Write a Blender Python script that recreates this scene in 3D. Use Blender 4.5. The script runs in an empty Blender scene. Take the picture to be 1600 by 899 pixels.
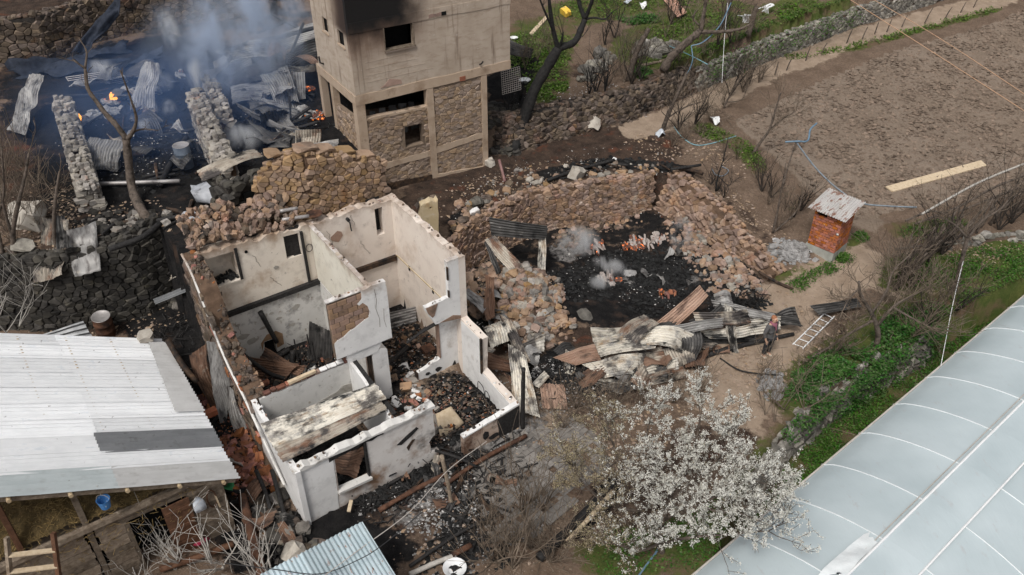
import bpy, bmesh, math, random
import numpy as np
from mathutils import Vector, Matrix, Euler, noise
from mathutils.geometry import tessellate_polygon
R = math.radians
random.seed(7)
S = bpy.context.scene
COL = S.collection
# ---------------------------------------------------------------- camera, sky, sun, exposure
CAM_H, F_PX, PITCH = 19.0, 1319.0, R(35.95)
cam_d = bpy.data.cameras.new('camera'); cam = bpy.data.objects.new('camera', cam_d); COL.objects.link(cam)
cam.location = (0, 0, CAM_H); cam.rotation_euler = (R(90) - PITCH, 0, 0)
cam_d.sensor_width = 36; cam_d.lens = 36 * F_PX / 1600; cam_d.clip_end = 2000; cam_d.clip_start = .1
S.camera = cam
SUN_EL, SUN_AZ = R(56), R(208)          # azimuth from +Y, clockwise
w = bpy.data.worlds.new('World'); S.world = w; w.use_nodes = True
nt = w.node_tree; bg = nt.nodes['Background']; sky = nt.nodes.new('ShaderNodeTexSky'); sky.sky_type = 'NISHITA'
sky.sun_disc = False; sky.sun_elevation = SUN_EL; sky.sun_rotation = SUN_AZ; sky.dust_density = 4; sky.air_density = .7; sky.ozone_density = .6
hsv = nt.nodes.new('ShaderNodeHueSaturation'); hsv.inputs['Saturation'].default_value = .25   # an overcast, greyish sky
nt.links.new(sky.outputs[0], hsv.inputs['Color']); nt.links.new(hsv.outputs[0], bg.inputs['Color']); bg.inputs['Strength'].default_value = .10
sun_d = bpy.data.lights.new('sun', 'SUN'); sun = bpy.data.objects.new('sun', sun_d); COL.objects.link(sun)
sun_d.energy = 1.5; sun_d.angle = R(14); sun_d.color = (1, .965, .91)
sv = Vector((math.sin(SUN_AZ) * math.cos(SUN_EL), math.cos(SUN_AZ) * math.cos(SUN_EL), math.sin(SUN_EL)))
sun.rotation_euler = sv.to_track_quat('Z', 'Y').to_euler()
S.view_settings.view_transform = 'Standard'; S.view_settings.look = 'None'
S.view_settings.exposure = 0.4; S.view_settings.gamma = 1
S.cycles.max_bounces = 6; S.cycles.volume_bounces = 1; S.cycles.transparent_max_bounces = 12
S.cycles.volume_step_rate = 2.0; S.cycles.volume_max_steps = 128

# ---------------------------------------------------------------- measuring helpers
_c, _s = math.cos(PITCH), math.sin(PITCH)
def ray(px, py):
    x = (px - 800) / F_PX; y = (py - 449.5) / F_PX
    return np.array([x, _c - y * _s, -_s - y * _c])
def at(px, py, z=0.):                       # the point of the level plane z seen there
    d = ray(px, py); t = (z - CAM_H) / d[2]
    return Vector((d[0] * t, d[1] * t, z))
def far(px, py, Y):                         # the point at distance Y seen there
    d = ray(px, py); t = Y / d[1]
    return Vector((d[0] * t, Y, CAM_H + d[2] * t))
HA = R(55.3); HO = at(478, 818, 0)
HU = Vector((math.sin(HA), math.cos(HA), 0)); HV = Vector((-math.cos(HA), math.sin(HA), 0))
def hw(u, b, z=0.): return HO + HU * u + HV * b + Vector((0, 0, z))
BA = R(58.2); BF = at(557, 166, 6.15); BF.z = 0
BU = Vector((math.sin(BA), math.cos(BA), 0)); BV = Vector((-math.cos(BA), math.sin(BA), 0))
def bw(u, b, z=0.): return BF + BU * u + BV * b + Vector((0, 0, z))

# ---------------------------------------------------------------- terrain height
def poly_mask(X, Y, poly):
    m = np.zeros(X.shape, bool); n = len(poly)
    for i in range(n):
        x0, y0 = poly[i][0], poly[i][1]; x1, y1 = poly[(i + 1) % n][0], poly[(i + 1) % n][1]
        if y0 == y1: continue
        c = ((y0 > Y) != (y1 > Y)) & (X < (x1 - x0) * (Y - y0) / (y1 - y0) + x0)
        m ^= c
    return m
class TPS:
    def __init__(s, pts):
        P = np.array([[p[0], p[1]] for p in pts]); z = np.array([p[2] for p in pts]); n = len(P)
        D = np.linalg.norm(P[:, None] - P[None], axis=2); K = s.k(D) + np.eye(n) * .6
        A = np.zeros((n + 1, n + 1)); A[:n, :n] = K; A[:n, n] = 1; A[n, :n] = 1
        s.w = np.linalg.solve(A, np.append(z, 0)); s.P = P; s.lo, s.hi = z.min() - .15, z.max() + .3
    def k(s, D): return -D
    def __call__(s, X, Y):
        out = np.full(X.shape, s.w[-1])
        for p, wt in zip(s.P, s.w[:-1]): out = out + wt * s.k(np.hypot(X - p[0], Y - p[1]))
        return np.clip(out, s.lo, s.hi)
C_ = lambda l: [at(*p) for p in l]
mid_pts = C_([(1000,205,2.2),(1120,150,2.3),(1340,55,2.6),(1540,5,2.8),(860,260,2.1),(940,235,2.15),(1050,250,2.0),(1160,230,1.75),(1240,330,1.0),(1200,400,.75),
   (1290,415,.3),(1340,385,.45),(1450,290,.9),(1590,250,.9),(1590,100,1.8),(1400,150,1.6),(1440,470,.1),(1600,455,.1),(1230,480,.1),(1100,560,0),(830,640,0),
   (760,275,2.1),(700,300,2.3),(900,700,0),(700,800,0),(1150,650,0),(1000,800,0),(1250,620,-.1),(1200,540,0),(700,899,0),(1480,440,.25),(1570,400,.55),(1700,300,.9),(1700,60,2.2),(1800,-60,2.8)]) + \
   [hw(-.6,7.5,1.2),hw(-3,9,1.2),hw(-.6,9,1.2),hw(-.6,4,.5),hw(-.6,1,0),hw(-.8,-2,-.1),hw(-5,-2,-.1),hw(-8,8,1.2),hw(3.5,3,0),hw(6.7,3,0),hw(9,3,.1),hw(9,6.5,1.8),hw(8,7.3,2.2),hw(-10,0,0), Vector((60,70,3.5)), Vector((-60,10,0)), Vector((60,10,-2))]
MID = TPS(mid_pts)
up_pts = C_([(150,380,4.4),(60,400,4.3),(235,350,4.4),(130,300,4.5),(200,200,4.5),(300,150,4.5),(450,200,4.35),(500,200,4.3),(450,100,4.6),(20,300,4.7),(0,110,4.9),(150,90,5.0),(300,60,5.0),
   (830,160,3.7),(900,130,3.75),(1000,120,3.6),(1000,50,4.2),(900,30,4.4),(1150,20,4.2),(1300,-10,4.2),(1200,40,3.9),(800,60,4.3),(1000,-60,4.9),(1400,-60,4.6)]) + \
   [hw(1,7.6,4.6),hw(5,7.6,4.5),hw(-1,10.5,4.4),hw(-5,10.8,4.3),bw(2,2,4.2),bw(5,5,4.2),bw(5.5,1,3.2), Vector((-60,30,5)), Vector((-40,80,6)), Vector((40,90,6.5))]
UP = TPS(up_pts)
LW = [at(-300,560,1.2), at(20,524,1.2), at(130,522,1.2), at(240,495,1.2), at(285,463,1.4)]      # left retaining wall, plan of its foot
RWALL = [at(800,243,2.15), at(880,222,2.15), at(985,193,2.2), at(1090,145,2.3), at(1200,95,2.4), at(1340,42,2.6), at(1450,10,2.7), at(1560,-25,2.8), at(1750,-80,3)]
UP_POLY = [LW[0] + Vector((-60,0,0))] + LW + [hw(0,7.25), hw(7.05,7.25), hw(7.6,9), bw(.6,.5), bw(5.3,.5)] + RWALL + [Vector((300,120,0)), Vector((300,500,0)), Vector((-300,500,0)), Vector((-300,24,0))]
BWALL = [at(-250,125,5), at(0,102,5), at(75,92,5), at(170,62,5), at(260,42,5), at(400,25,5), at(560,0,5)]
UP2_POLY = BWALL + [BWALL[-1] + Vector((3,6,0)), Vector((0,500,0)), Vector((-300,500,0)), BWALL[0] + Vector((-200,0,0))]
PA, PB, PC, PD, PE = hw(7.15,6.2), at(830,303,2.05), at(1025,275,2.0), at(1112,340,1.5), at(1195,425,.8)
PA2 = at(745,345,2.05)
PIT = [PA, PA2, PB, PC, PD, PE, at(1180,500,0), at(850,560,0), hw(7.2,1)]
LOWW = [at(1115,930,-.3), at(1180,770,-.3), at(1232,690,-.35), at(1290,632,-.35), at(1385,570,-.3), at(1470,520,-.25), at(1545,478,-.2), at(1660,430,0)]
LOW_POLY = LOWW + [Vector((300,60,0)), Vector((300,-100,0)), Vector((6.0,-100,0)), Vector((5.3,10,0))]
def pull(pts, d):                            # a plan line moved d to its left
    out = []
    for i, p in enumerate(pts):
        a = pts[max(i-1, 0)]; b = pts[min(i+1, len(pts)-1)]; t = Vector((b[0]-a[0], b[1]-a[1], 0)).normalized(); out.append(Vector((p[0]-t.y*d, p[1]+t.x*d, p[2])))
    return out
UP_POLY = [LW[0] + Vector((-60,.45,0))] + pull(LW, .5) + [hw(0,7.45), hw(7.05,7.75), hw(7.6,9), bw(.6,.5), bw(5.3,.5)] + pull(RWALL[:4], .85) + pull(RWALL[3:], .55) + [Vector((300,120,0)), Vector((300,500,0)), Vector((-300,500,0)), Vector((-300,24,0))]
UP2_POLY = pull(BWALL, .4) + [BWALL[-1] + Vector((3,6,0)), Vector((0,500,0)), Vector((-300,500,0)), BWALL[0] + Vector((-200,0,0))]
PIT = [PA] + pull([PA, PA2, PB, PC], .4)[1:] + pull([PC, PD, PE], .75) + [at(1180,500,0), at(850,560,0), hw(7.2,1)]
LOW_POLY = pull(LOWW, .3) + [Vector((300,60,0)), Vector((300,-100,0)), Vector((6.0,-100,0)), Vector((5.3,10,0))]
def hv(X, Y):
    X = np.asarray(X, float); Y = np.asarray(Y, float)
    z = MID(X, Y)
    m = poly_mask(X, Y, PIT)
    if m.any():
        zz = np.zeros(X.shape)
        for (px, py, zc, r, a) in [(820,480,.3,1.7,1.0),(800,440,.3,1.2,.7),(1120,420,.3,1.3,.75),(1170,455,0,1.2,.4),(880,365,.3,1.0,.35),(1010,330,.3,1.0,.4),(1070,360,.3,1.1,.6)]:
            p = at(px, py, zc); zz += a * np.exp(-((X - p.x) ** 2 + (Y - p.y) ** 2) / r ** 2)
        dU = (X - HO.x) * HU.x + (Y - HO.y) * HU.y; dB = (X - HO.x) * HV.x + (Y - HO.y) * HV.y
        sl = np.clip((dB - 2.2) / 4.5, 0, 1) * np.clip((9.6 - dU) / 1.6, 0, 1); zz = np.maximum(zz, 1.9 * sl)
        z = np.where(m, zz, z)
    m = poly_mask(X, Y, LOW_POLY)
    if m.any():
        z = np.where(m, -1.55, z)
    dU = (X - HO.x) * HU.x + (Y - HO.y) * HU.y; dB = (X - HO.x) * HV.x + (Y - HO.y) * HV.y
    m = (dU > .08) & (dU < 6.9) & (dB > 2.8) & (dB < 7.1); z = np.where(m, .42, z)
    m = (dU > .08) & (dU < 6.9) & (dB > .08) & (dB <= 2.8); z = np.where(m, .22, z)
    m = poly_mask(X, Y, UP_POLY)
    if m.any(): z = np.where(m, UP(X, Y), z)
    m = poly_mask(X, Y, UP2_POLY)
    if m.any(): z = np.where(m, 6.9, z)
    return z
def h(x, y): return float(hv(np.array([x]), np.array([y]))[0])
def G(px, py, lift=0.):                     # the ground point seen there
    d = ray(px, py); t = np.linspace(8, 110, 2400); X = d[0] * t; Y = d[1] * t; Z = CAM_H + d[2] * t
    hh = hv(X, Y); k = int(np.argmax(Z < hh)); 
    return Vector((X[k], Y[k], hh[k] + lift))
def GL(px, py, lift=0.): return G(px, py, lift)

# ---------------------------------------------------------------- mesh helpers
def link(o, parent=None):
    COL.objects.link(o)
    if parent is not None: o.parent = parent
    return o
def tag(o, label=None, cat=None, group=None, kind=None):
    if label: o['label'] = label
    if cat: o['category'] = cat
    if group: o['group'] = group
    if kind: o['kind'] = kind
    return o
def obj(name, vf, m, parent=None, smooth=False, loc=None):
    me = bpy.data.meshes.new(name); me.from_pydata([tuple(v) for v in vf[0]], [], [tuple(f) for f in vf[1]])
    if m is not None: me.materials.append(MAT[m] if isinstance(m, str) else m)
    if smooth: me.polygons.foreach_set('use_smooth', [True] * len(me.polygons))
    if hasattr(vf, 'uv'):
        ul = me.uv_layers.new(name='flat'); vi = np.empty(len(me.loops), np.int32); me.loops.foreach_get('vertex_index', vi); ul.data.foreach_set('uv', np.array(vf.uv, np.float32)[vi].ravel())
    me.update()
    o = bpy.data.objects.new(name, me); link(o, parent)
    if loc is not None: o.location = loc
    return o
def thing(name, label, cat, loc=(0, 0, 0), rz=0., group=None):
    o = bpy.data.objects.new(name, None); link(o); o.location = loc; o.rotation_euler = (0, 0, rz); o.empty_display_size = .2
    return tag(o, label, cat, group)
def add(a, b):
    n = len(a[0]); a[0].extend(b[0]); a[1].extend([tuple(i + n for i in f) for f in b[1]]); return a
def new(): return ([], [])
def box(x0, x1, y0, y1, z0, z1):
    return ([Vector(p) for p in [(x0,y0,z0),(x1,y0,z0),(x1,y1,z0),(x0,y1,z0),(x0,y0,z1),(x1,y0,z1),(x1,y1,z1),(x0,y1,z1)]],
            [(0,3,2,1),(4,5,6,7),(0,1,5,4),(1,2,6,5),(2,3,7,6),(3,0,4,7)])
def beam(a, b, w_, t, up=(0, 0, 1), jit=0.):       # a squared timber from a to b
    a, b = Vector(a), Vector(b); d = (b - a).normalized(); s = d.cross(Vector(up))
    if s.length < 1e-3: s = d.cross(Vector((1, 0, 0)))
    s.normalize(); n = s.cross(d); n.normalize(); vs = []
    for p in (a, b):
        for i, j in ((-1,-1),(1,-1),(1,1),(-1,1)):
            vs.append(p + s * (i * w_ / 2) + n * (j * t / 2) + Vector((random.uniform(-jit,jit), random.uniform(-jit,jit), random.uniform(-jit,jit))))
    return (vs, [(0,1,2,3),(7,6,5,4),(0,4,5,1),(1,5,6,2),(2,6,7,3),(3,7,4,0)])
def tube(pts, rad, n=6, cap=True):
    pts = [Vector(p) for p in pts]; k = len(pts)
    if not hasattr(rad, '__len__'): rad = [rad] * k
    vs = []; fs = []; prev = None
    for i, p in enumerate(pts):
        d = pts[min(i + 1, k - 1)] - pts[max(i - 1, 0)]
        d = d.normalized() if d.length > 1e-9 else Vector((0, 0, 1))
        if prev is None:
            s = d.orthogonal().normalized()
        else:
            s = prev - d * prev.dot(d)
            s = s.normalized() if s.length > 1e-6 else d.orthogonal().normalized()
        prev = s; t = d.cross(s)
        for j in range(n):
            a = 2 * math.pi * j / n; vs.append(p + s * (math.cos(a) * rad[i]) + t * (math.sin(a) * rad[i]))
    for i in range(k - 1):
        for j in range(n): fs.append((i*n+j, i*n+(j+1)%n, (i+1)*n+(j+1)%n, (i+1)*n+j))
    if cap: fs.append(tuple(range(n-1, -1, -1))); fs.append(tuple((k-1)*n + j for j in range(n)))
    return (vs, fs)
def lathe(prof, n=18, wob=0.):
    vs = []; fs = []; k = len(prof)
    for r, z in prof:
        for j in range(n):
            a = 2 * math.pi * j / n; q = r * (1 + random.uniform(-wob, wob)); vs.append(Vector((q * math.cos(a), q * math.sin(a), z)))
    for i in range(k - 1):
        for j in range(n): fs.append((i*n+j, i*n+(j+1)%n, (i+1)*n+(j+1)%n, (i+1)*n+j))
    return (vs, fs)
def smooth_line(pts, per=6):                 # Catmull-Rom through the points
    pts = [Vector(p) for p in pts]
    if len(pts) < 3: 
        return [pts[0].lerp(pts[1], i / per) for i in range(per + 1)]
    P = [pts[0] * 2 - pts[1]] + pts + [pts[-1] * 2 - pts[-2]]; out = []
    for i in range(1, len(P) - 2):
        a, b, c, d = P[i-1], P[i], P[i+1], P[i+2]
        for k in range(per):
            t = k / per
            out.append(.5 * ((2*b) + (c-a)*t + (2*a-5*b+4*c-d)*t*t + (3*b-a-3*c+d)*t**3))
    out.append(pts[-1]); return out
def jag(p, q, n, amp):                       # a broken edge between two (s, z) points
    out = []
    for i in range(n + 1):
        t = i / n; e = 0 if i in (0, n) else amp
        out.append((p[0] + (q[0]-p[0])*t + random.uniform(-e, e)*.5, p[1] + (q[1]-p[1])*t + random.uniform(-e, e)))
    return out
def panel(axis, c, th, outline, holes=()):   # wall slab: outline in (s, z); faces at c and c+th along the other axis
    loops = [outline] + list(holes); flat = [p for l in loops for p in l]; n = len(flat)
    tri = tessellate_polygon([[Vector((p[0], p[1], 0)) for p in l] for l in loops])
    P = (lambda s, z, d: Vector((s, d, z))) if axis == 'x' else (lambda s, z, d: Vector((d, s, z)))
    vs = [P(p[0], p[1], c) for p in flat] + [P(p[0], p[1], c + th) for p in flat]
    fs = [tuple(t) for t in tri] + [(t[2]+n, t[1]+n, t[0]+n) for t in tri]
    k = 0
    for l in loops:
        m = len(l)
        for i in range(m): a, b = k + i, k + (i + 1) % m; fs.append((a, b, b + n, a + n))
        k += m
    return fixn(vs, fs)
def fixn(vs, fs):
    bm = bmesh.new(); bv = [bm.verts.new(v) for v in vs]
    for f in fs:
        try: bm.faces.new([bv[i] for i in f])
        except ValueError: pass
    bmesh.ops.recalc_face_normals(bm, faces=bm.faces); bm.verts.index_update()
    out = ([v.co.copy() for v in bm.verts], [tuple(v.index for v in f.verts) for f in bm.faces]); bm.free(); return out
# rocks: a few shapes, shared by every stone of one material
PROTO = []
for k in range(8):
    random.seed(100 + k); bm = bmesh.new(); bmesh.ops.create_cube(bm, size=2); bmesh.ops.subdivide_edges(bm, edges=bm.edges, cuts=1, use_grid_fill=True)
    for v in bm.verts:
        q = v.co.normalized() * 1.14; v.co = v.co.lerp(q, .45) + Vector([random.uniform(-.26, .26) for _ in range(3)])
    bm.verts.index_update(); PROTO.append((np.array([v.co[:] for v in bm.verts]), [tuple(v.index for v in f.verts) for f in bm.faces])); bm.free()
BLOCK = []
for k in range(4):
    random.seed(200 + k); bm = bmesh.new(); bmesh.ops.create_cube(bm, size=2); bmesh.ops.bevel(bm, geom=bm.edges, offset=.12, segments=1, affect='EDGES')
    for v in bm.verts: v.co += Vector([random.uniform(-.04, .04) for _ in range(3)])
    bm.verts.index_update(); BLOCK.append((np.array([v.co[:] for v in bm.verts]), [tuple(v.index for v in f.verts) for f in bm.faces])); bm.free()
random.seed(7)
_pm = {}
def proto_mesh(kind, k, m, smooth=False):
    key = (kind, k, m)
    if key not in _pm:
        vs, fs = (PROTO if kind == 'rock' else BLOCK)[k]
        me = bpy.data.meshes.new('stone_shape' if kind == 'rock' else 'block_shape'); me.from_pydata([tuple(v) for v in vs], [], fs); me.materials.append(MAT[m]); me.update(); _pm[key] = me
    return _pm[key]
def put(name, tr, m, parent=None, kind='rock'):
    loc, rot, sc, k = tr[:4]
    if len(tr) > 4:
        me = bpy.data.meshes.new(name); me.from_pydata([tuple(v) for v in tr[4][0]], [], tr[4][1]); me.materials.append(MAT[m]); me.update()
        o = bpy.data.objects.new(name, me); COL.objects.link(o); o.parent = parent; o.location = loc; return o
    o = bpy.data.objects.new(name, proto_mesh(kind, k % (8 if kind == 'rock' else 4), m)); COL.objects.link(o)
    if parent is not None: o.parent = parent
    o.location = loc; o.rotation_euler = rot; o.scale = sc; return o
def merged(name, trs, m, parent=None, kind='rock', stuff=True):
    V = []; F = []; n = 0
    for tr in trs:
        loc, rot, sc, k = tr[:4]
        if len(tr) > 4:
            V.append(np.array([v[:] for v in tr[4][0]]) + np.array(loc)[None, :]); F.extend([tuple(i + n for i in f) for f in tr[4][1]]); n += len(tr[4][0]); continue
        vs, fs = (PROTO if kind == 'rock' else BLOCK)[k % (8 if kind == 'rock' else 4)]
        Mx = np.array(Euler(rot).to_matrix()) * np.array(sc)[None, :]
        V.append(vs @ Mx.T + np.array(loc)[None, :]); F.extend([tuple(i + n for i in f) for f in fs]); n += len(vs)
    if not V: return None
    me = bpy.data.meshes.new(name); me.from_pydata(np.concatenate(V).tolist(), [], F); me.materials.append(MAT[m]); me.update()
    o = bpy.data.objects.new(name, me); link(o, parent)
    if stuff: o['kind'] = 'stuff'
    return o
def clip(poly, nx, ny, d):                   # keep the side nx*x + ny*y <= d
    out = []; n = len(poly)
    for i in range(n):
        p, q = poly[i], poly[(i+1) % n]; dp = nx*p[0]+ny*p[1]-d; dq = nx*q[0]+ny*q[1]-d
        if dp <= 0: out.append(p)
        if (dp < 0) != (dq < 0) and dp != dq: t = dp/(dp-dq); out.append((p[0]+(q[0]-p[0])*t, p[1]+(q[1]-p[1])*t))
    return out
def courses(path, size, aspect=1.35, depth=.2, holes=(), tilt=6, seed=1, gap=.93, flip=False, batter=0., ragged=0.):
    # rubble masonry: irregular fitted stones over the face of a wall; path: (x, y, z foot, z top)
    rnd = random.Random(seed); out = []
    seg = [math.hypot(path[i+1][0]-path[i][0], path[i+1][1]-path[i][1]) for i in range(len(path)-1)]; L = sum(seg)
    def look(s):
        for i, l in enumerate(seg):
            if s <= l or i == len(seg) - 1:
                t = s / l if i in (0, len(seg)-1) else min(max(s / l, 0), 1); a, b = path[i], path[i+1]
                if i == 0: t = min(t, 1)
                if i == len(seg)-1: t = max(t, 0) if i else t
                return [a[j] + (b[j]-a[j]) * t for j in range(4)], math.atan2(b[1]-a[1], b[0]-a[0])
            s -= l
    zlo = min(p[2] for p in path) - size; zhi = max(p[3] for p in path) + size; du = size * aspect; ni = int(L / du) + 4; nj = int((zhi - zlo) / size) + 3; S_ = {}
    for i in range(-1, ni):
        for j in range(-1, nj):
            if rnd.random() > .22: S_[i, j] = ((i + .5 + rnd.uniform(-.5, .5) + (.5 if j % 2 else 0)) , (j + .5 + rnd.uniform(-.44, .44)))
    for (i, j), c in S_.items():
        s0 = c[0] * du - du; zc = zlo + c[1] * size
        if s0 < 0 or s0 > L: continue
        q, ang = look(s0)
        if zc < q[2] - size * .3 or zc + size * .3 > q[3] + rnd.uniform(-ragged, ragged): continue
        if any(a0 - du*.3 < s0 < b0 + du*.3 and c0 - size*.3 < zc < d0 + size*.3 for a0, b0, c0, d0 in holes): continue
        poly = [(c[0]-1.1, c[1]-.95), (c[0]+1.1, c[1]-.95), (c[0]+1.1, c[1]+.95), (c[0]-1.1, c[1]+.95)]
        for di in (-2, -1, 0, 1, 2):
            for dj in (-2, -1, 0, 1, 2):
                o = S_.get((i+di, j+dj))
                if o is None or (di == 0 and dj == 0): continue
                nx, ny = o[0]-c[0], o[1]-c[1]; poly = clip(poly, nx, ny, (o[0]**2+o[1]**2-c[0]**2-c[1]**2)/2)
                if len(poly) < 3: break
            if len(poly) < 3: break
        if len(poly) < 3: continue
        mx = sum(p[0] for p in poly)/len(poly); my = sum(p[1] for p in poly)/len(poly); g = min(.985, gap * rnd.uniform(1.0, 1.05)); dp = depth * rnd.uniform(.28, .55); k = len(poly)
        ring = [((mx+(p[0]-mx)*g)*du - du, zlo + (my+(p[1]-my)*g)*size) for p in poly]; cs, cz = mx*du - du, zlo + my*size
        tx, tz = math.tan(R(rnd.uniform(-tilt, tilt))), math.tan(R(rnd.uniform(-tilt, tilt)))
        Q, ang = look(min(max(cs, 0), L)); tg = (math.cos(ang), math.sin(ang)); nn = (math.sin(ang), -math.cos(ang)) if not flip else (-math.sin(ang), math.cos(ang))
        org = Vector((Q[0], Q[1], cz)) - Vector((nn[0], nn[1], 0)) * (batter * (cz - Q[2])); vs = []
        def P3(s, z, d): return Vector((tg[0]*(s-cs) + nn[0]*d, tg[1]*(s-cs) + nn[1]*d, z-cz))
        for f, d in ((1., -depth*.5), (1., dp*.55), (.84, dp)):
            for (s, z) in ring:
                s2, z2 = cs+(s-cs)*f, cz+(z-cz)*f; e = rnd.uniform(-.06, .06)*size
                vs.append(P3(s2, z2, (d if d < 0 else d + tx*(s2-cs) + tz*(z2-cz) + e*.5)))
        fs = []
        for r in (0, 1):
            for m in range(k): fs.append((r*k+m, r*k+(m+1) % k, (r+1)*k+(m+1) % k, (r+1)*k+m))
        fs.append(tuple(2*k+m for m in range(k)))
        ws = max(p[0] for p in ring)-min(p[0] for p in ring); hs_ = max(p[1] for p in ring)-min(p[1] for p in ring)
        fs = [f[::-1] for f in fs] if flip else fs
        out.append((org, (0, 0, 0), (ws/2, depth/2, hs_/2), rnd.randrange(8), (vs, fs)))
    return out
def core(path, th, drop=.1, flip=False, lower=.06, batter=0.):   # solid body of a wall behind its facing stones
    vs = []; fs = []; n = len(path); base = []
    for i, p in enumerate(path):
        a = path[max(i-1, 0)]; b = path[min(i+1, n-1)]; ang = math.atan2(b[1]-a[1], b[0]-a[0])
        nx, ny = (-math.sin(ang), math.cos(ang)) if not flip else (math.sin(ang), -math.cos(ang))
        bt = batter * (p[3] - p[2])
        vs += [Vector((p[0], p[1], p[2]-drop)), Vector((p[0]+nx*bt, p[1]+ny*bt, p[3]-lower)), Vector((p[0]+nx*(th+bt), p[1]+ny*(th+bt), p[3]-lower)), Vector((p[0]+nx*(th+bt), p[1]+ny*(th+bt), p[2]-drop))]
    for i in range(n - 1):
        for j in range(4): fs.append((i*4+j, i*4+(j+1) % 4, (i+1)*4+(j+1) % 4, (i+1)*4+j))
    fs.append((0,1,2,3)); fs.append(tuple((n-1)*4+j for j in (3,2,1,0)))
    return fixn(vs, fs)
def stone_wall(name, label, path, size, m, m_core, th=.4, n_parts=250, parent=None, part='stone', depth=.26, cap=True, **kw):
    flip = kw.get('flip', False); bt = kw.get('batter', 0.)
    t = parent if parent is not None else tag(thing(name, label, 'wall'), kind='thing')
    obj('core', core(path, th, flip=flip, batter=bt), m_core, t)
    trs = courses(path, size, depth=depth, **kw)
    trs.sort(key=lambda q: -q[2][0] * q[2][2])
    if cap:                                   # loose stones along the top
        rnd = random.Random(len(trs)); 
        for i in range(len(path) - 1):
            a, b = path[i], path[i+1]; L = math.hypot(b[0]-a[0], b[1]-a[1]); ang = math.atan2(b[1]-a[1], b[0]-a[0])
            nx, ny = (-math.sin(ang), math.cos(ang)) if not flip else (math.sin(ang), -math.cos(ang)); s = 0
            while s < L:
                wd = size * rnd.uniform(.8, 1.7)
                for row in range(max(1, int(th / (size*1.1)))):
                    f = min((s + wd/2) / L, 1); d = (row + .5) * size * 1.1 + rnd.uniform(-.04, .04) + bt * (a[3]-a[2])
                    trs.append(((a[0]+(b[0]-a[0])*f + nx*d, a[1]+(b[1]-a[1])*f + ny*d, a[3]+(b[3]-a[3])*f + rnd.uniform(-.08, .04)), (rnd.uniform(-.2,.2), rnd.uniform(-.2,.2), ang + rnd.uniform(-.5,.5)), (wd/2, size*.5*rnd.uniform(.8,1.2), size*.4*rnd.uniform(.7,1.3)), rnd.randrange(8)))
                s += wd
    for q in trs[:n_parts]: put(part, q, m, t)
    if len(trs) > n_parts: merged('small_stones', trs[n_parts:], m, t)
    return t
# ---------------------------------------------------------------- materials (all procedural)
MAT = {}
def nodes(name):
    m = bpy.data.materials.new(name); m.use_nodes = True; t = m.node_tree; MAT[name] = m
    return m, t, t.nodes['Principled BSDF']
def N(t, kind, **kw):
    n = t.nodes.new('ShaderNode' + kind)
    for k, v in kw.items():
        if k in n.inputs: n.inputs[k].default_value = v
        else: setattr(n, k, v)
    return n
def pos_of(t, coords, stretch):
    if coords == 'World': src = N(t, 'NewGeometry').outputs['Position']
    else: src = N(t, 'TexCoord').outputs['Object']
    if stretch:
        mp = N(t, 'Mapping'); mp.inputs['Scale'].default_value = stretch; t.links.new(src, mp.inputs['Vector']); return mp.outputs[0]
    return src
def noise_fac(t, pos, scale, detail=5, rough=.6, lo=.35, hi=.65, dist=0.):
    n = N(t, 'TexNoise', Scale=scale, Detail=detail, Roughness=rough, Distortion=dist); t.links.new(pos, n.inputs['Vector'])
    r = N(t, 'MapRange'); r.inputs['From Min'].default_value = lo; r.inputs['From Max'].default_value = hi; r.clamp = True
    t.links.new(n.outputs['Fac'], r.inputs['Value']); return r.outputs[0]
def mix(t, fac, a, b, mode='MIX'):
    m = N(t, 'Mix', data_type='RGBA', blend_type=mode)
    for s, v in ((0, fac), (6, a), (7, b)):
        if hasattr(v, 'links'): t.links.new(v, m.inputs[s])
        else: m.inputs[s].default_value = (v if s == 0 else (*v, 1))
    return m.outputs[2]
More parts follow.
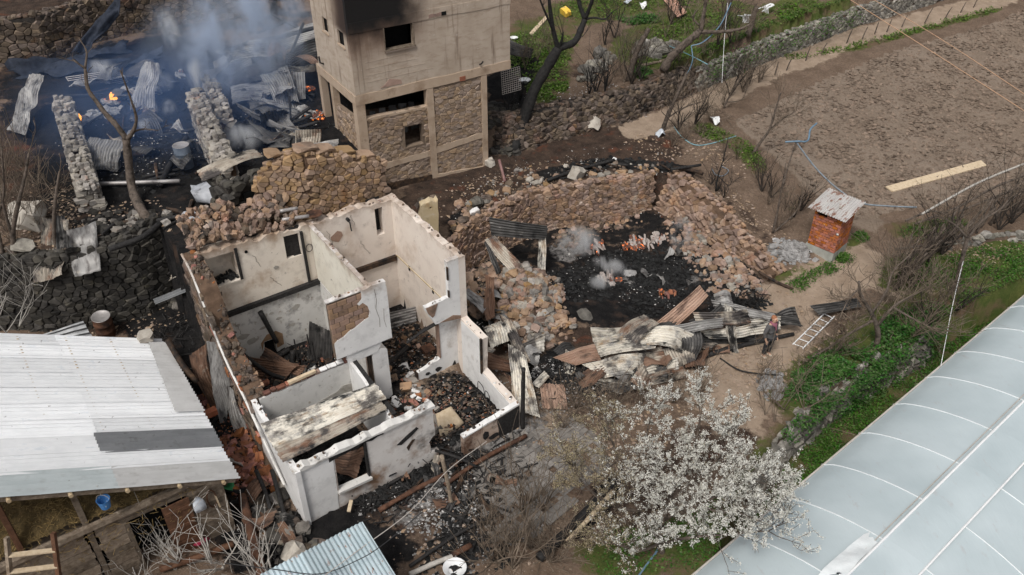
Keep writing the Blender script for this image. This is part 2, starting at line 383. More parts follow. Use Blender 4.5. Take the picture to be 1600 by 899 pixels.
def pm(name, c0, c1, scale=4, rough=.85, metal=0., bump=.3, bscale=30, bdist=.02, rnd=0., hue=0., layers=(), coords='World', stretch=None, spec=.3, lo=.35, hi=.65):
    m, t, b = nodes(name); pos = pos_of(t, coords, stretch)
    col = mix(t, noise_fac(t, pos, scale, lo=lo, hi=hi), c0, c1)
    for (c, sc, l, hgh, *st) in layers:
        p2 = pos_of(t, coords, st[0]) if st else pos
        col = mix(t, noise_fac(t, p2, sc, 6, .65, l, hgh), col, c)
    if rnd or hue:
        oi = N(t, 'ObjectInfo').outputs['Random']; gi = N(t, 'NewGeometry').outputs['Random Per Island']
        ad = N(t, 'Math', operation='ADD'); t.links.new(oi, ad.inputs[0]); t.links.new(gi, ad.inputs[1])
        fr = N(t, 'Math', operation='FRACT'); t.links.new(ad.outputs[0], fr.inputs[0])
        hs = N(t, 'HueSaturation'); r1 = N(t, 'MapRange'); r1.inputs['To Min'].default_value = 1 - rnd; r1.inputs['To Max'].default_value = 1 + rnd * .8
        t.links.new(fr.outputs[0], r1.inputs['Value']); t.links.new(r1.outputs[0], hs.inputs['Value'])
        mu = N(t, 'Math', operation='MULTIPLY'); mu.inputs[1].default_value = 7.31; t.links.new(fr.outputs[0], mu.inputs[0])
        f2 = N(t, 'Math', operation='FRACT'); t.links.new(mu.outputs[0], f2.inputs[0])
        r2 = N(t, 'MapRange'); r2.inputs['To Min'].default_value = .5 - hue; r2.inputs['To Max'].default_value = .5 + hue; t.links.new(f2.outputs[0], r2.inputs['Value']); t.links.new(r2.outputs[0], hs.inputs['Hue'])
        r3 = N(t, 'MapRange'); r3.inputs['To Min'].default_value = .82; r3.inputs['To Max'].default_value = 1.2; t.links.new(f2.outputs[0], r3.inputs['Value'])
        if hue: t.links.new(r3.outputs[0], hs.inputs['Saturation'])
        t.links.new(col, hs.inputs['Color']); col = hs.outputs[0]
    t.links.new(col, b.inputs['Base Color']); b.inputs['Roughness'].default_value = rough; b.inputs['Metallic'].default_value = metal; b.inputs['Specular IOR Level'].default_value = spec
    if bump:
        bn = N(t, 'TexNoise', Scale=bscale, Detail=6, Roughness=.7); t.links.new(pos, bn.inputs['Vector'])
        bp = N(t, 'Bump', Strength=bump, Distance=bdist); t.links.new(bn.outputs['Fac'], bp.inputs['Height']); t.links.new(bp.outputs[0], b.inputs['Normal'])
    return m
SOOT = (.008, .008, .009)
# masonry and earth
pm('stone_dark', (.040, .037, .033), (.075, .068, .058), 3, rnd=.45, hue=.01, bump=.5, layers=[(SOOT, 1.1, .52, .70), ((.13, .115, .08), 2.3, .60, .74)])
pm('stone_tan', (.26, .17, .105), (.34, .235, .155), 3, rnd=.3, hue=.008, bump=.5, layers=[((.30, .15, .07), 1.6, .60, .76), ((.12, .085, .06), 1.3, .54, .72), ((.04, .03, .025), .9, .60, .74)])
pm('stone_brown', (.27, .195, .14), (.345, .262, .195), 3, rnd=.24, hue=.006, bump=.5, layers=[((.17, .12, .088), 1.5, .55, .74), ((.07, .05, .04), 1.0, .62, .76)])
pm('stone_red', (.22, .145, .105), (.34, .24, .18), 2.4, rnd=.32, hue=.008, bump=.5, layers=[((.31, .175, .12), 1.3, .56, .7), ((.42, .36, .30), 2.0, .56, .74), ((.022, .02, .019), .9, .60, .76)])
pm('stone_grey', (.15, .138, .12), (.29, .27, .235), 5, rnd=.5, hue=.008, bump=.5, layers=[((.045, .045, .04), 1.7, .55, .72), ((.09, .10, .05), 2.1, .62, .75)])
pm('stone_scorched', (.085, .066, .053), (.17, .13, .10), 2.5, rnd=.45, hue=.01, bump=.5, layers=[((.20, .115, .075), 1.0, .55, .7), (SOOT, 1.2, .53, .68), ((.36, .33, .29), 2.6, .66, .8)])
pm('stone_ashen', (.20, .18, .16), (.36, .33, .29), 2.5, rnd=.35, hue=.008, bump=.5, layers=[((.06, .052, .047), 1.5, .52, .68), ((.33, .20, .135), 1.8, .58, .76)])
pm('mortar_tan', (.19, .14, .10), (.25, .19, .14), 6, bump=.5)
pm('bark_dark', (.022, .018, .015), (.055, .044, .036), 9, .9, bump=.7)
pm('earth_core', (.07, .05, .037), (.13, .09, .065), 5, bump=.6)
pm('earth_dark', (.02, .018, .016), (.05, .042, .036), 5, bump=.6)
pm('mortar', (.12, .088, .065), (.17, .125, .092), 6, bump=.4)
pm('mud_mortar', (.085, .053, .034), (.15, .095, .062), 4, bump=.6, layers=[(SOOT, 1.3, .56, .72)])
pm('boulder_pale', (.38, .34, .29), (.50, .46, .40), 5, bump=.4, layers=[((.2, .16, .13), 3, .58, .72)], rnd=.2)
pm('brick_red', (.33, .105, .05), (.42, .16, .085), 6, rnd=.3, hue=.012, bump=.35, layers=[((.45, .36, .30), 3.5, .64, .76), ((.09, .04, .03), 2.3, .60, .74)])
pm('brick_dusty', (.27, .18, .13), (.34, .225, .165), 6, rnd=.28, hue=.012, bump=.35, layers=[((.10, .075, .06), 2.3, .56, .72)])
pm('brick_rubble', (.26, .10, .06), (.35, .16, .105), 5, rnd=.55, hue=.015, bump=.35, layers=[((.05, .03, .025), 2.0, .55, .7), ((.45, .35, .28), 3.5, .62, .75)])
pm('concrete', (.34, .32, .29), (.42, .40, .36), 4, bump=.25, layers=[((.22, .20, .17), 1.7, .52, .72)])
pm('concrete_tan', (.41, .31, .225), (.47, .365, .275), 2.2, bump=.25, layers=[((.29, .205, .14), 1.4, .53, .72), ((.20, .14, .095), 3, .62, .78)])
pm('plinth', (.30, .30, .27), (.40, .40, .36), 4, bump=.3, layers=[((.17, .17, .14), 2.2, .54, .70)])
# plaster, each room with its own wash and its own smoke and patches
def plaster(name, c0, c1, extra=(), burn=.8):
    m = pm(name, c0, c1, 1.1, .9, bump=.35, bscale=16, bdist=.012, layers=[(tuple(x*.90 for x in c0), 2.3, .52, .66), (tuple(x*.72 for x in c0), 1.3, .63, .76, (2.6, 2.6, .5)), (tuple(x*.62 for x in c0), 4.6, .66, .69), ((.24, .19, .15), 9, .67, .71)] + list(extra), spec=.2)
    t = m.node_tree; b = t.nodes['Principled BSDF']; src = [l for l in t.links if l.to_socket == b.inputs['Base Color']][0].from_socket
    tc = N(t, 'TexCoord').outputs['Object']; sx = N(t, 'SeparateXYZ'); t.links.new(tc, sx.inputs[0]); nz = N(t, 'TexNoise', Scale=1.6, Detail=6, Roughness=.65); t.links.new(tc, nz.inputs['Vector'])
    q = N(t, 'Math', operation='MULTIPLY_ADD'); q.inputs[1].default_value = 1.5; t.links.new(nz.outputs['Fac'], q.inputs[0]); t.links.new(sx.outputs['Z'], q.inputs[2]); col = src
    def band(a_, b_, c_, k):
        r = N(t, 'MapRange'); r.inputs['From Min'].default_value = a_; r.inputs['From Max'].default_value = b_; r.inputs['To Max'].default_value = k; r.interpolation_type = 'SMOOTHSTEP'; t.links.new(q.outputs[0], r.inputs['Value']); return mix(t, r.outputs[0], col, c_)
    col = band(5.2, 5.85, (.27, .18, .12), burn); col = band(5.70, 6.05, (.09, .068, .054), burn * .7)          # scorched along the lost roof
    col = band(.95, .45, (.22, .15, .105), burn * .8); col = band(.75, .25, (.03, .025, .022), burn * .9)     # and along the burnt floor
    t.links.new(col, b.inputs['Base Color'])
plaster('plaster_white', (.70, .69, .675), (.78, .77, .755), [((.36, .30, .25), .75, .60, .76)])
plaster('plaster_cream', (.68, .605, .52), (.75, .68, .59), [((.44, .33, .24), 1.0, .52, .70), ((.22, .15, .11), .6, .56, .72), ((.05, .04, .033), .8, .61, .74)])
plaster('plaster_pink', (.71, .625, .555), (.77, .695, .62), [((.52, .40, .31), .8, .54, .76), ((.24, .165, .12), .7, .62, .76)])
plaster('plaster_yellow', (.67, .63, .54), (.73, .695, .605), [((.50, .35, .17), 1.6, .60, .74, (1, 1, .25)), ((.36, .33, .29), 4, .63, .7)])
plaster('plaster_grey', (.60, .585, .555), (.69, .675, .645), [((.32, .31, .30), 1.1, .56, .64), ((.40, .36, .31), 3.5, .61, .66), ((.10, .08, .068), .7, .60, .74)])
plaster('plaster_sooty', (.62, .585, .555), (.70, .67, .64), [((.26, .16, .10), .8, .48, .66), ((.012, .01, .01), .7, .55, .70)])
plaster('plaster_burnt', (.40, .29, .22), (.56, .46, .39), [((.14, .08, .055), 1.4, .46, .62), ((.012, .01, .01), 1.0, .52, .64)])
plaster('plaster_ochre', (.50, .395, .24), (.58, .48, .33), [((.34, .22, .10), 2.6, .56, .72, (1, 1, .3)), ((.6, .53, .44), 2.0, .58, .7)])
# timber
pm('char', (.012, .011, .011), (.035, .033, .032), 14, .7, bump=.9, bscale=45, layers=[((.12, .11, .105), 9, .64, .78)])
pm('char_brown', (.025, .018, .014), (.09, .055, .035), 6, .8, bump=.7, layers=[((.19, .11, .06), 3, .58, .72), (SOOT, 2, .5, .66)], rnd=.3)
pm('wood_pale', (.50, .39, .26), (.60, .49, .35), 9, .8, bump=.25, stretch=(1, 1, 1), layers=[((.36, .27, .17), 5, .56, .72)], rnd=.12)
pm('wood_grey', (.15, .115, .085), (.25, .20, .15), 9, .85, bump=.5, layers=[((.10, .07, .045), 4, .52, .70), ((.40, .35, .28), 6, .62, .75)], rnd=.35)  # darkened to hold the shade the barn roof throws on its front
pm('wood_brown', (.085, .04, .022), (.14, .07, .04), 7, .8, bump=.4, layers=[((.05, .025, .015), 3, .55, .70)], rnd=.2)
pm('bark', (.085, .065, .05), (.15, .12, .10), 9, .9, bump=.7, layers=[((.03, .025, .02), 5, .5, .66)])
pm('bark_black', (.010, .010, .010), (.028, .026, .025), 9, .8, bump=.8, layers=[((.07, .06, .055), 7, .66, .8)])
pm('bark_pale', (.36, .335, .30), (.50, .47, .43), 9, .85, bump=.4)
pm('bark_ochre', (.40, .30, .18), (.50, .39, .25), 7, .85, bump=.4, layers=[((.25, .17, .1), 5, .55, .7)])
pm('twig', (.12, .09, .065), (.19, .15, .115), 5, .9, bump=0, rnd=.4)
pm('straw', (.17, .115, .045), (.30, .21, .09), 10, .9, bump=.4, rnd=.5)
pm('hay', (.07, .05, .022), (.15, .105, .045), 7, .95, bump=1., bscale=18, bdist=.06)
# metal
def tin(name, c0, c1, layers, rough=.5, metal=.35, spec=.4, streak=True):
    m, t, b = nodes(name); tc = N(t, 'TexCoord').outputs['UV']; pos = N(t, 'NewGeometry').outputs['Position']; oi = N(t, 'ObjectInfo').outputs['Random']
    mp = N(t, 'Mapping'); mp.inputs['Scale'].default_value = (.8, 2.0, 1); t.links.new(tc, mp.inputs['Vector']); ad = N(t, 'VectorMath', operation='ADD'); sc = N(t, 'VectorMath', operation='SCALE'); sc.inputs[0].default_value = (37, 11, 53); t.links.new(oi, sc.inputs['Scale']); t.links.new(mp.outputs[0], ad.inputs[0]); t.links.new(sc.outputs[0], ad.inputs[1]); uv = ad.outputs[0]
    col = mix(t, noise_fac(t, uv, 2.0), c0, c1)
    for k, (c, s_, l, hgh, *st) in enumerate(layers):
        src = uv if (streak and k % 2 == 0) else pos
        col = mix(t, noise_fac(t, src, s_, 7, .68, l, hgh), col, c)
    hs = N(t, 'HueSaturation'); r1 = N(t, 'MapRange'); r1.inputs['To Min'].default_value = .82; r1.inputs['To Max'].default_value = 1.12; t.links.new(oi, r1.inputs['Value']); t.links.new(r1.outputs[0], hs.inputs['Value']); t.links.new(col, hs.inputs['Color'])
    t.links.new(hs.outputs[0], b.inputs['Base Color']); b.inputs['Roughness'].default_value = rough; b.inputs['Metallic'].default_value = metal; b.inputs['Specular IOR Level'].default_value = spec
    n = N(t, 'TexNoise', Scale=9, Detail=6); t.links.new(pos, n.inputs['Vector']); bp = N(t, 'Bump', Strength=.25, Distance=.02); t.links.new(n.outputs['Fac'], bp.inputs['Height']); t.links.new(bp.outputs[0], b.inputs['Normal'])
tin('tin_white', (.80, .81, .82), (.90, .905, .91), [((.62, .67, .72), 2.0, .58, .74, (.25, 1.6, 1)), ((.26, .24, .23), 6, .65, .70)], .42, .0, .5)  # whiteness holds the sky's reflection on the barn's silver sheets
tin('tin_grey', (.20, .205, .21), (.26, .265, .27), [((.15, .15, .15), 4, .55, .7)], .45, .4)
tin('tin_skylight', (.42, .46, .465), (.49, .53, .535), [((.37, .39, .39), 3, .55, .7)], .35, .0)
tin('tin_skylight_warm', (.49, .485, .475), (.57, .565, .555), [((.42, .41, .40), 3, .55, .7)], .35, .0)
tin('tin_ash', (.26, .25, .24), (.40, .39, .375), [((.12, .11, .105), 1.9, .50, .64), ((.46, .41, .34), 2.6, .60, .72), ((.03, .028, .027), 1.3, .56, .68)], .6)
tin('tin_burnt', (.34, .295, .24), (.50, .45, .38), [((.20, .11, .07), 1.2, .49, .62), ((.08, .07, .066), 1.3, .50, .60), ((.016, .015, .015), 1.0, .53, .63)], .62, .2)
tin('tin_cream', (.54, .50, .43), (.72, .68, .60), [((.28, .20, .125), 1.5, .52, .64), ((.10, .09, .082), 1.1, .50, .60), ((.016, .016, .016), 1.0, .52, .62), ((.27, .26, .25), 1.7, .54, .66)], .6, .12)
tin('tin_rose', (.33, .21, .15), (.44, .31, .24), [((.13, .08, .06), 1.6, .50, .64), ((.025, .023, .022), 1.2, .56, .68)], .62, .2)
tin('tin_rust', (.13, .07, .045), (.23, .14, .095), [((.04, .028, .024), 1.6, .50, .64), ((.33, .28, .23), 2.3, .60, .72)], .7, .2)
tin('tin_dark', (.045, .043, .042), (.11, .105, .10), [((.28, .26, .24), 2.0, .58, .70), ((.012, .012, .012), 1.4, .52, .64)], .6, .3)
tin('tin_blue', (.38, .46, .49), (.46, .54, .57), [((.27, .16, .12), 5.5, .60, .66)], .45, .15)
tin('tin_speckled', (.50, .48, .46), (.60, .58, .56), [((.25, .13, .09), 4.0, .51, .60)], .5, .15)
pm('steel_pipe', (.33, .31, .30), (.42, .40, .39), 6, .5, .4, bump=.1, layers=[((.16, .13, .11), 3, .56, .7)])
pm('rust', (.08, .04, .025), (.16, .08, .05), 5, .85, .2, bump=.4, layers=[((.03, .02, .018), 2, .5, .66), ((.20, .17, .15), 4, .66, .76)])
pm('drum_blue', (.10, .125, .16), (.17, .20, .24), 4, .6, .2, bump=.1, layers=[((.03, .03, .035), 2.4, .52, .66), ((.24, .19, .16), 3, .62, .72)])
pm('wire_black', (.015, .015, .017), (.03, .03, .03), 5, .6, bump=0)
pm('wire_pale', (.42, .38, .34), (.52, .48, .44), 5, .5, bump=0)
pm('wire_orange', (.50, .30, .18), (.55, .36, .24), 5, .5, bump=0)
pm('hose_blue', (.10, .17, .24), (.16, .25, .33), 5, .45, bump=0)
pm('hose_teal', (.16, .33, .38), (.24, .42, .47), 5, .45, bump=0)
pm('hose_grey', (.16, .19, .22), (.24, .28, .32), 5, .35, bump=0, spec=.5)
pm('pipe_mauve', (.20, .11, .10), (.26, .15, .14), 5, .5, bump=0)
pm('paint_white', (.72, .73, .73), (.80, .80, .80), 5, .5, bump=.05)
pm('yellow_plastic', (.75, .48, .05), (.82, .56, .10), 4, .5, bump=.05, layers=[((.35, .25, .15), 4, .62, .7)])
pm('pink_tin', (.52, .30, .21), (.60, .38, .29), 3, .5, .1, bump=.05, layers=[((.40, .20, .13), 4, .56, .7)])
pm('blue_plastic', (.04, .16, .40), (.08, .24, .52), 4, .4, bump=.05, layers=[((.6, .66, .7), 7, .60, .66)])
pm('green_plastic', (.03, .20, .07), (.06, .30, .12), 4, .4, bump=.05)
pm('bag_pale', (.48, .52, .58), (.62, .66, .70), 6, .35, bump=.2, spec=.5)
pm('bag_red', (.25, .02, .05), (.36, .04, .08), 6, .4, bump=.2)
pm('plastic_sheet_grey', (.30, .31, .33), (.46, .47, .50), 3, .45, bump=.4, bscale=8, bdist=.05, layers=[((.12, .12, .13), 2.4, .56, .7)])
pm('net_black', (.012, .016, .026), (.03, .037, .055), 4, .8, bump=.8, bscale=20)
pm('skin', (.50, .30, .21), (.56, .35, .25), 8, .6, bump=0)
pm('cloth_dark', (.022, .022, .025), (.045, .043, .045), 8, .9, bump=.3)
pm('cloth_grey', (.07, .068, .07), (.12, .115, .115), 8, .9, bump=.3)
pm('cloth_rust', (.26, .105, .05), (.34, .15, .08), 8, .9, bump=.3)
pm('cloth_mauve', (.20, .07, .10), (.28, .11, .15), 8, .9, bump=.3)
pm('shoe', (.42, .36, .28), (.52, .46, .38), 8, .8, bump=.1)
# plants
def leafm(name, c0, c1, rnd=.4, hue=.03, trans=.25):
    m = pm(name, c0, c1, 3, .55, bump=0, rnd=rnd, hue=hue, spec=.3); t = m.node_tree; b = t.nodes['Principled BSDF']; out = t.nodes['Material Output']
    tr = N(t, 'BsdfTranslucent'); mx = N(t, 'MixShader'); mx.inputs[0].default_value = trans
    for l in list(t.links):
        if l.to_socket == b.inputs['Base Color']: t.links.new(l.from_socket, tr.inputs['Color'])
    t.links.new(b.outputs[0], mx.inputs[1]); t.links.new(tr.outputs[0], mx.inputs[2]); t.links.new(mx.outputs[0], out.inputs['Surface'])
leafm('leaf', (.045, .11, .018), (.10, .19, .035))
leafm('leaf_lush', (.038, .10, .022), (.085, .175, .04))
leafm('grass', (.07, .13, .02), (.14, .21, .04))
leafm('blossom', (.68, .67, .61), (.82, .81, .76), .08, .0, .3)
leafm('bud', (.30, .24, .15), (.46, .40, .27), .3, .02, .2)
# ashes
pm('ash_grey', (.20, .195, .19), (.38, .37, .36), 6, .95, bump=.8, bscale=25, bdist=.04, layers=[((.55, .54, .53), 4, .58, .7), ((.06, .055, .05), 3, .58, .68)])
pm('ash_pink', (.36, .30, .27), (.50, .45, .42), 6, .95, bump=.8, bscale=25, bdist=.04, layers=[((.62, .60, .58), 4, .56, .7), ((.12, .06, .045), 3, .6, .7)])
pm('charcoal', (.006, .006, .006), (.02, .02, .02), 9, .8, bump=.6, rnd=.6)
pm('flake', (.40, .38, .36), (.60, .58, .56), 6, .9, bump=.2, rnd=.5, hue=.02)
pm('paver', (.17, .155, .14), (.24, .22, .20), 4, .9, bump=.4, rnd=.22, layers=[((.08, .075, .07), 1.2, .52, .7)])
pm('clod', (.15, .11, .082), (.225, .17, .13), 5, .95, bump=.5, rnd=.35)
pm('clod_dark', (.075, .052, .038), (.125, .09, .066), 5, .95, bump=.5, rnd=.4)
# embers: the only surfaces that give off light
m, t, b = nodes('ember'); g = N(t, 'NewGeometry'); f = noise_fac(t, g.outputs['Position'], 9, 5, .6, .53, .68)
t.links.new(mix(t, f, (.02, .012, .01), (1, .22, .03)), b.inputs['Emission Color']); mu = N(t, 'Math', operation='MULTIPLY'); mu.inputs[1].default_value = 2.6
t.links.new(f, mu.inputs[0]); t.links.new(mu.outputs[0], b.inputs['Emission Strength']); b.inputs['Base Color'].default_value = (.12, .06, .045, 1); b.inputs['Roughness'].default_value = .9
m, t, b = nodes('flame'); b.inputs['Base Color'].default_value = (.1, .03, .01, 1); b.inputs['Emission Color'].default_value = (1, .36, .05, 1); b.inputs['Emission Strength'].default_value = 1.8
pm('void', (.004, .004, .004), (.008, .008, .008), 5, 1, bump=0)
# greenhouse film: milky and thin
m, t, b = nodes('film'); pos = N(t, 'NewGeometry').outputs['Position']; c = mix(t, noise_fac(t, pos, .55, 3, .5, .3, .7), (.45, .525, .55), (.55, .625, .65))
c = mix(t, noise_fac(t, pos_of(t, 'World', (3.1, 1.2, 1)), 1.2, 6, .7, .60, .76), c, (.45, .455, .46))
t.links.new(c, b.inputs['Base Color']); b.inputs['Roughness'].default_value = .3; b.inputs['Specular IOR Level'].default_value = .45; b.inputs['Alpha'].default_value = .9
n1 = N(t, 'TexNoise', Scale=1.1, Detail=5, Roughness=.55); t.links.new(pos_of(t, 'World', (1, .35, 1)), n1.inputs['Vector']); bp = N(t, 'Bump', Strength=.5, Distance=.08); t.links.new(n1.outputs['Fac'], bp.inputs['Height']); t.links.new(bp.outputs[0], b.inputs['Normal'])
pm('film_white', (.66, .70, .71), (.74, .77, .78), 3, .4, bump=.3, bscale=6, bdist=.04)
# glassy drone-view ground: weights are painted per vertex
m, t, b = nodes('ground'); pos = N(t, 'NewGeometry').outputs['Position']
A = N(t, 'VertexColor', layer_name='wa'); B = N(t, 'VertexColor', layer_name='wb')
sa = N(t, 'SeparateColor'); sb = N(t, 'SeparateColor'); t.links.new(A.outputs[0], sa.inputs[0]); t.links.new(B.outputs[0], sb.inputs[0])
def soft(wt, sc, k=1.1, lo=.44, hi=.58):
    k = max(k, 1.1)
    n = N(t, 'TexNoise', Scale=sc, Detail=7, Roughness=.68); t.links.new(pos, n.inputs['Vector'])
    mm = N(t, 'Math', operation='MULTIPLY_ADD'); mm.inputs[1].default_value = k; t.links.new(n.outputs['Fac'], mm.inputs[0]); 
    s2 = N(t, 'Math', operation='SUBTRACT'); s2.inputs[1].default_value = k / 2; t.links.new(wt, s2.inputs[0]); t.links.new(s2.outputs[0], mm.inputs[2])
    r = N(t, 'MapRange'); r.inputs['From Min'].default_value = lo; r.inputs['From Max'].default_value = hi; t.links.new(mm.outputs[0], r.inputs['Value']); return r.outputs[0]
soil = mix(t, noise_fac(t, pos, 1.3), (.125, .087, .062), (.185, .132, .097)); soil = mix(t, noise_fac(t, pos, 9, 6, .7, .45, .7), soil, (.10, .07, .05)); soil = mix(t, noise_fac(t, pos, 22, 4, .6, .63, .7), soil, (.32, .28, .24))
path = mix(t, noise_fac(t, pos, 1.8, 6), (.26, .195, .142), (.35, .272, .206)); path = mix(t, noise_fac(t, pos, 14, 6, .7, .56, .72), path, (.19, .14, .10))
field = mix(t, noise_fac(t, pos, .5, 5), (.195, .150, .114), (.235, .186, .146)); field = mix(t, noise_fac(t, pos_of(t, 'World', (1, 1.7, 1)), 9, 6, .75, .50, .72), field, (.125, .09, .068)); field = mix(t, noise_fac(t, pos, 11, 5, .7, .58, .72), field, (.26, .205, .155))
grassg = mix(t, noise_fac(t, pos, 2.2, 6), (.05, .072, .018), (.09, .10, .03)); grassg = mix(t, noise_fac(t, pos, .9, 5, .6, .48, .66), grassg, (.125, .085, .055))
charg = mix(t, noise_fac(t, pos, 3.0, 6), (.006, .006, .0065), (.018, .0165, .016)); charg = mix(t, noise_fac(t, pos, 18, 5, .7, .64, .74), charg, (.12, .11, .105)); charg = mix(t, noise_fac(t, pos, 1.1, 4, .6, .58, .72), charg, (.05, .033, .025))
ashg = mix(t, noise_fac(t, pos, 3.5, 7, .7), (.08, .076, .073), (.25, .237, .226)); ashg = mix(t, noise_fac(t, pos, 6, 6, .7, .52, .64), ashg, (.03, .028, .027))
darkg = mix(t, noise_fac(t, pos, 2.2, 7, .7), (.028, .02, .016), (.075, .05, .037)); darkg = mix(t, noise_fac(t, pos, 14, 5, .7, .63, .72), darkg, (.27, .22, .18)); darkg = mix(t, noise_fac(t, pos, 1.2, 4, .6, .58, .70), darkg, (.105, .042, .025))
c = mix(t, soft(sb.outputs[0], 1.4), soil, field); c = mix(t, soft(sa.outputs[0], 1.6), c, path); c = mix(t, soft(sa.outputs[1], 2.2, .8), c, grassg)
c = mix(t, soft(sb.outputs[2], 1.7, .8), c, darkg); c = mix(t, soft(sa.outputs[2], 1.7, .8), c, charg); c = mix(t, soft(sb.outputs[1], 2.2, .9), c, ashg)
t.links.new(c, b.inputs['Base Color']); b.inputs['Roughness'].default_value = .95; b.inputs['Specular IOR Level'].default_value = .15
n1 = N(t, 'TexNoise', Scale=7, Detail=9, Roughness=.72); t.links.new(pos, n1.inputs['Vector']); bp = N(t, 'Bump', Strength=.8, Distance=.07); t.links.new(n1.outputs['Fac'], bp.inputs['Height']); t.links.new(bp.outputs[0], b.inputs['Normal'])
# tower concrete with its smoke stain (local coordinates of the tower)
def tower_mat(name, soot):
    m, t, b = nodes(name); pos = N(t, 'TexCoord').outputs['Object']
    c = mix(t, noise_fac(t, pos, .9, 6), (.40, .325, .255), (.50, .42, .345)); c = mix(t, noise_fac(t, pos_of(t, 'Object', (1, 1, 3.2)), 2.0, 6, .65, .50, .70), c, (.345, .27, .205))
    c = mix(t, noise_fac(t, pos_of(t, 'Object', (3.0, 3.0, .28)), 1.1, 6, .65, .56, .66), c, (.25, .19, .145))
    c = mix(t, noise_fac(t, pos_of(t, 'Object', (1, 1, 2.)), 3.4, 6, .65, .62, .72), c, (.52, .46, .40))
    sx = N(t, 'SeparateXYZ'); t.links.new(pos, sx.inputs[0])
    def rng(src, a, bb):
        r = N(t, 'MapRange'); r.inputs['From Min'].default_value = a; r.inputs['From Max'].default_value = bb; r.interpolation_type = 'SMOOTHSTEP'; t.links.new(src, r.inputs['Value']); return r.outputs[0]
    def mul(x, y):
        q = N(t, 'Math', operation='MULTIPLY'); t.links.new(x, q.inputs[0]); t.links.new(y, q.inputs[1]); return q.outputs[0]
    nz = N(t, 'TexNoise', Scale=1.2, Detail=5); t.links.new(pos, nz.inputs['Vector'])
    def wob(src, k):
        q = N(t, 'Math', operation='MULTIPLY_ADD'); q.inputs[1].default_value = k; t.links.new(nz.outputs['Fac'], q.inputs[0]); t.links.new(src, q.inputs[2]); return q.outputs[0]
    if soot == 'front':
        s = mul(rng(wob(sx.outputs['Z'], 1.6), 8.9, 10.0), rng(wob(sx.outputs['X'], 1.4), 4.0, 2.7))
        s2 = mul(rng(wob(sx.outputs['Z'], 1.4), 7.9, 9.6), rng(wob(sx.outputs['X'], 1.4), 4.4, 2.2))
        c = mix(t, s2, c, (.17, .11, .08)); c = mix(t, s, c, (.016, .015, .015))
    elif soot == 'side':
        s = mul(rng(wob(sx.outputs['Z'], .4), 8.8, 9.1), rng(wob(sx.outputs['Y'], .5), 2.2, .9)); c = mix(t, s, c, (.12, .08, .06))
        s = mul(rng(wob(sx.outputs['Z'], .4), 8.55, 9.1), rng(wob(sx.outputs['Y'], .5), 1.7, .7)); c = mix(t, s, c, (.05, .035, .03))
    t.links.new(c, b.inputs['Base Color']); b.inputs['Roughness'].default_value = .92; b.inputs['Specular IOR Level'].default_value = .2
    n = N(t, 'TexNoise', Scale=14, Detail=8, Roughness=.7); t.links.new(pos, n.inputs['Vector']); bp = N(t, 'Bump', Strength=.35, Distance=.02); t.links.new(n.outputs['Fac'], bp.inputs['Height']); t.links.new(bp.outputs[0], b.inputs['Normal'])
tower_mat('tower_front', 'front'); tower_mat('tower_side', 'side'); tower_mat('tower_plain', '')
# ---------------------------------------------------------------- the ground: one sheet to the horizon
gx = np.concatenate([[-400, -150, -70, -45], np.arange(-32, -16, .5), np.arange(-16, 22, .17), np.arange(22, 46, .4), [60, 90, 160, 400]])
gy = np.concatenate([[-150, -60, -20, 0, 6, 9], np.arange(10.5, 40, .17), np.arange(40, 66, .4), [75, 100, 160, 300, 600]])
GX, GY = np.meshgrid(gx, gy); GZ = hv(GX, GY)
rng = np.random.default_rng(3)
def fbm(X, Y, sc, o=4):
    out = np.zeros(X.shape); a = 1.
    for k in range(o):
        rr = np.random.default_rng(50 + k); t = rr.uniform(0, 6.28, (5, 2)); d = rr.uniform(0, 6.28, 5); f = sc * 2 ** k
        for j in range(5): out += a / 5 * np.sin(f * (X * np.cos(d[j]) + Y * np.sin(d[j])) + t[j, 0] + 1.7 * np.sin(f * .6 * (Y * np.cos(d[j]) - X * np.sin(d[j])) + t[j, 1]))
        a *= .55
    return out
GZ = GZ + .045 * fbm(GX, GY, 1.9) + rng.normal(0, .012, GX.shape)
def seg_dist(X, Y, pts):
    d = np.full(X.shape, 1e9); pts = [(p[0], p[1]) for p in pts]
    if len(pts) == 1: return np.hypot(X - pts[0][0], Y - pts[0][1])
    for (x0, y0), (x1, y1) in zip(pts, pts[1:]):
        L2 = (x1-x0)**2 + (y1-y0)**2 + 1e-9; t = np.clip(((X-x0)*(x1-x0) + (Y-y0)*(y1-y0)) / L2, 0, 1)
        d = np.minimum(d, np.hypot(X - x0 - t*(x1-x0), Y - y0 - t*(y1-y0)))
    return d
def stroke(pix, r, soft=.6):
    pts = [G(*p) if len(p) == 2 else at(*p) for p in pix]
    d = seg_dist(GX, GY, pts); return np.clip(1 - (d - r * (1 - soft)) / (r * 2 * soft), 0, 1)
W = {k: np.zeros(GX.shape) for k in ('path', 'grass', 'char', 'field', 'ash', 'dark')}
def paint(k, pix, r, a=1., soft=.6): W[k] = np.maximum(W[k], a * stroke(pix, r, soft))
# field
FIELD_PIX = [(1150,195,1.8),(1230,260,1.3),(1330,345,.7),(1400,330,.75),(1480,320,.8),(1700,290,.9),(1850,60,2),(1640,0,2.6),(1560,32,2.6),(1400,75,2.4),(1290,120,2.2)]
FIELD = [at(*p) for p in FIELD_PIX]
W['field'] = np.where(poly_mask(GX, GY, FIELD), 1., 0.)
W['field'] = np.maximum(W['field'], stroke([(1350,340),(1250,260),(1180,200)], .9, .5) * .8)
W['dark'] = np.where(poly_mask(GX, GY, UP2_POLY), .9, 0.)
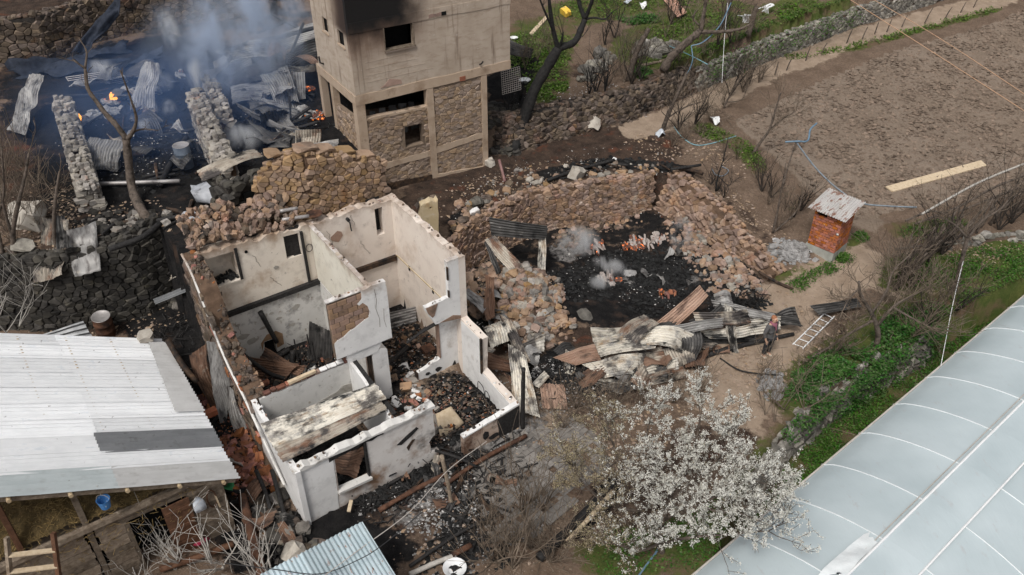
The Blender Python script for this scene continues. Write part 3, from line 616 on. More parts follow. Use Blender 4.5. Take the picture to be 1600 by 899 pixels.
# paths and beaten yard
paint('path', [(985,205),(1060,185),(1130,145),(1200,110),(1330,60),(1440,30),(1540,5),(1640,-30)], .85)
paint('path', [(1005,200),(990,215)], .8)
paint('path', [(1600,458),(1500,462),(1440,470),(1390,450),(1350,425)], .5)
paint('path', [(1340,410),(1290,440),(1230,475),(1180,530),(1120,570)], 1.1, 1.0)
paint('path', [(1230,500),(1180,570),(1130,620),(1200,600)], 1.6, .75); paint('path', [(1110,600),(1150,640)], 1.5, .7); paint('path', [(840,620),(860,680)], 1.0, .6)
paint('path', [(690,580),(650,620)], .9, .55)
# green
for pts, r, a in [([(1260,620),(1330,570),(1400,520),(1460,490)], 1.3, 1), ([(1400,430),(1470,420),(1560,420),(1600,400)], 1.1, .9), ([(1330,700),(1420,620),(1520,540),(1600,480)], 1.5, 1), ([(1150,880),(1230,770),(1300,700)], 1.2, .9),
    ([(1400,360),(1500,350)], .6, .7), ([(1230,440),(1290,425),(1325,400)], .55, .9), ([(850,50),(830,110)], 1.8, .95), ([(1010,80),(1060,40),(1150,20)], 1.8, 1), ([(1200,30),(1250,10)], 1.4, .9), ([(900,20),(1000,0),(1100,-20)], 1.8, .9), ([(870,120),(850,150)], 1.0, .7),
    ([(1100,200),(1160,230),(1180,260)], .7, .75), ([(1070,110),(1130,90)], .7, .8), ([(1180,80),(1320,30)], .7, .7), ([(1230,95),(1340,75),(1450,45),(1560,15)], .35, .7), ([(950,870),(1050,860),(1120,890)], 1.0, .75), ([(1240,330),(1230,300)], .5, .4), ([(1330,380),(1350,370)], .4, .6), ([(1500,420),(1590,380)], .8, .9)]: paint('grass', pts, r, a)
# burnt ground
W['char'] = np.where(poly_mask(GX, GY, [PA2, PB, PC, PD, PE, at(1180,480,0), at(1050,490,0), at(900,505,0), at(850,450,0)]), .62, 0.)
for pts, r, a in [([(270,470),(265,520),(300,600),(330,680)], 1.3, 1.0), ([(560,770),(640,745),(700,715),(760,690)], .8, 1.0), ([(150,360),(200,350),(280,335)], 1.2, .95), ([(60,130),(40,170),(70,210)], 1.2, .8), ([(730,360),(735,430),(755,500)], .8, .8), ([(820,580),(900,575),(960,590)], .8, .8), ([(450,830),(520,830),(600,860)], .9, .8), ([(900,440),(960,420),(1030,420),(1080,400),(1000,460),(920,480)], 1.25, 1), ([(1120,465),(1040,480),(950,490)], .7, .9), ([(200,150),(200,250),(240,310)], 3.2, 1), ([(300,100),(420,120),(440,210),(390,250)], 2.6, 1), ([(100,120),(250,90)], 3, .9), ([(480,180),(500,230)], 1.5, 1), ([(330,290),(300,310)], 1.6, 1),
    ([(270,500),(280,560),(330,660),(350,720)], 1.0, .85), ([(360,780),(420,860),(480,870)], 1.2, .8), ([(600,740),(520,800)], .75, .95), ([(690,720),(740,770),(720,850)], 1.0, .65), ([(700,690),(800,690)], .8, .8), ([(700,620),(760,640)], 1.1, .9), ([(640,560),(600,600)], .9, .7), ([(400,560),(480,560)], 1.4, .8), ([(640,480),(620,440)], 1.0, .75), ([(540,720),(480,690)], 1.2, .9),
    ([(870,560),(900,590),(960,600)], 1.0, .6), ([(800,170),(790,130),(815,100)], 1.0, .95), ([(850,275),(930,255),(1010,260),(1075,268)], .38, .9), ([(150,340),(250,330)], 1.2, .8), ([(735,330),(745,400)], .7, .6), ([(1290,500),(1270,470)], .3, .35), ([(900,830),(960,760)], .35, .9), ([(1130,460),(1190,480)], .5, .7), ([(250,30),(430,30)], 2.5, .6)]: paint('char', pts, r, a)
for pts, r, a in [([(700,310),(780,285),(860,262),(960,232),(1000,225)], 1.9, 1.0), ([(40,180),(30,250),(60,330),(120,330)], 1.6, .7), ([(20,120),(60,150)], 1.5, .8), ([(740,300),(820,275),(950,240)], 1.3, .9), ([(780,290),(900,270),(1000,270),(1060,290)], 1.0, .8), ([(740,330),(740,450),(770,520)], 1.1, .9), ([(1110,300),(1160,330),(1200,380)], .6, .5), ([(850,490),(900,530),(1000,510),(1120,500)], .7, .7), ([(600,790),(700,780)], 2.2, .6), ([(750,800),(850,690),(900,640)], 2.0, .45), ([(120,380),(260,360)], 1.5, .7), ([(30,420),(50,330)], 1.6, .35), ([(840,130),(900,110)], 1.2, .5), ([(1290,490),(1330,440),(1310,520)], .35, .55), ([(1000,220),(1040,240)], .5, .6), ([(850,600),(950,620),(1050,600)], 1.0, .5), ([(1130,690),(1050,720),(950,800)], 1.6, .55), ([(200,520),(260,500)], .8, .5)]: paint('dark', pts, r, a)
for pts, r, a in [([(640,800),(680,760)], .9, .55), ([(730,690),(800,700),(830,660)], .7, .62), ([(800,720),(770,790)], .8, .5), ([(1210,395),(1250,390)], .5, .85), ([(905,380),(880,395)], .6, .8), ([(940,435),(980,440)], .4, .7), ([(1195,595),(1215,605)], .35, .9), ([(300,160),(260,120)], .8, .3), ([(700,660),(690,640)], .6, .5), ([(1080,440),(1100,430)], .4, .5)]: paint('ash', pts, r, a)
trail = np.maximum(stroke([(990,207),(1060,185),(1130,145),(1200,110),(1330,60),(1440,30),(1540,5)], .6, .4), stroke([(1345,412),(1290,440),(1230,475),(1180,530)], .8, .4))
for k_ in ('grass','dark','char'): W[k_] = W[k_] * (1 - .9 * trail)
W['path'] = np.maximum(W['path'], trail)
ny, nx = GX.shape
vs = np.stack([GX.ravel(), GY.ravel(), GZ.ravel()], 1)
ii = (np.arange(ny - 1)[:, None] * nx + np.arange(nx - 1)[None]).ravel()
fs = np.stack([ii, ii + 1, ii + nx + 1, ii + nx], 1)
me = bpy.data.meshes.new('ground'); me.vertices.add(len(vs)); me.vertices.foreach_set('co', vs.ravel()); me.loops.add(fs.size); me.loops.foreach_set('vertex_index', fs.ravel())
me.polygons.add(len(fs)); me.polygons.foreach_set('loop_start', np.arange(0, fs.size, 4)); me.polygons.foreach_set('use_smooth', np.ones(len(fs), bool)); me.update()
for nm, ks in (('wa', ('path', 'grass', 'char')), ('wb', ('field', 'ash', 'dark'))):
    ca = me.color_attributes.new(nm, 'FLOAT_COLOR', 'POINT'); d = np.ones((len(vs), 4), np.float32)
    for i, k in enumerate(ks): d[:, i] = W[k].ravel()
    ca.data.foreach_set('color', d.ravel())
me.materials.append(MAT['ground']); ground = link(bpy.data.objects.new('ground', me)); tag(ground, 'burnt yard, terraces, footpath and tilled earth of the hillside', kind='structure')
def wsample(k, X, Y):
    i = np.clip(np.searchsorted(gx, X), 0, nx - 1); j = np.clip(np.searchsorted(gy, Y), 0, ny - 1); return W[k][j, i]

# ---------------------------------------------------------------- dry stone walls and retaining walls
def wp(p, zf, zt): return (p[0], p[1], zf, zt)
stone_wall('retaining_wall', 'tall smoke-blackened dry stone retaining wall behind the silver barn roof', [wp(p, 1.0, zt) for p, zt in zip(LW, (4.2, 4.15, 4.2, 4.4, 4.6))], .17, 'stone_dark', 'earth_dark', th=.5, n_parts=300, seed=3, tilt=10, batter=.05)
def shift(pts, dx, dy): return [Vector((p[0]+dx, p[1]+dy, p[2])) for p in pts]
q = RWALL
stone_wall('retaining_wall', 'scorched rubble retaining wall between the tower and the footpath, below the grass', [wp(q[0] - Vector((1.6,-.2,0)), 1.9, 3.7), wp(q[0], 1.95, 3.75), wp(q[1], 2, 3.75), wp(q[2], 2.05, 3.6), wp(q[3], 2.1, 3.5)], .155, 'stone_scorched', 'earth_dark', th=.4, n_parts=300, seed=4, tilt=22, batter=.3, ragged=.2)
stone_wall('retaining_wall', 'grey dry stone wall along the uphill side of the footpath above the field', [wp(q[3], 2.1, 3.35), wp(q[4], 2.2, 3.45), wp(q[5], 2.4, 3.6), wp(q[6], 2.5, 3.7), wp(q[7], 2.6, 3.8)], .16, 'stone_grey', 'earth_core', th=.4, n_parts=300, seed=5, tilt=16, batter=.12, ragged=.15)
q = BWALL
stone_wall('retaining_wall', 'far stone terrace wall behind the burning ruin under blue smoke', [wp(p, 4.7, 6.9) for p in q[:6]], .18, 'stone_scorched', 'earth_dark', th=.4, n_parts=260, seed=6, tilt=10, batter=.06, ragged=.25)
stone_wall('pit_wall', 'reddish fire-stained stone wall at the back of the smoking pit', [wp(PA, .0, 1.9), wp(PA2, .0, 2.0), wp(PB, .0, 2.05), wp((PB+PC)/2, -.1, 2.05), wp(PC, -.1, 2.0)], .14, 'stone_red', 'mud_mortar', th=.45, n_parts=300, seed=7, tilt=10, batter=.08, ragged=.2)
stone_wall('pit_wall', 'tumbled pinkish stone side wall of the smoking pit, nearest the brick outhouse', [wp(PC, -.1, 1.95), wp(PD, -.1, 1.35), wp(PE, -.1, .55)], .15, 'stone_red', 'mud_mortar', th=.6, n_parts=260, seed=8, tilt=25, batter=.45, ragged=.3)
stone_wall('retaining_wall', 'low tumbled stone wall under ivy between the yard and the greenhouse', [wp(p, -1.6, z) for p, z in zip(LOWW[1:6], (-.4, -.25, -.15, -.2, -.3))], .23, 'stone_grey', 'earth_core', th=.35, n_parts=150, seed=9, tilt=25, batter=.2, ragged=.25)
stone_wall('field_wall', 'short mossy stone bank at the foot of the ploughed field by the thorn hedge', [wp(at(1470,402,.2), .1, .6), wp(at(1530,395,.25), .15, .75), wp(at(1620,385,.3), .2, .85)], .2, 'stone_grey', 'earth_core', th=.3, n_parts=60, seed=10, tilt=30, batter=.4, ragged=.2)
# walls of the burnt-out building on the upper terrace
def free_wall(label, a, b, z0, za, zb, th, size, m, n, seed, side=False):
    a, b = Vector(a), Vector(b); d = (b - a).normalized(); nrm = Vector((d.y, -d.x, 0))
    t = thing('ruin_wall', label, 'wall', group='broken walls of the burnt-out building')
    pth = [wp(a, z0, za), wp((a+b)/2, z0, (za+zb)/2), wp(b, z0, zb)]
    obj('core', core([(p[0], p[1], p[2], p[3]) for p in pth], th), 'mud_mortar', t)
    trs = courses(pth, size, seed=seed, depth=.22, tilt=12, ragged=.12)
    bk = [(p[0] - nrm.x*th, p[1] - nrm.y*th, p[2], p[3]) for p in pth]; trs += courses(bk, size, seed=seed+1, depth=.22, tilt=12, flip=True)
    for e, zt in ((a, za), (b, zb)): trs += courses([(e.x, e.y, z0, zt), (e.x - nrm.x*th, e.y - nrm.y*th, z0, zt)], size, seed=seed+2, depth=.24, tilt=10)
    rnd = random.Random(seed); L = (b-a).length; s = 0
    while s < L:
        wd = size * rnd.uniform(.9, 1.8)
        for r in range(max(2, int(th/(size)))):
            p = a + d*(s+wd/2) - nrm*((r+.5)*th/max(2, int(th/size))); f = s / L
            trs.append(((p.x, p.y, za+(zb-za)*f + rnd.uniform(-.1,.1)), (rnd.uniform(-.3,.3), rnd.uniform(-.3,.3), rnd.uniform(0,3)), (wd/2, size*.55, size*.45*rnd.uniform(.7,1.4)), rnd.randrange(8)))
        s += wd
    trs.sort(key=lambda q: -q[0][2])
    for q in trs[:n]: put('stone', q, m, t)
    merged('small_stones', trs[n:], m, t); return t
free_wall('crumbled stone wall stub along the left edge of the burning ruin', at(82,150,6.0), at(118,285,5.6), 4.2, 5.9, 5.3, .55, .17, 'stone_ashen', 170, 21)
free_wall('pale ash-dusted stone wall running through the middle of the burning ruin', at(292,140,6.1), at(338,250,5.6), 4.2, 6.0, 5.6, .55, .18, 'stone_ashen', 180, 22)
free_wall('short stone stub behind the ash-dusted wall in the burning ruin', at(318,120,6.1), at(340,170,5.8), 4.3, 6.0, 5.7, .4, .18, 'stone_ashen', 70, 23)
# the tan ruin wall standing behind the white house, with its corner
t = thing('ruin_wall', 'tan stone gable ruin with a broken top standing behind the white house', 'wall')
pth = [hw(2.75,8.3)[:2] + (4.2, 5.9), hw(3.2,8.1)[:2] + (4.2, 6.5), hw(3.75,7.75)[:2] + (4.2, 6.95), hw(4.25,7.5)[:2] + (3.9, 7.0)]
stone_wall('', '', pth, .145, 'stone_tan', 'mud_mortar', th=.5, n_parts=140, parent=t, seed=31, tilt=6)
pth = [hw(4.25,7.42)[:2] + (3.6, 7.0), hw(5.4,7.45)[:2] + (3.0, 6.6), hw(6.95,7.5)[:2] + (2.0, 5.9)]
stone_wall('', '', pth, .14, 'stone_tan', 'mud_mortar', th=.55, n_parts=160, parent=t, seed=32, tilt=6)
for (u, b, z, a, w_) in [(3.5,8.15,6.95,.2,.5),(4.4,7.7,7.08,.5,.75),(5.0,7.75,6.85,.4,.7),(5.7,7.8,6.55,.3,.7),(6.4,7.8,6.2,.45,.65)]:
    put('capstone', (hw(u,b,z), (R(4),R(9),HA*0+R(34.7)+a*.3), (w_/2,.28,.055), 2), 'stone_tan', t)
# soot-black oven stump left of it
t = thing('oven_stump', 'soot-black square stone oven stump beside the tan ruin wall', 'oven')
a, b = at(392,318,5.0), at(452,303,5.0); a = far(372,330,0+at(372,330,4.6).y); b = at(415,330,4.5)
p0, p1 = at(368,352,4.4), at(418,330,4.4); dd = (p1-p0).normalized(); nn = Vector((-dd.y, dd.x, 0))
pp = [p0 + nn*1.1, p0, p1]; stone_wall('', '', [(p.x, p.y, 4.2, z) for p, z in zip(pp, (5.75, 5.75, 5.85))], .24, 'stone_dark', 'earth_dark', th=.5, n_parts=60, parent=t, seed=35, tilt=5, aspect=1.3, holes=[(1.1+.42,1.1+.8,5.15,5.38)])
obj('soot_hole', beam(p0 + dd*.45 + Vector((0,0,.9)) - nn*.06, p0 + dd*.82 + Vector((0,0,.9)) - nn*.06, .1, .2), 'void', t)
obj('back_fill', box(-.1,.1,-.1,.1,0,.1), 'earth_dark', t, loc=p0 + dd*.5 + nn*.6)
OVEN = (p0, p1, nn, dd)
# cream plaster wall stub at the back corner of the house
t = thing('plaster_stub', 'ochre-stained upright plaster wall stub behind the white house corner', 'wall')
p = at(672,385,2.0); d = HU; o = obj('slab', fixn(*panel('x', 0, .32, jag((-.3,-.3),(.34,-.3),3,.05) + jag((.34,-.3),(.40,1.9),7,.05)[1:] + jag((.40,1.9),(-.22,1.75),5,.1)[1:] + jag((-.22,1.75),(-.38,.6),5,.06)[1:-1], [[(.08,1.55),(.16,1.57),(.15,1.66),(.07,1.64)]])), 'plaster_ochre', t); t.location = p; t.rotation_euler = (0,0,R(20))
for k in range(26):
    put('stone', ((random.uniform(-.35,.38), random.uniform(.3,.45), random.uniform(0,1.8)), (random.random(), random.random(), random.random()), (.13,.1,.09), k), 'stone_scorched', t)
# ---------------------------------------------------------------- the burnt white house (local frame: x along the back wall, y to the back, z up)
HR = R(34.7)
house = thing('ruined_house', 'roofless white plastered house gutted by fire, open rooms seen from above', 'house', HO, HR)
def hp(name, vf, m, parent=None): return obj(name, vf, m, parent or house)
def chip(cx, cz, rx, rz, n=11, seed=0):
    r = random.Random(seed); return [(cx + rx*math.cos(2*math.pi*i/n)*r.uniform(.7,1.2), cz + rz*math.sin(2*math.pi*i/n)*r.uniform(.7,1.2)) for i in range(n)]
# back wall, left room
slot = [(2.95,3.85),(3.47,3.84),(3.46,4.66),(2.96,4.70)]
niche = [(.46,3.72),(1.38,3.72),(1.36,4.75),(.50,4.78)]
fire = [(1.62,.35),(2.02,.35),(2.03,1.02),(1.66,1.02)]
bl = hp('back_wall', panel('x', 6.9, .34, [(.2,0),(3.9,0)] + jag((3.9,4.78),(.2,5.02),26,.09), [niche, slot, fire]), 'plaster_cream')
lower = hp('back_wall_lower', panel('x', 6.885, .013, jag((.4,.0),(3.86,.0),2,.0) + jag((3.86,2.55),(.42,2.5),12,.025), [fire]), 'plaster_grey', bl)
hp('niche_lining', fixn(*add(add(add(box(.40,1.44,7.5,7.55,3.6,4.85), box(.40,.46,6.95,7.5,3.6,4.85)), box(1.38,1.44,6.95,7.5,3.6,4.85)), box(.40,1.44,6.93,7.5,3.64,3.72))), 'plaster_cream', bl)
hp('niche_shelf', box(.47,1.37,6.85,7.2,3.68,3.73), 'plaster_cream', bl)
hp('slot_dark', add(box(2.85,3.55,7.02,7.07,3.7,4.85), box(2.9,3.5,6.95,7.02,3.79,3.845)), 'char', bl)  # black box painted in for the shade inside the slot
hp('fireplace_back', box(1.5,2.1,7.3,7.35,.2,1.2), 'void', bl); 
hp('fireplace_patch', panel('x', 6.87, .012, [(1.55,.7),(1.66,1.05),(2.05,1.05),(2.05,.6),(2.3,.65),(2.32,1.1),(2.12,1.3),(1.8,1.28),(1.55,1.02)]), 'brick_dusty', bl)
hp('door_post', box(3.5,3.585,6.83,6.9,2.72,4.7), 'char', bl)
hp('ledger_beam', fixn(*beam((.36,6.84,2.62),(3.9,6.84,2.66),.12,.15,jit=.015)), 'char', bl)
for k, (x, z, rx, rz) in enumerate([(1.05,1.55,.2,.1),(2.95,1.95,.16,.1),(1.3,1.25,.2,.12),(2.1,2.05,.08,.05),(2.55,4.0-.3,.1,.06),(.95,2.05,.09,.05),(1.75,1.6,.15,.05),(2.3,1.75,.12,.06),(2.7,1.3,.14,.07)]):
    hp('plaster_chip', panel('x', 6.876, .008, chip(x, z, rx, rz, seed=k)), 'concrete', bl)
hp('wall_ring', tube([(3.72+.11*math.cos(a*.42), 6.86, 4.02+.14*math.sin(a*.42)) for a in range(16)], .012, 5), 'char', bl)
hp('pipe_hole', lathe([(.0,0),(.05,0),(.05,.03)], 10), 'void', bl).matrix_local = Matrix.Translation((1.72,6.87,4.62)) @ Matrix.Rotation(R(90), 4, 'X')
# right room
br = hp('back_wall', panel('x', 6.9, .34, [(3.9,0),(7.0,0)] + jag((7.0,4.82),(3.9,4.80),22,.06), [[(6.15,3.58),(6.44,3.58),(6.44,4.62),(6.15,4.62)]]), 'plaster_pink')
hp('window_back', add(box(6.05,6.54,7.3,7.34,3.4,4.8), box(6.1,6.5,6.98,7.3,3.5,3.575)), 'char', br)
hp('ledger_beam', fixn(*beam((4.0,6.87,2.52),(6.76,6.87,2.5),.1,.2,jit=.02)), 'char_brown', br)
hp('plaster_chip', panel('x', 6.885, .013, chip(4.72,4.05,.2,.2,9,5)), 'brick_dusty', br)
hp('lamp_bracket', add(tube([(5.15,6.88,4.55),(5.18,6.78,4.5),(5.2,6.8,4.25),(5.22,6.82,4.15)], .022, 6), tube([(5.15,6.9,4.6),(5.15,6.78,4.6)], .06, 8)), 'wire_black', br)
rw = hp('right_wall', panel('y', 6.78, .24, [(-.3,-.1),(7.2,-.1),(7.2,4.8)] + jag((7.2,4.8),(2.62,4.80),30,.05)[1:] + [(2.62,2.5)] + jag((2.62,2.5),(1.42,2.44),5,.03)[1:] + jag((1.42,2.44),(1.5,1.12),5,.03)[1:] + jag((1.5,1.12),(-.3,.97),8,.03)[1:]), 'plaster_pink')
hp('white_lower_face', panel('y', 6.765, .013, [(-.25,0),(2.6,0),(2.6,2.42),(1.45,2.4),(1.52,1.08),(-.25,.93)]), 'plaster_white', rw)
hp('ledge', box(6.76,6.79,2.7,6.85,2.56,2.60), 'plaster_ochre', rw)
for yy in (4.3, 5.9): hp('beam_socket', box(6.772,6.785,yy,yy+.12,2.42,2.62), 'void', rw)
hp('door_jamb', box(6.73,6.80,1.40,1.47,1.05,2.45), 'char_brown', rw)
# upper and lower cross wall on the right
hp('front_pier', panel('x', 2.62, .16, [(6.79,2.47),(6.79,4.82)] + jag((6.79,4.82),(6.38,4.80),3,.03)[1:] + [(6.40,4.2),(6.38,3.48)] + jag((6.38,3.48),(5.54,3.45),7,.03)[1:] + [(5.58,3.25),(5.66,3.12),(5.72,2.95),(5.78,2.85),(5.86,2.66),(6.1,2.62)]), 'plaster_white')
hp('brick_edge', panel('x', 2.605, .012, [(5.56,3.42),(5.98,3.43),(5.9,3.2),(5.84,3.02),(5.76,2.98),(5.62,3.2)]), 'brick_dusty')
hp('brick_edge', panel('x', 2.605, .012, [(6.02,2.66),(6.78,2.5),(6.78,2.62),(6.5,2.75)]), 'brick_dusty')
hp('frame_strip', box(6.36,6.40,2.585,2.66,4.15,4.62), 'char_brown')
hp('frame_strip', box(6.37,6.405,2.585,2.66,3.5,3.75), 'char_brown')
hp('cross_wall', panel('x', 2.9, .14, [(5.25,-.1),(6.78,-.1),(6.78,2.42),(6.14,2.36)] + jag((6.14,2.36),(6.12,.98),5,.03)[1:] + jag((6.12,.98),(5.25,.74),7,.04)[1:]), 'plaster_white')
hp('wall_end', box(5.215,5.248,2.88,3.06,0,.76), 'char_brown'); hp('wall_end', box(6.075,6.118,2.87,3.06,1.0,2.34), 'brick_dusty')
for k, (x, z, rx, rz) in enumerate([(6.0,.55,.18,.15),(6.6,.35,.16,.35),(5.6,.55,.12,.1)]): hp('soot_mark', panel('x', 2.886, .008, chip(x, z, rx*.7, rz*.7, 10, 70+k)), 'char')
hp('charred_lintel', tube(smooth_line([(4.9,2.8,2.25),(5.6,2.85,2.42),(6.3,2.86,2.5),(6.85,2.84,2.48)], 3), [.045]*3+[.06]*7, 6), 'char')
# cross wall in the middle: brick core under broken white plaster
fc = hp('facade_core', panel('x', 2.79, .14, [(2.58,2.74),(4.40,2.74),(4.40,4.78),(2.58,4.79)]), 'mortar')
z = 2.76; row = 0
while z < 4.7:
    x = 2.56 - (.15 if row % 2 else 0)
    while x < 4.35:
        x0, x1 = max(x, 2.575), min(x + .29, 4.40)
        if x1 - x0 > .05 and x0 < 3.95 and z > 3.2: put('brick', (((x0+x1)/2, 2.80, z+.088), (0,0,0), ((x1-x0)/2-.006, .035, .082), random.randrange(4)), 'brick_dusty', fc, 'block')
        x += .30
    z += .178; row += 1
hp('plaster_skin', panel('x', 2.755, .032, [(2.60,2.72),(4.42,2.72)] + jag((4.42,2.72),(4.41,4.6),3,.01)[1:] + jag((4.41,4.6),(4.38,4.8),2,.01)[1:] + jag((4.38,4.8),(3.62,4.80),4,.02)[1:] +
   [(3.60,4.52),(3.45,4.40),(3.50,4.33),(3.62,4.38),(3.76,4.20),(3.80,3.98),(3.75,3.80),(3.55,3.74),(3.25,3.60),(3.1,3.58),(2.90,3.45),(2.68,3.40),(2.60,3.34)]), 'plaster_white')
hp('top_coping', fixn(*panel('x', 2.76, .17, [(2.54,4.79),(4.40,4.78)] + jag((4.40,4.82),(2.54,4.83),16,.035))), 'plaster_white')
hp('crack', tube([(4.02,2.752,4.7),(4.05,2.752,4.3),(4.0,2.752,4.0),(4.08,2.752,3.6),(4.06,2.752,3.3)], .006, 4), 'mortar')
hp('crack', tube([(4.25,2.752,3.9),(4.22,2.752,3.5),(4.27,2.752,3.2)], .005, 4), 'mortar')
hp('door_lintel', panel('x', 2.80, .15, [(2.95,2.34),(3.9,2.36)] + jag((3.9,2.36),(4.08,2.64),3,.03)[1:] + [(4.08,2.69),(2.93,2.69)]), 'plaster_white')
hp('floor_gap', box(2.6,4.38,2.83,3.0,2.64,2.76), 'char')
pier = hp('door_pier', panel('x', 2.82, .5, [(3.72,0),(4.26,0),(4.24,2.30),(4.05,2.43),(3.74,2.36)]), 'plaster_white')
hp('door_frame', box(3.62,3.70,2.84,3.0,.1,2.35), 'char_brown', pier); hp('soot_side', box(3.70,3.718,2.86,3.3,.1,2.3), 'plaster_burnt', pier)
# partition between the rooms
pt = hp('partition', panel('y', 3.84, .11, [(2.95,2.74),(6.88,2.74)] + jag((6.88,4.79),(2.95,4.80),22,.035)), 'plaster_yellow')
hp('top_coping', panel('y', 3.825, .14, [(2.95,4.795),(6.88,4.795)] + jag((6.88,4.82),(2.95,4.83),22,.03)), 'plaster_white', pt)
hp('partition_lower', panel('y', 3.86, .10, [(2.95,0),(6.88,0),(6.88,2.66),(2.95,2.66)]), 'plaster_grey', pt)
# one-storey front rooms
lw = hp('extension_side_wall', panel('y', -.02, .15, [(-.1,-.5),(3.0,-.3)] + jag((3.0,2.32),(-.1,2.12),12,.05)), 'plaster_white')
eb = hp('extension_back_wall', panel('x', 2.9, .16, [(.2,0),(3.02,0)] + jag((3.02,2.36),(.2,2.32),14,.06)), 'plaster_grey')
hp('damp_patch', panel('x', 2.885, .012, [(.9,.1),(3.0,.1),(2.98,1.5),(2.7,1.55),(2.5,1.42),(1.9,1.32),(1.4,1.1),(1.1,.7)]), 'concrete', eb)
x = .35
while x < 2.9:
    wd = random.uniform(.16,.30); put('brick', ((x+wd/2, 2.97, 2.38+random.uniform(0,.03)), (0,random.uniform(-.06,.06),random.uniform(-.12,.12)), (wd/2-.01,.08,.04), random.randrange(4)), random.choice(['brick_rubble','plaster_white','brick_dusty']), eb, 'block'); x += wd
hp('timber_plate', fixn(*beam((1.1,2.92,2.47),(1.95,2.92,2.5),.12,.07,jit=.01)), 'wood_pale', eb)
hp('divider_wall', panel('y', 2.98, .13, [(.1,0),(2.9,0)] + jag((2.9,2.34),(.1,2.14),12,.07)), 'plaster_white')
hp('divider_beam', fixn(*beam((3.14,.3,2.18),(3.14,2.8,2.36),.12,.1,jit=.02)), 'char')
fw = hp('front_wall', panel('x', 0, .15, [(0,-.5),(2.3,-.45),(4.28,-.2)] + jag((4.28,-.2),(4.30,.32),3,.02)[1:] + jag((4.30,.32),(4.02,.36),3,.03)[1:] + jag((4.02,.36),(3.98,.80),4,.05)[1:] + jag((3.98,.80),(4.20,1.0),3,.04)[1:] + jag((4.20,1.0),(4.18,2.1),4,.02)[1:] + [(2,2.09),(0,2.08)], [[(1.08,.62),(2.03,.62),(2.03,1.98),(1.12,1.98)]]), 'plaster_sooty')
hp('coping', fixn(*panel('x', -.06, .27, jag((-.06,2.05),(4.24,2.1),16,.02) + jag((4.24,2.2),(-.06,2.15),26,.05))), 'plaster_grey', fw)
hp('white_corner', panel('x', -.014, .012, [(.0,-.3),(1.0,-.2)] + jag((1.0,-.2),(1.07,2.0),8,.03)[1:] + [(0,2.03)]), 'plaster_white', fw)
hp('soot_band', panel('x', -.015, .012, jag((.95,1.86),(2.6,1.98),10,.05) + [(2.6,2.06),(.95,2.06)]), 'char', fw)
hp('window_sill', fixn(*beam((1.05,.02,.60),(2.06,.02,.60),.26,.07,jit=.02)), 'plaster_grey', fw)
hp('window_post', box(2.0,2.06,-.03,.10,.45,2.02), 'char', fw)
hp('soot_streak', panel('x', -.016, .012, [(2.95,1.32),(3.3,1.52),(3.62,1.66),(3.68,1.58),(3.45,1.42),(3.1,1.25)]), 'char', fw)
hp('soot_streak', panel('x', -.013, .010, [(3.25,1.05),(3.45,1.25),(3.55,1.22),(3.38,1.02),(3.3,.88)]), 'char_brown', fw)
hp('base_gap', box(1.1,4.2,-.12,.0,-.35,-.1), 'char', fw)
fr = hp('front_wall_stub', panel('x', -.32, .16, [(4.96,-.35),(6.98,-.4)] + jag((6.98,.93),(4.96,.66),9,.03)), 'plaster_burnt')
hp('white_top', fixn(*panel('x', -.33, .18, [(4.96,.66),(6.98,.93)] + jag((6.98,.98),(4.96,.72),9,.025))), 'plaster_white', fr)
hp('black_face', panel('x', -.336, .012, [(6.25,-.3),(6.97,-.35),(6.97,.9),(6.15,.78),(6.22,.3)]), 'char', fr)
hp('white_foot', panel('x', -.336, .012, [(5.45,-.3),(6.2,-.3),(6.1,-.12),(5.75,-.02)]), 'plaster_white', fr)
for k, (x, z, rx, rz) in enumerate([(5.75,.35,.12,.16),(6.05,.15,.2,.1)]): hp('soot_mark', panel('x', -.334, .010, chip(x, z, rx, rz, 10, 90+k)), 'char', fr)
# thick rubble-stone side wall on the left, stepping down to the front
sw = hp('left_stone_wall', panel('y', -.05, .48, [(2.95,-.4),(7.25,.2),(7.25,5.0)] + jag((7.25,5.0),(6.0,4.75),4,.15)[1:] + jag((6.0,4.75),(5.2,3.4),4,.2)[1:] + jag((5.2,3.4),(4.4,2.75),4,.15)[1:] + jag((4.4,2.75),(2.95,2.3),6,.12)[1:]), 'mud_mortar')
trs = courses([(-.06,2.95,0,2.3),(-.06,4.4,.2,2.7),(-.06,5.2,.4,3.4),(-.06,6.0,.5,4.7),(-.06,7.25,.6,5)], .22, seed=41, depth=.14, tilt=8, flip=True)
for k in range(190):
    y = random.uniform(2.95, 7.2); zt = np.interp(y, [2.95,4.4,5.2,6,7.25], [2.3,2.75,3.4,4.75,5.0]); s = random.uniform(.03,.085)
    trs.append(((random.uniform(-.02,.42), y, zt + random.uniform(-.06,.05)), (random.random()*3, random.random()*3, random.random()*3), (s*1.3,s,s*.7), k))
for q in trs[:80] + trs[-90:]: put('stone', q, 'stone_scorched' if random.random() < .82 else 'brick_rubble', sw)
merged('small_stones', trs[80:-90], 'stone_scorched', sw)
hp('inner_plaster', panel('y', .43, .012, [(3.1,0),(6.88,0),(6.88,4.9),(6.2,4.7),(5.6,3.0),(4.6,2.4),(3.1,2.2)]), 'plaster_burnt', sw)
hp('lath_strip', tube(smooth_line([(-.06,7.2,5.02),(-.07,6.3,4.72),(-.08,5.3,3.35),(-.1,4.4,2.62),(-.1,3.4,2.25),(-.12,2.2,1.6),(-.1,1.0,.7)], 3), .045, 5), 'plaster_grey', sw)
hp('wall_plate', fixn(*beam((.42,5.6,2.55),(.36,3.3,2.30),.12,.13,jit=.02)), 'brick_dusty', sw)
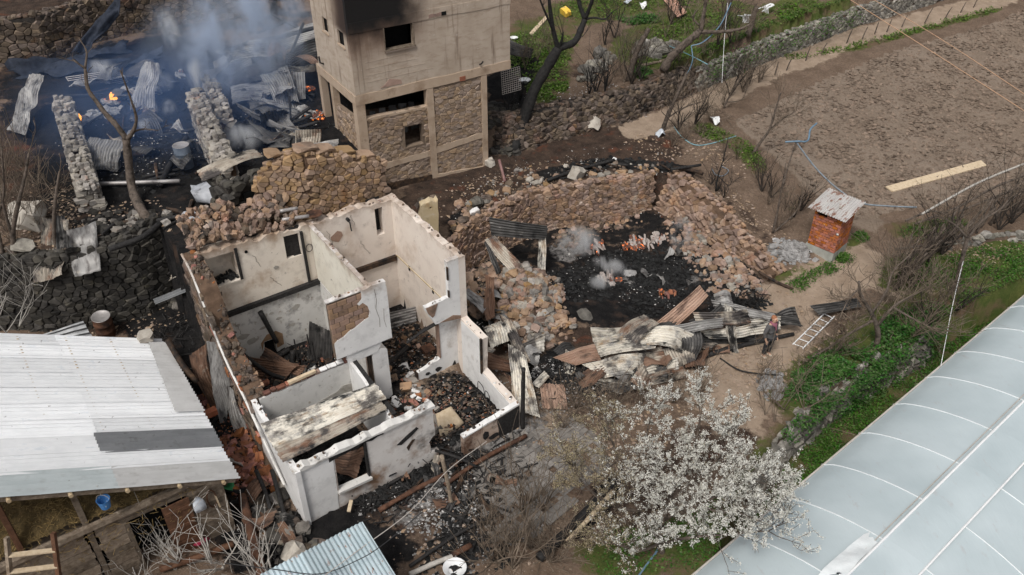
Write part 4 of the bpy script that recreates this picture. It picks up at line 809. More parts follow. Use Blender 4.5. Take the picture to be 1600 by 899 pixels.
for k in range(14):
    put('brick', ((.40+random.uniform(-.04,.06), 5.5-k*.165, 2.62-.018*k+random.uniform(0,.03)), (random.uniform(-.1,.1),random.uniform(-.1,.1),random.uniform(-.2,.2)), (.09,.075,.045), k), random.choice(['brick_dusty','plaster_cream','brick_rubble']), sw, 'block')
# rubble heaped on the back wall top
trs = []
for k in range(260):
    u = random.uniform(.2, 3.6); b = 7.05 + random.uniform(0, .9); s = random.uniform(.035,.115)
    trs.append(((u, b, 4.95 + (b-7)*.75 + random.uniform(-.08,.08) + (.25 if u < 1.6 else 0)), (random.random()*3, random.random()*3, random.random()*3), (s*1.3,s,s*.75), k))
for q in trs[:200]: put('stone', q, 'stone_red', bl)
merged('small_stones', trs[200:], 'stone_scorched', bl)

# broken bits of brick and plaster left along the wall tops
rd = random.Random(88); lines = [((.3,7.05,5.0),(3.9,7.05,4.8),hw), ((3.9,7.05,4.82),(6.9,7.05,4.82),hw), ((6.9,7.0,4.82),(6.9,2.7,4.82),hw), ((3.9,6.8,4.83),(3.9,3.0,4.83),hw), ((2.6,2.85,4.84),(4.35,2.85,4.83),hw), ((.0,.08,2.18),(4.2,.08,2.2),hw), ((.06,.1,2.14),(.06,2.9,2.32),hw), ((3.04,.2,2.16),(3.04,2.8,2.34),hw), ((5.0,-.24,.72),(6.9,-.24,.96),hw), ((6.9,-.2,1.0),(6.9,1.4,1.12),hw), ((6.9,1.5,2.44),(6.9,2.6,2.48),hw), ((5.3,2.97,.78),(6.1,2.97,1.0),hw), ((5.6,2.7,3.46),(6.4,2.7,3.48),hw)]
trs = []
for a, b, f in lines:
    a, b = Vector(a), Vector(b); n = int((b-a).length * 5)
    for k in range(n):
        p = a.lerp(b, rd.random()) + Vector((rd.uniform(-.08,.08), rd.uniform(-.08,.08), rd.uniform(-.03,.02))); s_ = rd.uniform(.012,.038); trs.append((p, (rd.random()*3, rd.random()*3, rd.random()*3), (s_*1.5, s_, s_*.7), rd.randrange(8)))
for i, mm in enumerate(('stone_scorched', 'plaster_grey', 'mortar', 'plaster_white', 'brick_dusty')): merged('wall_top_debris', trs[i::5], mm, house)
hp('niche_frame', box(1.385,1.47,6.86,6.96,3.70,4.85), 'char', bl); hp('niche_frame', box(.38,.45,6.87,6.96,3.72,4.8), 'char_brown', bl)
trs = [((rd.uniform(.5,1.35), rd.uniform(6.95,7.4), 3.75+rd.random()*.08), (rd.random()*3,)*3, (.06,.045,.03), k) for k in range(60)]; merged('niche_ash', trs, 'charcoal', bl)
for k, (x0, z0, x1, z1) in enumerate([(4.4,4.4,4.55,3.9),(5.5,3.6,5.75,3.0),(1.9,4.4,2.1,3.9),(2.3,3.4,2.6,2.95),(.9,2.2,1.05,1.6),(5.3,4.7,5.35,4.3)]):
    L = [Vector((x0+(x1-x0)*i/6+rd.uniform(-.05,.05), 6.893 if x0 > 3.8 or z0 > 2.6 else 6.88, z0+(z1-z0)*i/6)) for i in range(7)]; hp('crack', tube(L, .006, 4), 'mortar')
# ---------------------------------------------------------------- the concrete and stone tower house
TR = R(31.8)
tower = thing('tower_house', 'tall unfinished concrete and stone house with a soot-black upper corner', 'house', BF, TR)
def tp(name, vf, m, parent=None): return obj(name, vf, m, parent or tower)
W1 = [(1.36,7.98),(2.49,7.98),(2.50,8.85),(1.36,8.85)]
uf = tp('upper_front_wall', panel('x', 0, .2, [(0,6.54),(6.65,6.54),(6.65,11.4),(0,11.4)], [W1]), 'tower_front')
SW = [[(.50,8.2),(1.08,8.17),(1.08,8.72),(.50,8.72)], [(2.02,8.24),(2.53,8.24),(2.53,8.78),(2.02,8.78)]]
us = tp('upper_side_wall', panel('y', 0, .07, [(.2,6.54),(3.62,6.54),(3.62,11.4),(.2,11.4)], SW), 'tower_side')
tp('upper_back_wall', box(.2,6.65,3.42,3.62,6.54,11.4), 'char', tower); tp('upper_end_wall', box(6.45,6.65,.2,3.42,6.54,11.4), 'tower_plain'); tp('roof_slab', box(.2,6.45,.2,3.42,11.1,11.35), 'tower_plain')
tp('floor_slab', box(.02,6.6,.02,3.8,6.3,6.5), 'concrete')
# window frame pieces and black panels standing in for the shade indoors
wd = tp('window', add(add(box(1.30,2.56,-.05,.24,7.93,7.985), box(1.325,1.365,-.012,.1,7.99,8.86)), box(2.49,2.53,-.012,.1,7.99,8.86)), 'wood_grey', uf)
tp('sill', box(1.32,2.54,-.06,-.002,7.90,7.95), 'plaster_white', wd)
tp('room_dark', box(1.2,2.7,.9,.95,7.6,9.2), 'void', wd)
for a in SW:
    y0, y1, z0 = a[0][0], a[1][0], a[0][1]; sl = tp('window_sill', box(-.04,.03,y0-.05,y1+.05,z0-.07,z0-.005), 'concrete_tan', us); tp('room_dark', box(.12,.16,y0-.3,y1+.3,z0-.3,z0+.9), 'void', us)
# ring beams and courses of the upper storey
tp('ring_beam', panel('x', -.02, .018, jag((.0,8.83),(6.66,8.8),14,.02) + [(6.66,9.15),(0,9.2)]), 'tower_front', uf)
tp('plaster_scab', panel('x', -.016, .014, [(1.0,6.62),(1.9,6.62),(1.85,6.78),(1.4,6.9),(1.2,6.72)]), 'brick_dusty', uf)
tp('corner_render', panel('x', -.014, .012, [(.02,6.56),(.38,6.56)] + jag((.38,6.56),(.36,8.78),6,.01)[1:] + [(.02,8.8)]), 'tower_front', uf)
for k, (x0, x1, z) in enumerate([(3.15,3.85,8.92)]): 
    tp('broken_strip', panel('x', -.03, .028, jag((x0,z-.07),(x1,z-.05),6,.02) + jag((x1,z+.07),(x0,z+.05),6,.03)), 'brick_dusty', uf); tp('beam_hole', box(x1-.18,x1+.02,-.036,-.031,z-.06,z+.08), 'void', uf)
tp('wall_bracket', tube([(5.25,-.01,6.68),(5.25,-.16,6.75),(5.3,-.2,6.85)], .03, 6), 'char', uf)
tp('wall_bracket', tube([(-.01,3.0,6.78),(-.14,3.0,6.85),(-.16,3.0,7.1)], .035, 6), 'char', us)
for k, z in enumerate((6.95, 7.2, 7.45, 7.7)):      # faint block courses where the render is thin
    tp('block_course', tube([(.5,-.003,z),(1.9+.4*(k % 2),-.003,z+.01),(3.2-.3*k,-.003,z)], .008, 4), 'tower_plain', uf)
# slab edge
tp('slab_edge', panel('x', -.03, .33, jag((-.03,6.15),(6.66,6.22),3,.0) + jag((6.66,6.56),(-.03,6.53),18,.018)), 'concrete_tan')
tp('slab_edge', panel('y', -.03, .30, [(.3,6.15),(3.88,6.17),(3.88,6.52),(.3,6.52)]), 'concrete_tan')
tp('slab_end', box(6.36,6.66,.3,3.8,6.2,6.5), 'concrete_tan')
tp('brick_patch', box(4.33,4.58,-.045,-.02,6.18,6.36), 'brick_red')
# columns
for nm, a in (('column', (-.02,.33,-.02,.33,2.0,6.15)), ('column', (2.88,3.16,-.03,.25,1.9,6.16)), ('column', (5.30,5.55,-.03,.25,1.6,6.18)), ('column', (-.02,.23,2.32,2.57,3.9,6.15)), ('column', (-.02,.25,3.58,3.86,3.9,6.15)), ('column', (5.3,5.55,3.4,3.65,3,6.2))):
    tp(nm, box(*a), 'concrete_tan')
# tie beams
tp('tie_beam', panel('x', -.015, .2, jag((.33,3.30),(2.88,3.33),8,.02) + jag((2.88,3.58),(.33,3.54),8,.02)), 'concrete_tan')
tp('tie_beam', panel('x', -.015, .2, jag((3.16,3.38),(5.30,3.52),8,.02) + jag((5.30,3.76),(3.16,3.64),8,.025)), 'concrete_tan')
tp('foot_beam', panel('x', -.05, .3, [(3.16,1.5),(5.30,1.4),(5.30,2.22)] + jag((5.30,2.22),(3.16,2.45),8,.02)[1:]), 'concrete_tan')
tp('foot_beam', panel('x', -.05, .3, [(.0,1.8),(2.88,1.6),(2.88,2.5)] + jag((2.88,2.5),(.0,2.75),8,.02)[1:]), 'char_brown')
# stone infill; the openings stay open
def infill(path, size, n, seed, holes=(), flip=False, th=.2):
    st = tp('stone_infill', new(), 'mortar') if False else bpy.data.objects.new('stone_infill', None)
    link(st, tower); return st
def fill(axis, c, outline, holes, path, seed, n, hl, flip=False):
    m = tp('stone_infill', panel(axis, c, .17 if not flip else .17, outline, holes), 'mortar_tan')
    trs = courses(path,   .115, aspect=1.7, depth=.085, seed=seed, tilt=7, holes=hl, flip=flip, gap=.94); trs.sort(key=lambda q: -q[2][0]*q[2][2])
    for q in trs[:n]: put('stone', q, 'stone_brown', m)
    merged('small_stones', trs[n:], 'stone_brown', m); return m
w2 = [(1.85,3.95),(2.63,3.97),(2.64,4.80),(1.87,4.82)]
f1 = fill('x', .045, [(.33,3.54),(2.88,3.58)] + jag((2.88,5.46),(.33,5.54),9,.02), [w2], [(.33,.04,3.56,5.52),(2.88,.04,3.58,5.46)], 51, 150, [(1.50,2.32,3.93,4.83)])
tp('sill_course', panel('x', .0, .24, jag((.33,5.47),(2.88,5.39),8,.015) + jag((2.88,5.48),(.33,5.56),8,.02)), 'concrete_tan', f1)
tp('window_lining', add(add(box(1.80,1.86,.05,.3,3.95,4.8), box(2.62,2.68,.03,.3,3.95,4.8)), box(1.75,2.7,.0,.3,3.87,3.95)), 'mortar', f1)
fill('x', .045, [(.33,2.0),(2.88,2.0),(2.88,3.33),(.33,3.30)], [], [(.33,.04,2.6,3.3),(2.88,.04,2.4,3.33)], 52, 70, [])
fill('x', .045, [(3.16,3.64),(5.30,3.76),(5.30,6.19),(3.16,6.16)], [], [(3.16,.04,3.64,6.12),(5.30,.04,3.76,6.15)], 53, 160, [])
fill('x', .045, [(3.16,2.2),(5.30,2.0),(5.30,3.52),(3.16,3.38)], [], [(3.16,.04,2.45,3.4),(5.30,.04,2.22,3.55)], 54, 90, [])
fill('y', .045, [(.33,3.3),(2.32,3.7),(2.32,5.35),(.33,5.5)], [], [(.04,2.32,3.9,5.35),(.04,.33,3.6,5.5)], 55, 90, [])
tp('back_wall', box(.0,5.3,3.62,3.8,3.0,6.3), 'char'); tp('end_wall', box(5.35,5.5,.25,3.4,1.6,6.3), 'mortar'); tp('ground_floor', box(.2,5.3,.25,3.6,3.6,3.7), 'char')
for k in range(5): tp('rubbish_sheet', fixn(*beam((.8+.45*k,.7,4.3),(1.0+.42*k,1.0,5.35),.25,.01,jit=.05)), 'tin_dark')
# ---------------------------------------------------------------- corrugated sheets
class SheetVF(tuple):                        # vertices, faces and a flat map of the sheet
    def __new__(c, vf, uv): o = tuple.__new__(c, vf); o.uv = uv; return o
def sheet_vf(cs, amp=.02, pitch=.1, crump=.03, bend=0., curl=0., seed=0, fine=.13, ragged=.02):
    A, B, Cc, D = [Vector(c) for c in cs]; rr = random.Random(seed); off = Vector((rr.uniform(0,99), rr.uniform(0,99), rr.uniform(0,99)))
    wid = ((A-D).length + (B-Cc).length) / 2; ln = ((A-B).length + (D-Cc).length) / 2
    waves = max(2, wid / pitch); nt = int(waves * 4) + 1 if amp else max(5, int(wid / .1)); ns = max(4, int(ln / fine))
    n = (B - A).cross(D - A) + (Cc - B).cross(A - B) * 0
    n.normalize()
    if n.z < 0: n = -n
    wv = crump * 1.1 if crump > .02 else 0; w1, w2, w3, w4 = rr.uniform(3,7), rr.uniform(0,6), rr.uniform(2,5), rr.uniform(0,6); sd = (D - A).normalized(); sway = rr.uniform(-1.4,1.4) * crump if crump > .02 else 0
    vs = []; fs = []
    for i in range(ns + 1):
        s = i / ns
        for j in range(nt + 1):
            q = j / nt; e = 0.
            if i in (0, ns): e = ragged * noise.noise(Vector((q*6, seed, i)))
            s2 = s + e; P = (A.lerp(B, s2)).lerp(D.lerp(Cc, s2), q)
            c = amp * math.sin(2 * math.pi * waves * q) + bend * math.sin(math.pi * s) + curl * (s - .5) * (q - .5) * 4 + wv * math.sin(w1 * s + w2) * (1 - .5 * q) + wv * 1.1 * abs(math.sin(w3 * s + w4 + q * 1.5))
            k = P * 1.6 + off; c += crump * (noise.noise(k) * 1.6 + .6 * noise.noise(k * 2.7))
            c += crump * .8 * abs(noise.noise(P * .9 + off))
            vs.append(P + n * c + sd * (sway * math.sin(w3 * s + w2)) + Vector((noise.noise(k + Vector((7,0,0))), noise.noise(k + Vector((0,9,0))), 0)) * crump * .6)
    m = nt + 1
    for i in range(ns):
        for j in range(nt): fs.append((i*m+j, i*m+j+1, (i+1)*m+j+1, (i+1)*m+j))
    return SheetVF((vs, fs), [(i/ns*ln, j/nt*wid) for i in range(ns+1) for j in range(nt+1)])
_sn = [0]
def thick(o, t=.004):
    md = o.modifiers.new('thickness', 'SOLIDIFY'); md.thickness = t; md.offset = 0; return o
def SH(label, cs, m='tin_burnt', group=None, name='roofing_sheet', grow_=1.08, **kw):
    _sn[0] += 1; pts = [at(*c) if not isinstance(c, Vector) else c for c in cs]
    if grow_ != 1: cc = sum(pts, Vector()) / 4; pts = [cc + (p - cc) * grow_ for p in pts]
    o = obj(name, sheet_vf(pts, seed=_sn[0], **kw), m, smooth=(kw.get('amp', 1) == 0)); thick(o)
    return tag(o, label, 'metal sheet', group)

# ---------------------------------------------------------------- the barn with the silver roof (same axes as the house)
BO = at(355, 750, 2.3); BO.z = 0
barn = thing('barn', 'weathered timber barn under a bright silver corrugated roof, hay showing inside', 'barn', BO, HR)
def bp(name, vf, m, parent=None, smooth=False): return obj(name, vf, m, parent or barn, smooth)
KR = .52
def rf(x, y, dz=0.): return Vector((x, y, 2.3 - KR * x + dz))
roof = bpy.data.objects.new('roof', None); link(roof, barn)
rows = [(-.02,.80),(.72,1.42),(1.32,2.14),(2.06,2.86),(2.78,3.58),(3.50,4.30),(4.22,5.02),(4.94,5.74),(5.66,6.46),(6.38,6.95)]
cols = [(.02,-2.42),(-2.34,-4.80),(-4.72,-7.2),(-7.1,-9.6)]
for ci, (xa, xb) in enumerate(cols):
    for ri, (ya, yb) in enumerate(rows):
        lift = .004 * (len(rows) - ri) + .003 * ci; m = 'tin_white'
        if ri == 0: m = 'tin_skylight_warm' if ci == 0 else 'tin_skylight'
        if ri == 2 and ci == 0: m = 'tin_grey'; lift += .02
        j = random.uniform(-.03, .03); e = random.uniform(0, .28) if ci == 0 and ri != 2 else 0
        o = bp('roof_sheet', sheet_vf([rf(xa + .30 + j if ci == 0 else xa, ya, lift), rf(xb, ya, lift + random.uniform(-.01,.01)), rf(xb, yb, lift), rf(xa + .30 + j if ci == 0 else xa, yb, lift)], amp=.034, pitch=.15, crump=.006, seed=300+ci*20+ri, fine=.5, ragged=.004), m, roof); thick(o, .003)
for (x, y0, y1) in ((.18,2.9,6.6),):     # dull lapping sheets along the low eave
    o = bp('roof_sheet', sheet_vf([rf(.36,y0,.10), rf(-.38,y0,.10), rf(-.12,y1,.10), rf(.36,y1,.10)], amp=.034, pitch=.15, crump=.01, seed=388, fine=.3), 'tin_skylight_warm', roof); thick(o, .003)
for y in (.1, 1.7, 3.4, 5.1, 6.7): bp('rafter', beam(rf(.2,y,-.10), rf(-8,y,-.10), .10, .12), 'wood_grey', roof)
for x in (-.1, -1.1, -2.2, -3.3, -4.4, -5.6): bp('purlin', tube([rf(x,-.08,-.05), rf(x,6.8,-.05)], .05, 8), 'bark_ochre', roof)
# front wall of horizontal boards with a door opening
xs = [(-6.6,-3.42),(-3.2,-2.52),(-1.0,-.12)]
for (x0, x1) in xs:
    z = -.2
    while z < (2.35 if x0 > -3.3 else 2.3) - (0 if x1 < -.5 else .12):
        hh = random.uniform(.13, .2); bp('plank', fixn(*beam((x0+random.uniform(-.03,.05), .36+random.uniform(-.012,.012), z+hh/2), (x1+random.uniform(-.04,.04), .36+random.uniform(-.012,.012), z+hh/2+random.uniform(-.015,.015)), .03, hh-.012)), 'wood_grey', barn); z += hh
z = 2.06
while z < 2.4:
    bp('plank', fixn(*beam((-2.6,.35,z+.07),(-1.0,.34,z+.075),.04,.13)), 'wood_grey', barn); z += .145
for (x, zt) in ((-3.3,4.0),(-2.5,2.4),(-.95,2.55),(-.15,2.2),(-4.7,4.6)): bp('post', fixn(*beam((x,.42,-.3),(x,.42,zt),.13,.13,up=(1,0,0),jit=.01)), 'wood_brown' if x < -4 else 'wood_grey', barn)
dr = bp('door', fixn(*panel('x', .26, .045, [(-1.66,.0),(-.98,.0),(-.98,2.02),(-1.66,2.0)])), 'wood_brown', barn)
for zz in (.5, 1.1, 1.7): bp('door_batten', box(-1.64,-1.0,.235,.262,zz,zz+.1), 'wood_brown', dr)
bp('sill_beam', fixn(*beam((-6.5,.30,2.42),(-.9,.30,2.45),.16,.12,jit=.02)), 'wood_grey', barn)
bp('barn_dark', add(box(-7,-.1,6.2,6.3,-.2,2.2), add(box(-.12,-.06,.5,6.2,-.2,2.2), box(-7,-.1,1.0,1.05,-.2,2.3))), 'void', barn)  # black panels stand in for the shade inside the barn
# hay stored on the loft floor
bp('loft_floor', box(-7,-.15,.45,6.2,2.3,2.36), 'wood_grey', barn)
vs = []; nxh, nyh = 60, 16
for i in range(nxh):
    for j in range(nyh):
        x = -7 + i * .115; y = .42 + j * .12; zz = 2.4 + min(1.0, max(0, (-x - .6) * .32)) * (1 - math.exp(-(y-.3)*2.2)) + .12 * noise.noise(Vector((x*2, y*2, 3))) + .05 * noise.noise(Vector((x*7, y*7, 9)))
        vs.append(Vector((x, y, zz)))
bp('hay_pile', (vs, [(i*nyh+j, (i+1)*nyh+j, (i+1)*nyh+j+1, i*nyh+j+1) for i in range(nxh-1) for j in range(nyh-1)]), 'hay', barn)
st = new()
for k in range(1500):
    x = random.uniform(-6.5,-.8); y = random.uniform(.2,1.2); zz = 2.42 + min(1.0, max(0, (-x-.6)*.32)) * (1-math.exp(-(y-.3)*2.2)) if y > .35 else 2.3 - random.random()**2 * 1.2
    a = Vector((x,y,zz)); d = Vector((random.uniform(-1,1), random.uniform(-1,1), random.uniform(-.7,.5))) * random.uniform(.05,.14); add(st, beam(a-d, a+d, .008, .006))
o = bp('loose_straw', st, 'straw', barn); o['kind'] = 'stuff'
# wooden crate-like steps by the left post and a pale pole
lad = thing('loft_ladder', 'broad wooden loft ladder leaning at the barn corner', 'ladder', BO, HR)
a0, b0 = Vector((-5.6,-.9,.6)), Vector((-4.75,-.1,3.6)); a1, b1 = a0 + Vector((1.0,-.35,-.1)), b0 + Vector((.85,-.25,-.2))
obj('rail', fixn(*beam(a0,b0,.08,.1)), 'wood_grey', lad); obj('rail', fixn(*beam(a1,b1,.09,.1)), 'wood_brown', lad)
for k in range(7): obj('rung', fixn(*beam(a0.lerp(b0,.08+.13*k), a1.lerp(b1,.08+.13*k), .12, .035)), 'wood_pale', lad)
def hang(name, label, cat, m, x, z, w_, hh, seed):
    rr = random.Random(seed); vs = []; fs = []; n = 12; prof = [(.12,0),(.35,-.1),(.75,-.35),(1,-.68),(.8,-.95),(.2,-1.0)]
    for (r, zz) in prof:
        for j in range(n):
            a = 2*math.pi*j/n; q = r * (1 + rr.uniform(-.22,.22)); vs.append(Vector((q*w_*math.cos(a), q*w_*.45*math.sin(a), zz*hh + rr.uniform(-.03,.03))))
    for i in range(len(prof)-1):
        for j in range(n): fs.append((i*n+j, i*n+(j+1)%n, (i+1)*n+(j+1)%n, (i+1)*n+j))
    fs.append(tuple(range(n))); fs.append(tuple((len(prof)-1)*n+j for j in range(n-1,-1,-1)))
    o = obj(name, (vs, fs), m, smooth=True); o.location = BO + HU*x + HV*.18 + Vector((0,0,z)); o.rotation_euler = (0,0,HR); return tag(o, label, cat)
hang('plastic_bag', 'pale blue-white plastic bag hanging on the barn planks beside the brown door', 'bag', 'bag_pale', -.80, 2.0, .17, .52, 3)
o = hang('plastic_bag', 'crumpled dark red plastic bag lying by charred timbers below the barn', 'bag', 'bag_red', 0, 0, .24, .45, 5); o.location = at(312,852,.35); o.rotation_euler = (R(60),0,R(20))
bk = thing('bucket', 'small blue and white bucket hanging under the barn eave', 'bucket', BO + HU*-2.75 + HV*.1 + Vector((0,0,3.05)), 0)
obj('pail', fixn(*lathe([(0,0),(.11,0),(.15,.26),(.16,.27),(.14,.26),(.1,.02)], 14)), 'blue_plastic', bk); obj('handle', tube([(.15*math.cos(a*.35),0,.27+.15*math.sin(a*.35)) for a in range(10)], .006, 4), 'wire_pale', bk)
obj('hook', tube([(0,0,.42),(0,0,.75)], .006, 4), 'wire_pale', bk)
hb = thing('harness', 'loop of old leather harness hanging at the barn corner post', 'harness', BO + HU*-.45 + HV*.28 + Vector((0,0,1.95)), HR)
obj('strap', tube([(.12*math.sin(a*.45), 0, -.35+.32*math.cos(a*.45)) for a in range(15)], .022, 5), 'wood_brown', hb); obj('hanging_end', tube([(.1,0,-.3),(.13,-.01,-.75)], .03, 4), 'wood_pale', hb)
tag(put('roof_stone', (at(228,521,3.4) if False else BO + HU*-.15 + HV*6.75 + Vector((0,0,2.55)), (.2,.1,.4), (.22,.19,.17), 3), 'boulder_pale'), 'round tan stone weighing down the upper edge of the silver roof', 'stone')

# ---------------------------------------------------------------- low shed at the bottom edge
shed = thing('shed', 'low lean-to with a rust-spotted pale blue corrugated roof at the bottom edge', 'shed', HO, HR)
for k, (x0, x1) in enumerate([(-2.4,-1.55),(-1.62,-.77),(-.84,.01),(-.06,.81)]):
    o = obj('roof_sheet', sheet_vf([Vector((x0,-2.27,1.82+.008*k)), Vector((x0,-5.2,1.45+.008*k)), Vector((x1,-5.2,1.45+.008*k)), Vector((x1,-2.27,1.82+.008*k))], amp=.022, pitch=.11, crump=.006, seed=400+k, fine=.4, ragged=.003), 'tin_blue', shed); thick(o, .003)
obj('back_wall', box(-2.3,.7,-2.55,-2.42,-.2,1.72), 'mud_mortar', shed); obj('side_wall', box(.58,.7,-5.0,-2.55,-.2,1.45), 'mud_mortar', shed)
for y in (-2.6,-3.6,-4.6): obj('rafter', beam((-2.3,y,1.70+(y+2.5)*.125),(.75,y,1.70+(y+2.5)*.125),.07,.08), 'wood_grey', shed)

# ---------------------------------------------------------------- brick outhouse
p = at(1298,414,.28); OR = R(46)
out = thing('outhouse', 'small square red brick outhouse with a rusty tin roof on a grey plinth', 'outhouse', p, OR)   # x: right face, y: left face
LX, LY = 1.12, 1.12
obj('plinth', fixn(*panel('y', 0, .16, [(-.0,-.4),(LY+.04,-.4),(LY+.04,.52),(0,.5)], [[(.62,-.35),(.95,-.35),(.92,.1),(.8,.16),(.66,.1)]])), 'plinth', out)
obj('plinth', box(.16,LX+.02,-.0,.16,-.4,.5), 'plinth', out); obj('plinth', box(LX-.14,LX+.02,.16,LY,-.4,.5), 'plinth', out); obj('plinth', box(.16,LX,LY-.12,LY+.02,-.4,.5), 'plinth', out)
for k, (y, z, s) in enumerate([(.82,.02,.1),(.74,-.08,.08),(.88,-.1,.09)]): put('stone', ((-.04,y,z), (.2,.3,k), (s,s*1.2,s*.7), k), 'boulder_pale', out)
obj('mortar_core', add(box(.03,LX-.03,.03,.13,.5,2.15), add(box(.03,.13,.13,LY-.03,.5,1.84), add(box(LX-.13,LX-.03,.13,LY-.03,.5,2.2), box(.13,LX-.13,LY-.13,LY-.03,.5,2.15)))), 'mortar', out)
z = .52; row = 0
while z < 2.1:
    for face in (0, 1):
        L = LX if face == 0 else LY; s = 0. - (.1 if row % 2 else 0)
        while s < L - .03:
            a, b = max(s, .0), min(s + .2, L)
            if b - a > .04 and not (face == 1 and z > 1.80 and .55 < (a+b)/2 < .98):
                mm = 'brick_red' if random.random() > (.03 if face else .06) else 'plaster_white'
                if face == 0: put('brick', (((a+b)/2, .045 + random.uniform(-.006,.004), z+.055), (0,0,0), ((b-a)/2-.006,.05,.047), row), mm, out, 'block')
                else: put('brick', ((.045 + random.uniform(-.006,.004), (a+b)/2, z+.055), (0,0,R(90)), ((b-a)/2-.006,.05,.047), row), mm, out, 'block')
            s += .205
    z += .113; row += 1
o = obj('roof', sheet_vf([Vector((-.22,-.2,2.12)), Vector((LX+.2,-.22,2.36)), Vector((LX+.22,LY+.22,2.38)), Vector((-.2,LY+.24,2.14))], amp=.022, pitch=.105, crump=.008, seed=77, fine=.3, ragged=.004), 'tin_speckled', out); thick(o)
put('stone', ((.4,.35,2.31), (0,0,0), (.05,.04,.03), 1), 'boulder_pale', out)
obj('wall_plate', beam((-.05,-.1,2.10),(-.05,LY+.1,2.10),.06,.05), 'wood_grey', out); obj('vent_dark', box(.5,.55,.4,1.05,1.7,2.1), 'void', out)

# ---------------------------------------------------------------- greenhouse
GA = at(1090,892,0); GD = (at(1600,462,0) - GA).normalized(); GN = Vector((GD.y, -GD.x, 0))
gh = thing('greenhouse', 'long arched greenhouse of milky plastic film with white hoops', 'greenhouse', GA, math.atan2(GD.y, GD.x))   # x along, y = -across
def gz(n): return 1.05 * max(0., math.sin(math.pi * min(max(n, 0), 6.9) / 6.9)) ** .72
def gp(d, n, dz=0.): return Vector((d, -n, gz(n) + dz))
h0 = (at(1279,722,0) - GA).dot(GD)
hoops = [h0 + 2.0 * k for k in range(-9, 12)]
for a, b in zip(hoops, hoops[1:]):           # one film panel per bay
    vs = []; fs = []; nn_, nd = 24, 6
    for i in range(nd + 1):
        for j in range(nn_ + 1):
            s = i / nd; n = 6.9 * j / nn_; vs.append(gp(a + (b-a)*s, n, -.03 * math.sin(math.pi*s) + .012 * noise.noise(Vector((a+s*2, n*1.3, 5)))))
    fs = [(i*(nn_+1)+j, i*(nn_+1)+j+1, (i+1)*(nn_+1)+j+1, (i+1)*(nn_+1)+j) for i in range(nd) for j in range(nn_)]
    obj('film_panel', (vs, fs), 'film', gh, True)
    obj('side_film', ([Vector((a,0,0)), Vector((b,0,0)), Vector((b,.02,-1.6)), Vector((a,.02,-1.6))], [(0,1,2,3)]), 'film', gh)
    obj('vent_film', (lambda q: (q, [(i*5+j, i*5+j+1, (i+1)*5+j+1, (i+1)*5+j) for i in range(4) for j in range(4)]))([gp(a + (b-a)*i/4, 2.87 + 1.15*j/4, .09 + .035*math.sin(math.pi*j/4) - .02*math.sin(math.pi*i/4)) for i in range(5) for j in range(5)]), 'film', gh, True)
for d in hoops: obj('hoop', tube([gp(d, 6.9*j/26, .012) for j in range(27)], .017, 6), 'film_white', gh)
for d in hoops: obj('post', tube([(d,.03,-1.7),(d,.03,0)], .03, 6), 'steel_pipe', gh)
for n, r in ((2.87,.035),(4.0,.03),(.01,.03)): obj('rail', tube([gp(hoops[0], n, .10 if n > 1 else .0), gp(hoops[-1], n, .10 if n > 1 else .0)], r, 8), 'paint_white' if n > 1 else 'wire_pale', gh)
obj('clamp_strip', tube([gp(hoops[0], 2.72, .035), gp(hoops[-1], 2.72, .035)], .015, 5), 'wire_pale', gh)
q = [at(1348,838,gz(2.1)), at(1275,905,gz(2.0)), at(1322,905,gz(2.7)), at(1370,852,gz(2.7))]
tear = sheet_vf([q[0]+Vector((0,0,.06)), q[1]+Vector((0,0,.06)), q[2]+Vector((0,0,.09)), q[3]+Vector((0,0,.09))], amp=0, crump=.035, seed=91, fine=.07, ragged=.25)
inv = Matrix.Translation(gh.location) @ Matrix.Rotation(gh.rotation_euler.z, 4, 'Z'); inv.invert()
obj('torn_film', ([inv @ v for v in tear[0]], tear[1]), 'film_white', gh, True)
obj('end_frame', tube([gp(hoops[-1], 6.9*j/26, .0) for j in range(27)], .03, 6), 'steel_pipe', gh)
# ---------------------------------------------------------------- burnt roofing sheets, one by one
FIRE, HOUSE_G, SIDE_G, PILE = 'sheets in the burning ruin', 'sheets fallen into the house', 'sheets between the house and the pit', 'heap of sheets in the yard'
SH('grey scorched sheet draped over the stub wall at the far left of the ruin', [(46,128,5.9),(20,196,4.9),(44,204,4.9),(66,132,5.9)], 'tin_ash', FIRE, crump=.10, grow_=1.3)
SH('upright pale grey sheet leaning in the middle of the burning ruin', [(226,104,5.9),(212,166,4.7),(240,162,4.7),(245,108,5.9)], 'tin_ash', FIRE, crump=.06, grow_=1.3)
SH('long pale sheet lying across the top of the sheet tangle in blue smoke', [(350,80,5.9),(427,68,6.3),(432,90,5.8),(368,94,5.4)], 'tin_cream', FIRE, crump=.06, bend=.1, grow_=1.3)
SH('large dark ribbed sheet arching in the middle of the smoky sheet tangle', [(362,128,4.9),(432,90,5.9),(439,116,5.5),(376,139,4.8)], 'tin_dark', FIRE, crump=.05, bend=.15, grow_=1.3)
SH('rose-grey sheet folded upright like a flag in the smoky tangle', [(428,67,6.3),(436,114,5.2),(456,112,5.2),(446,78,6.2)], 'tin_rose', FIRE, crump=.08, bend=.15, grow_=1.3)
SH('bluish sheet hanging down below the folded flag-like sheet', [(414,125,5.4),(440,177,4.5),(464,166,4.5),(446,115,5.5)], 'tin_ash', FIRE, crump=.07, grow_=1.3)
SH('narrow bluish sheet standing next to the leaning column of the tower', [(450,118,5.4),(457,152,4.6),(475,150,4.6),(474,118,5.4)], 'tin_ash', FIRE, crump=.05, grow_=1.3)
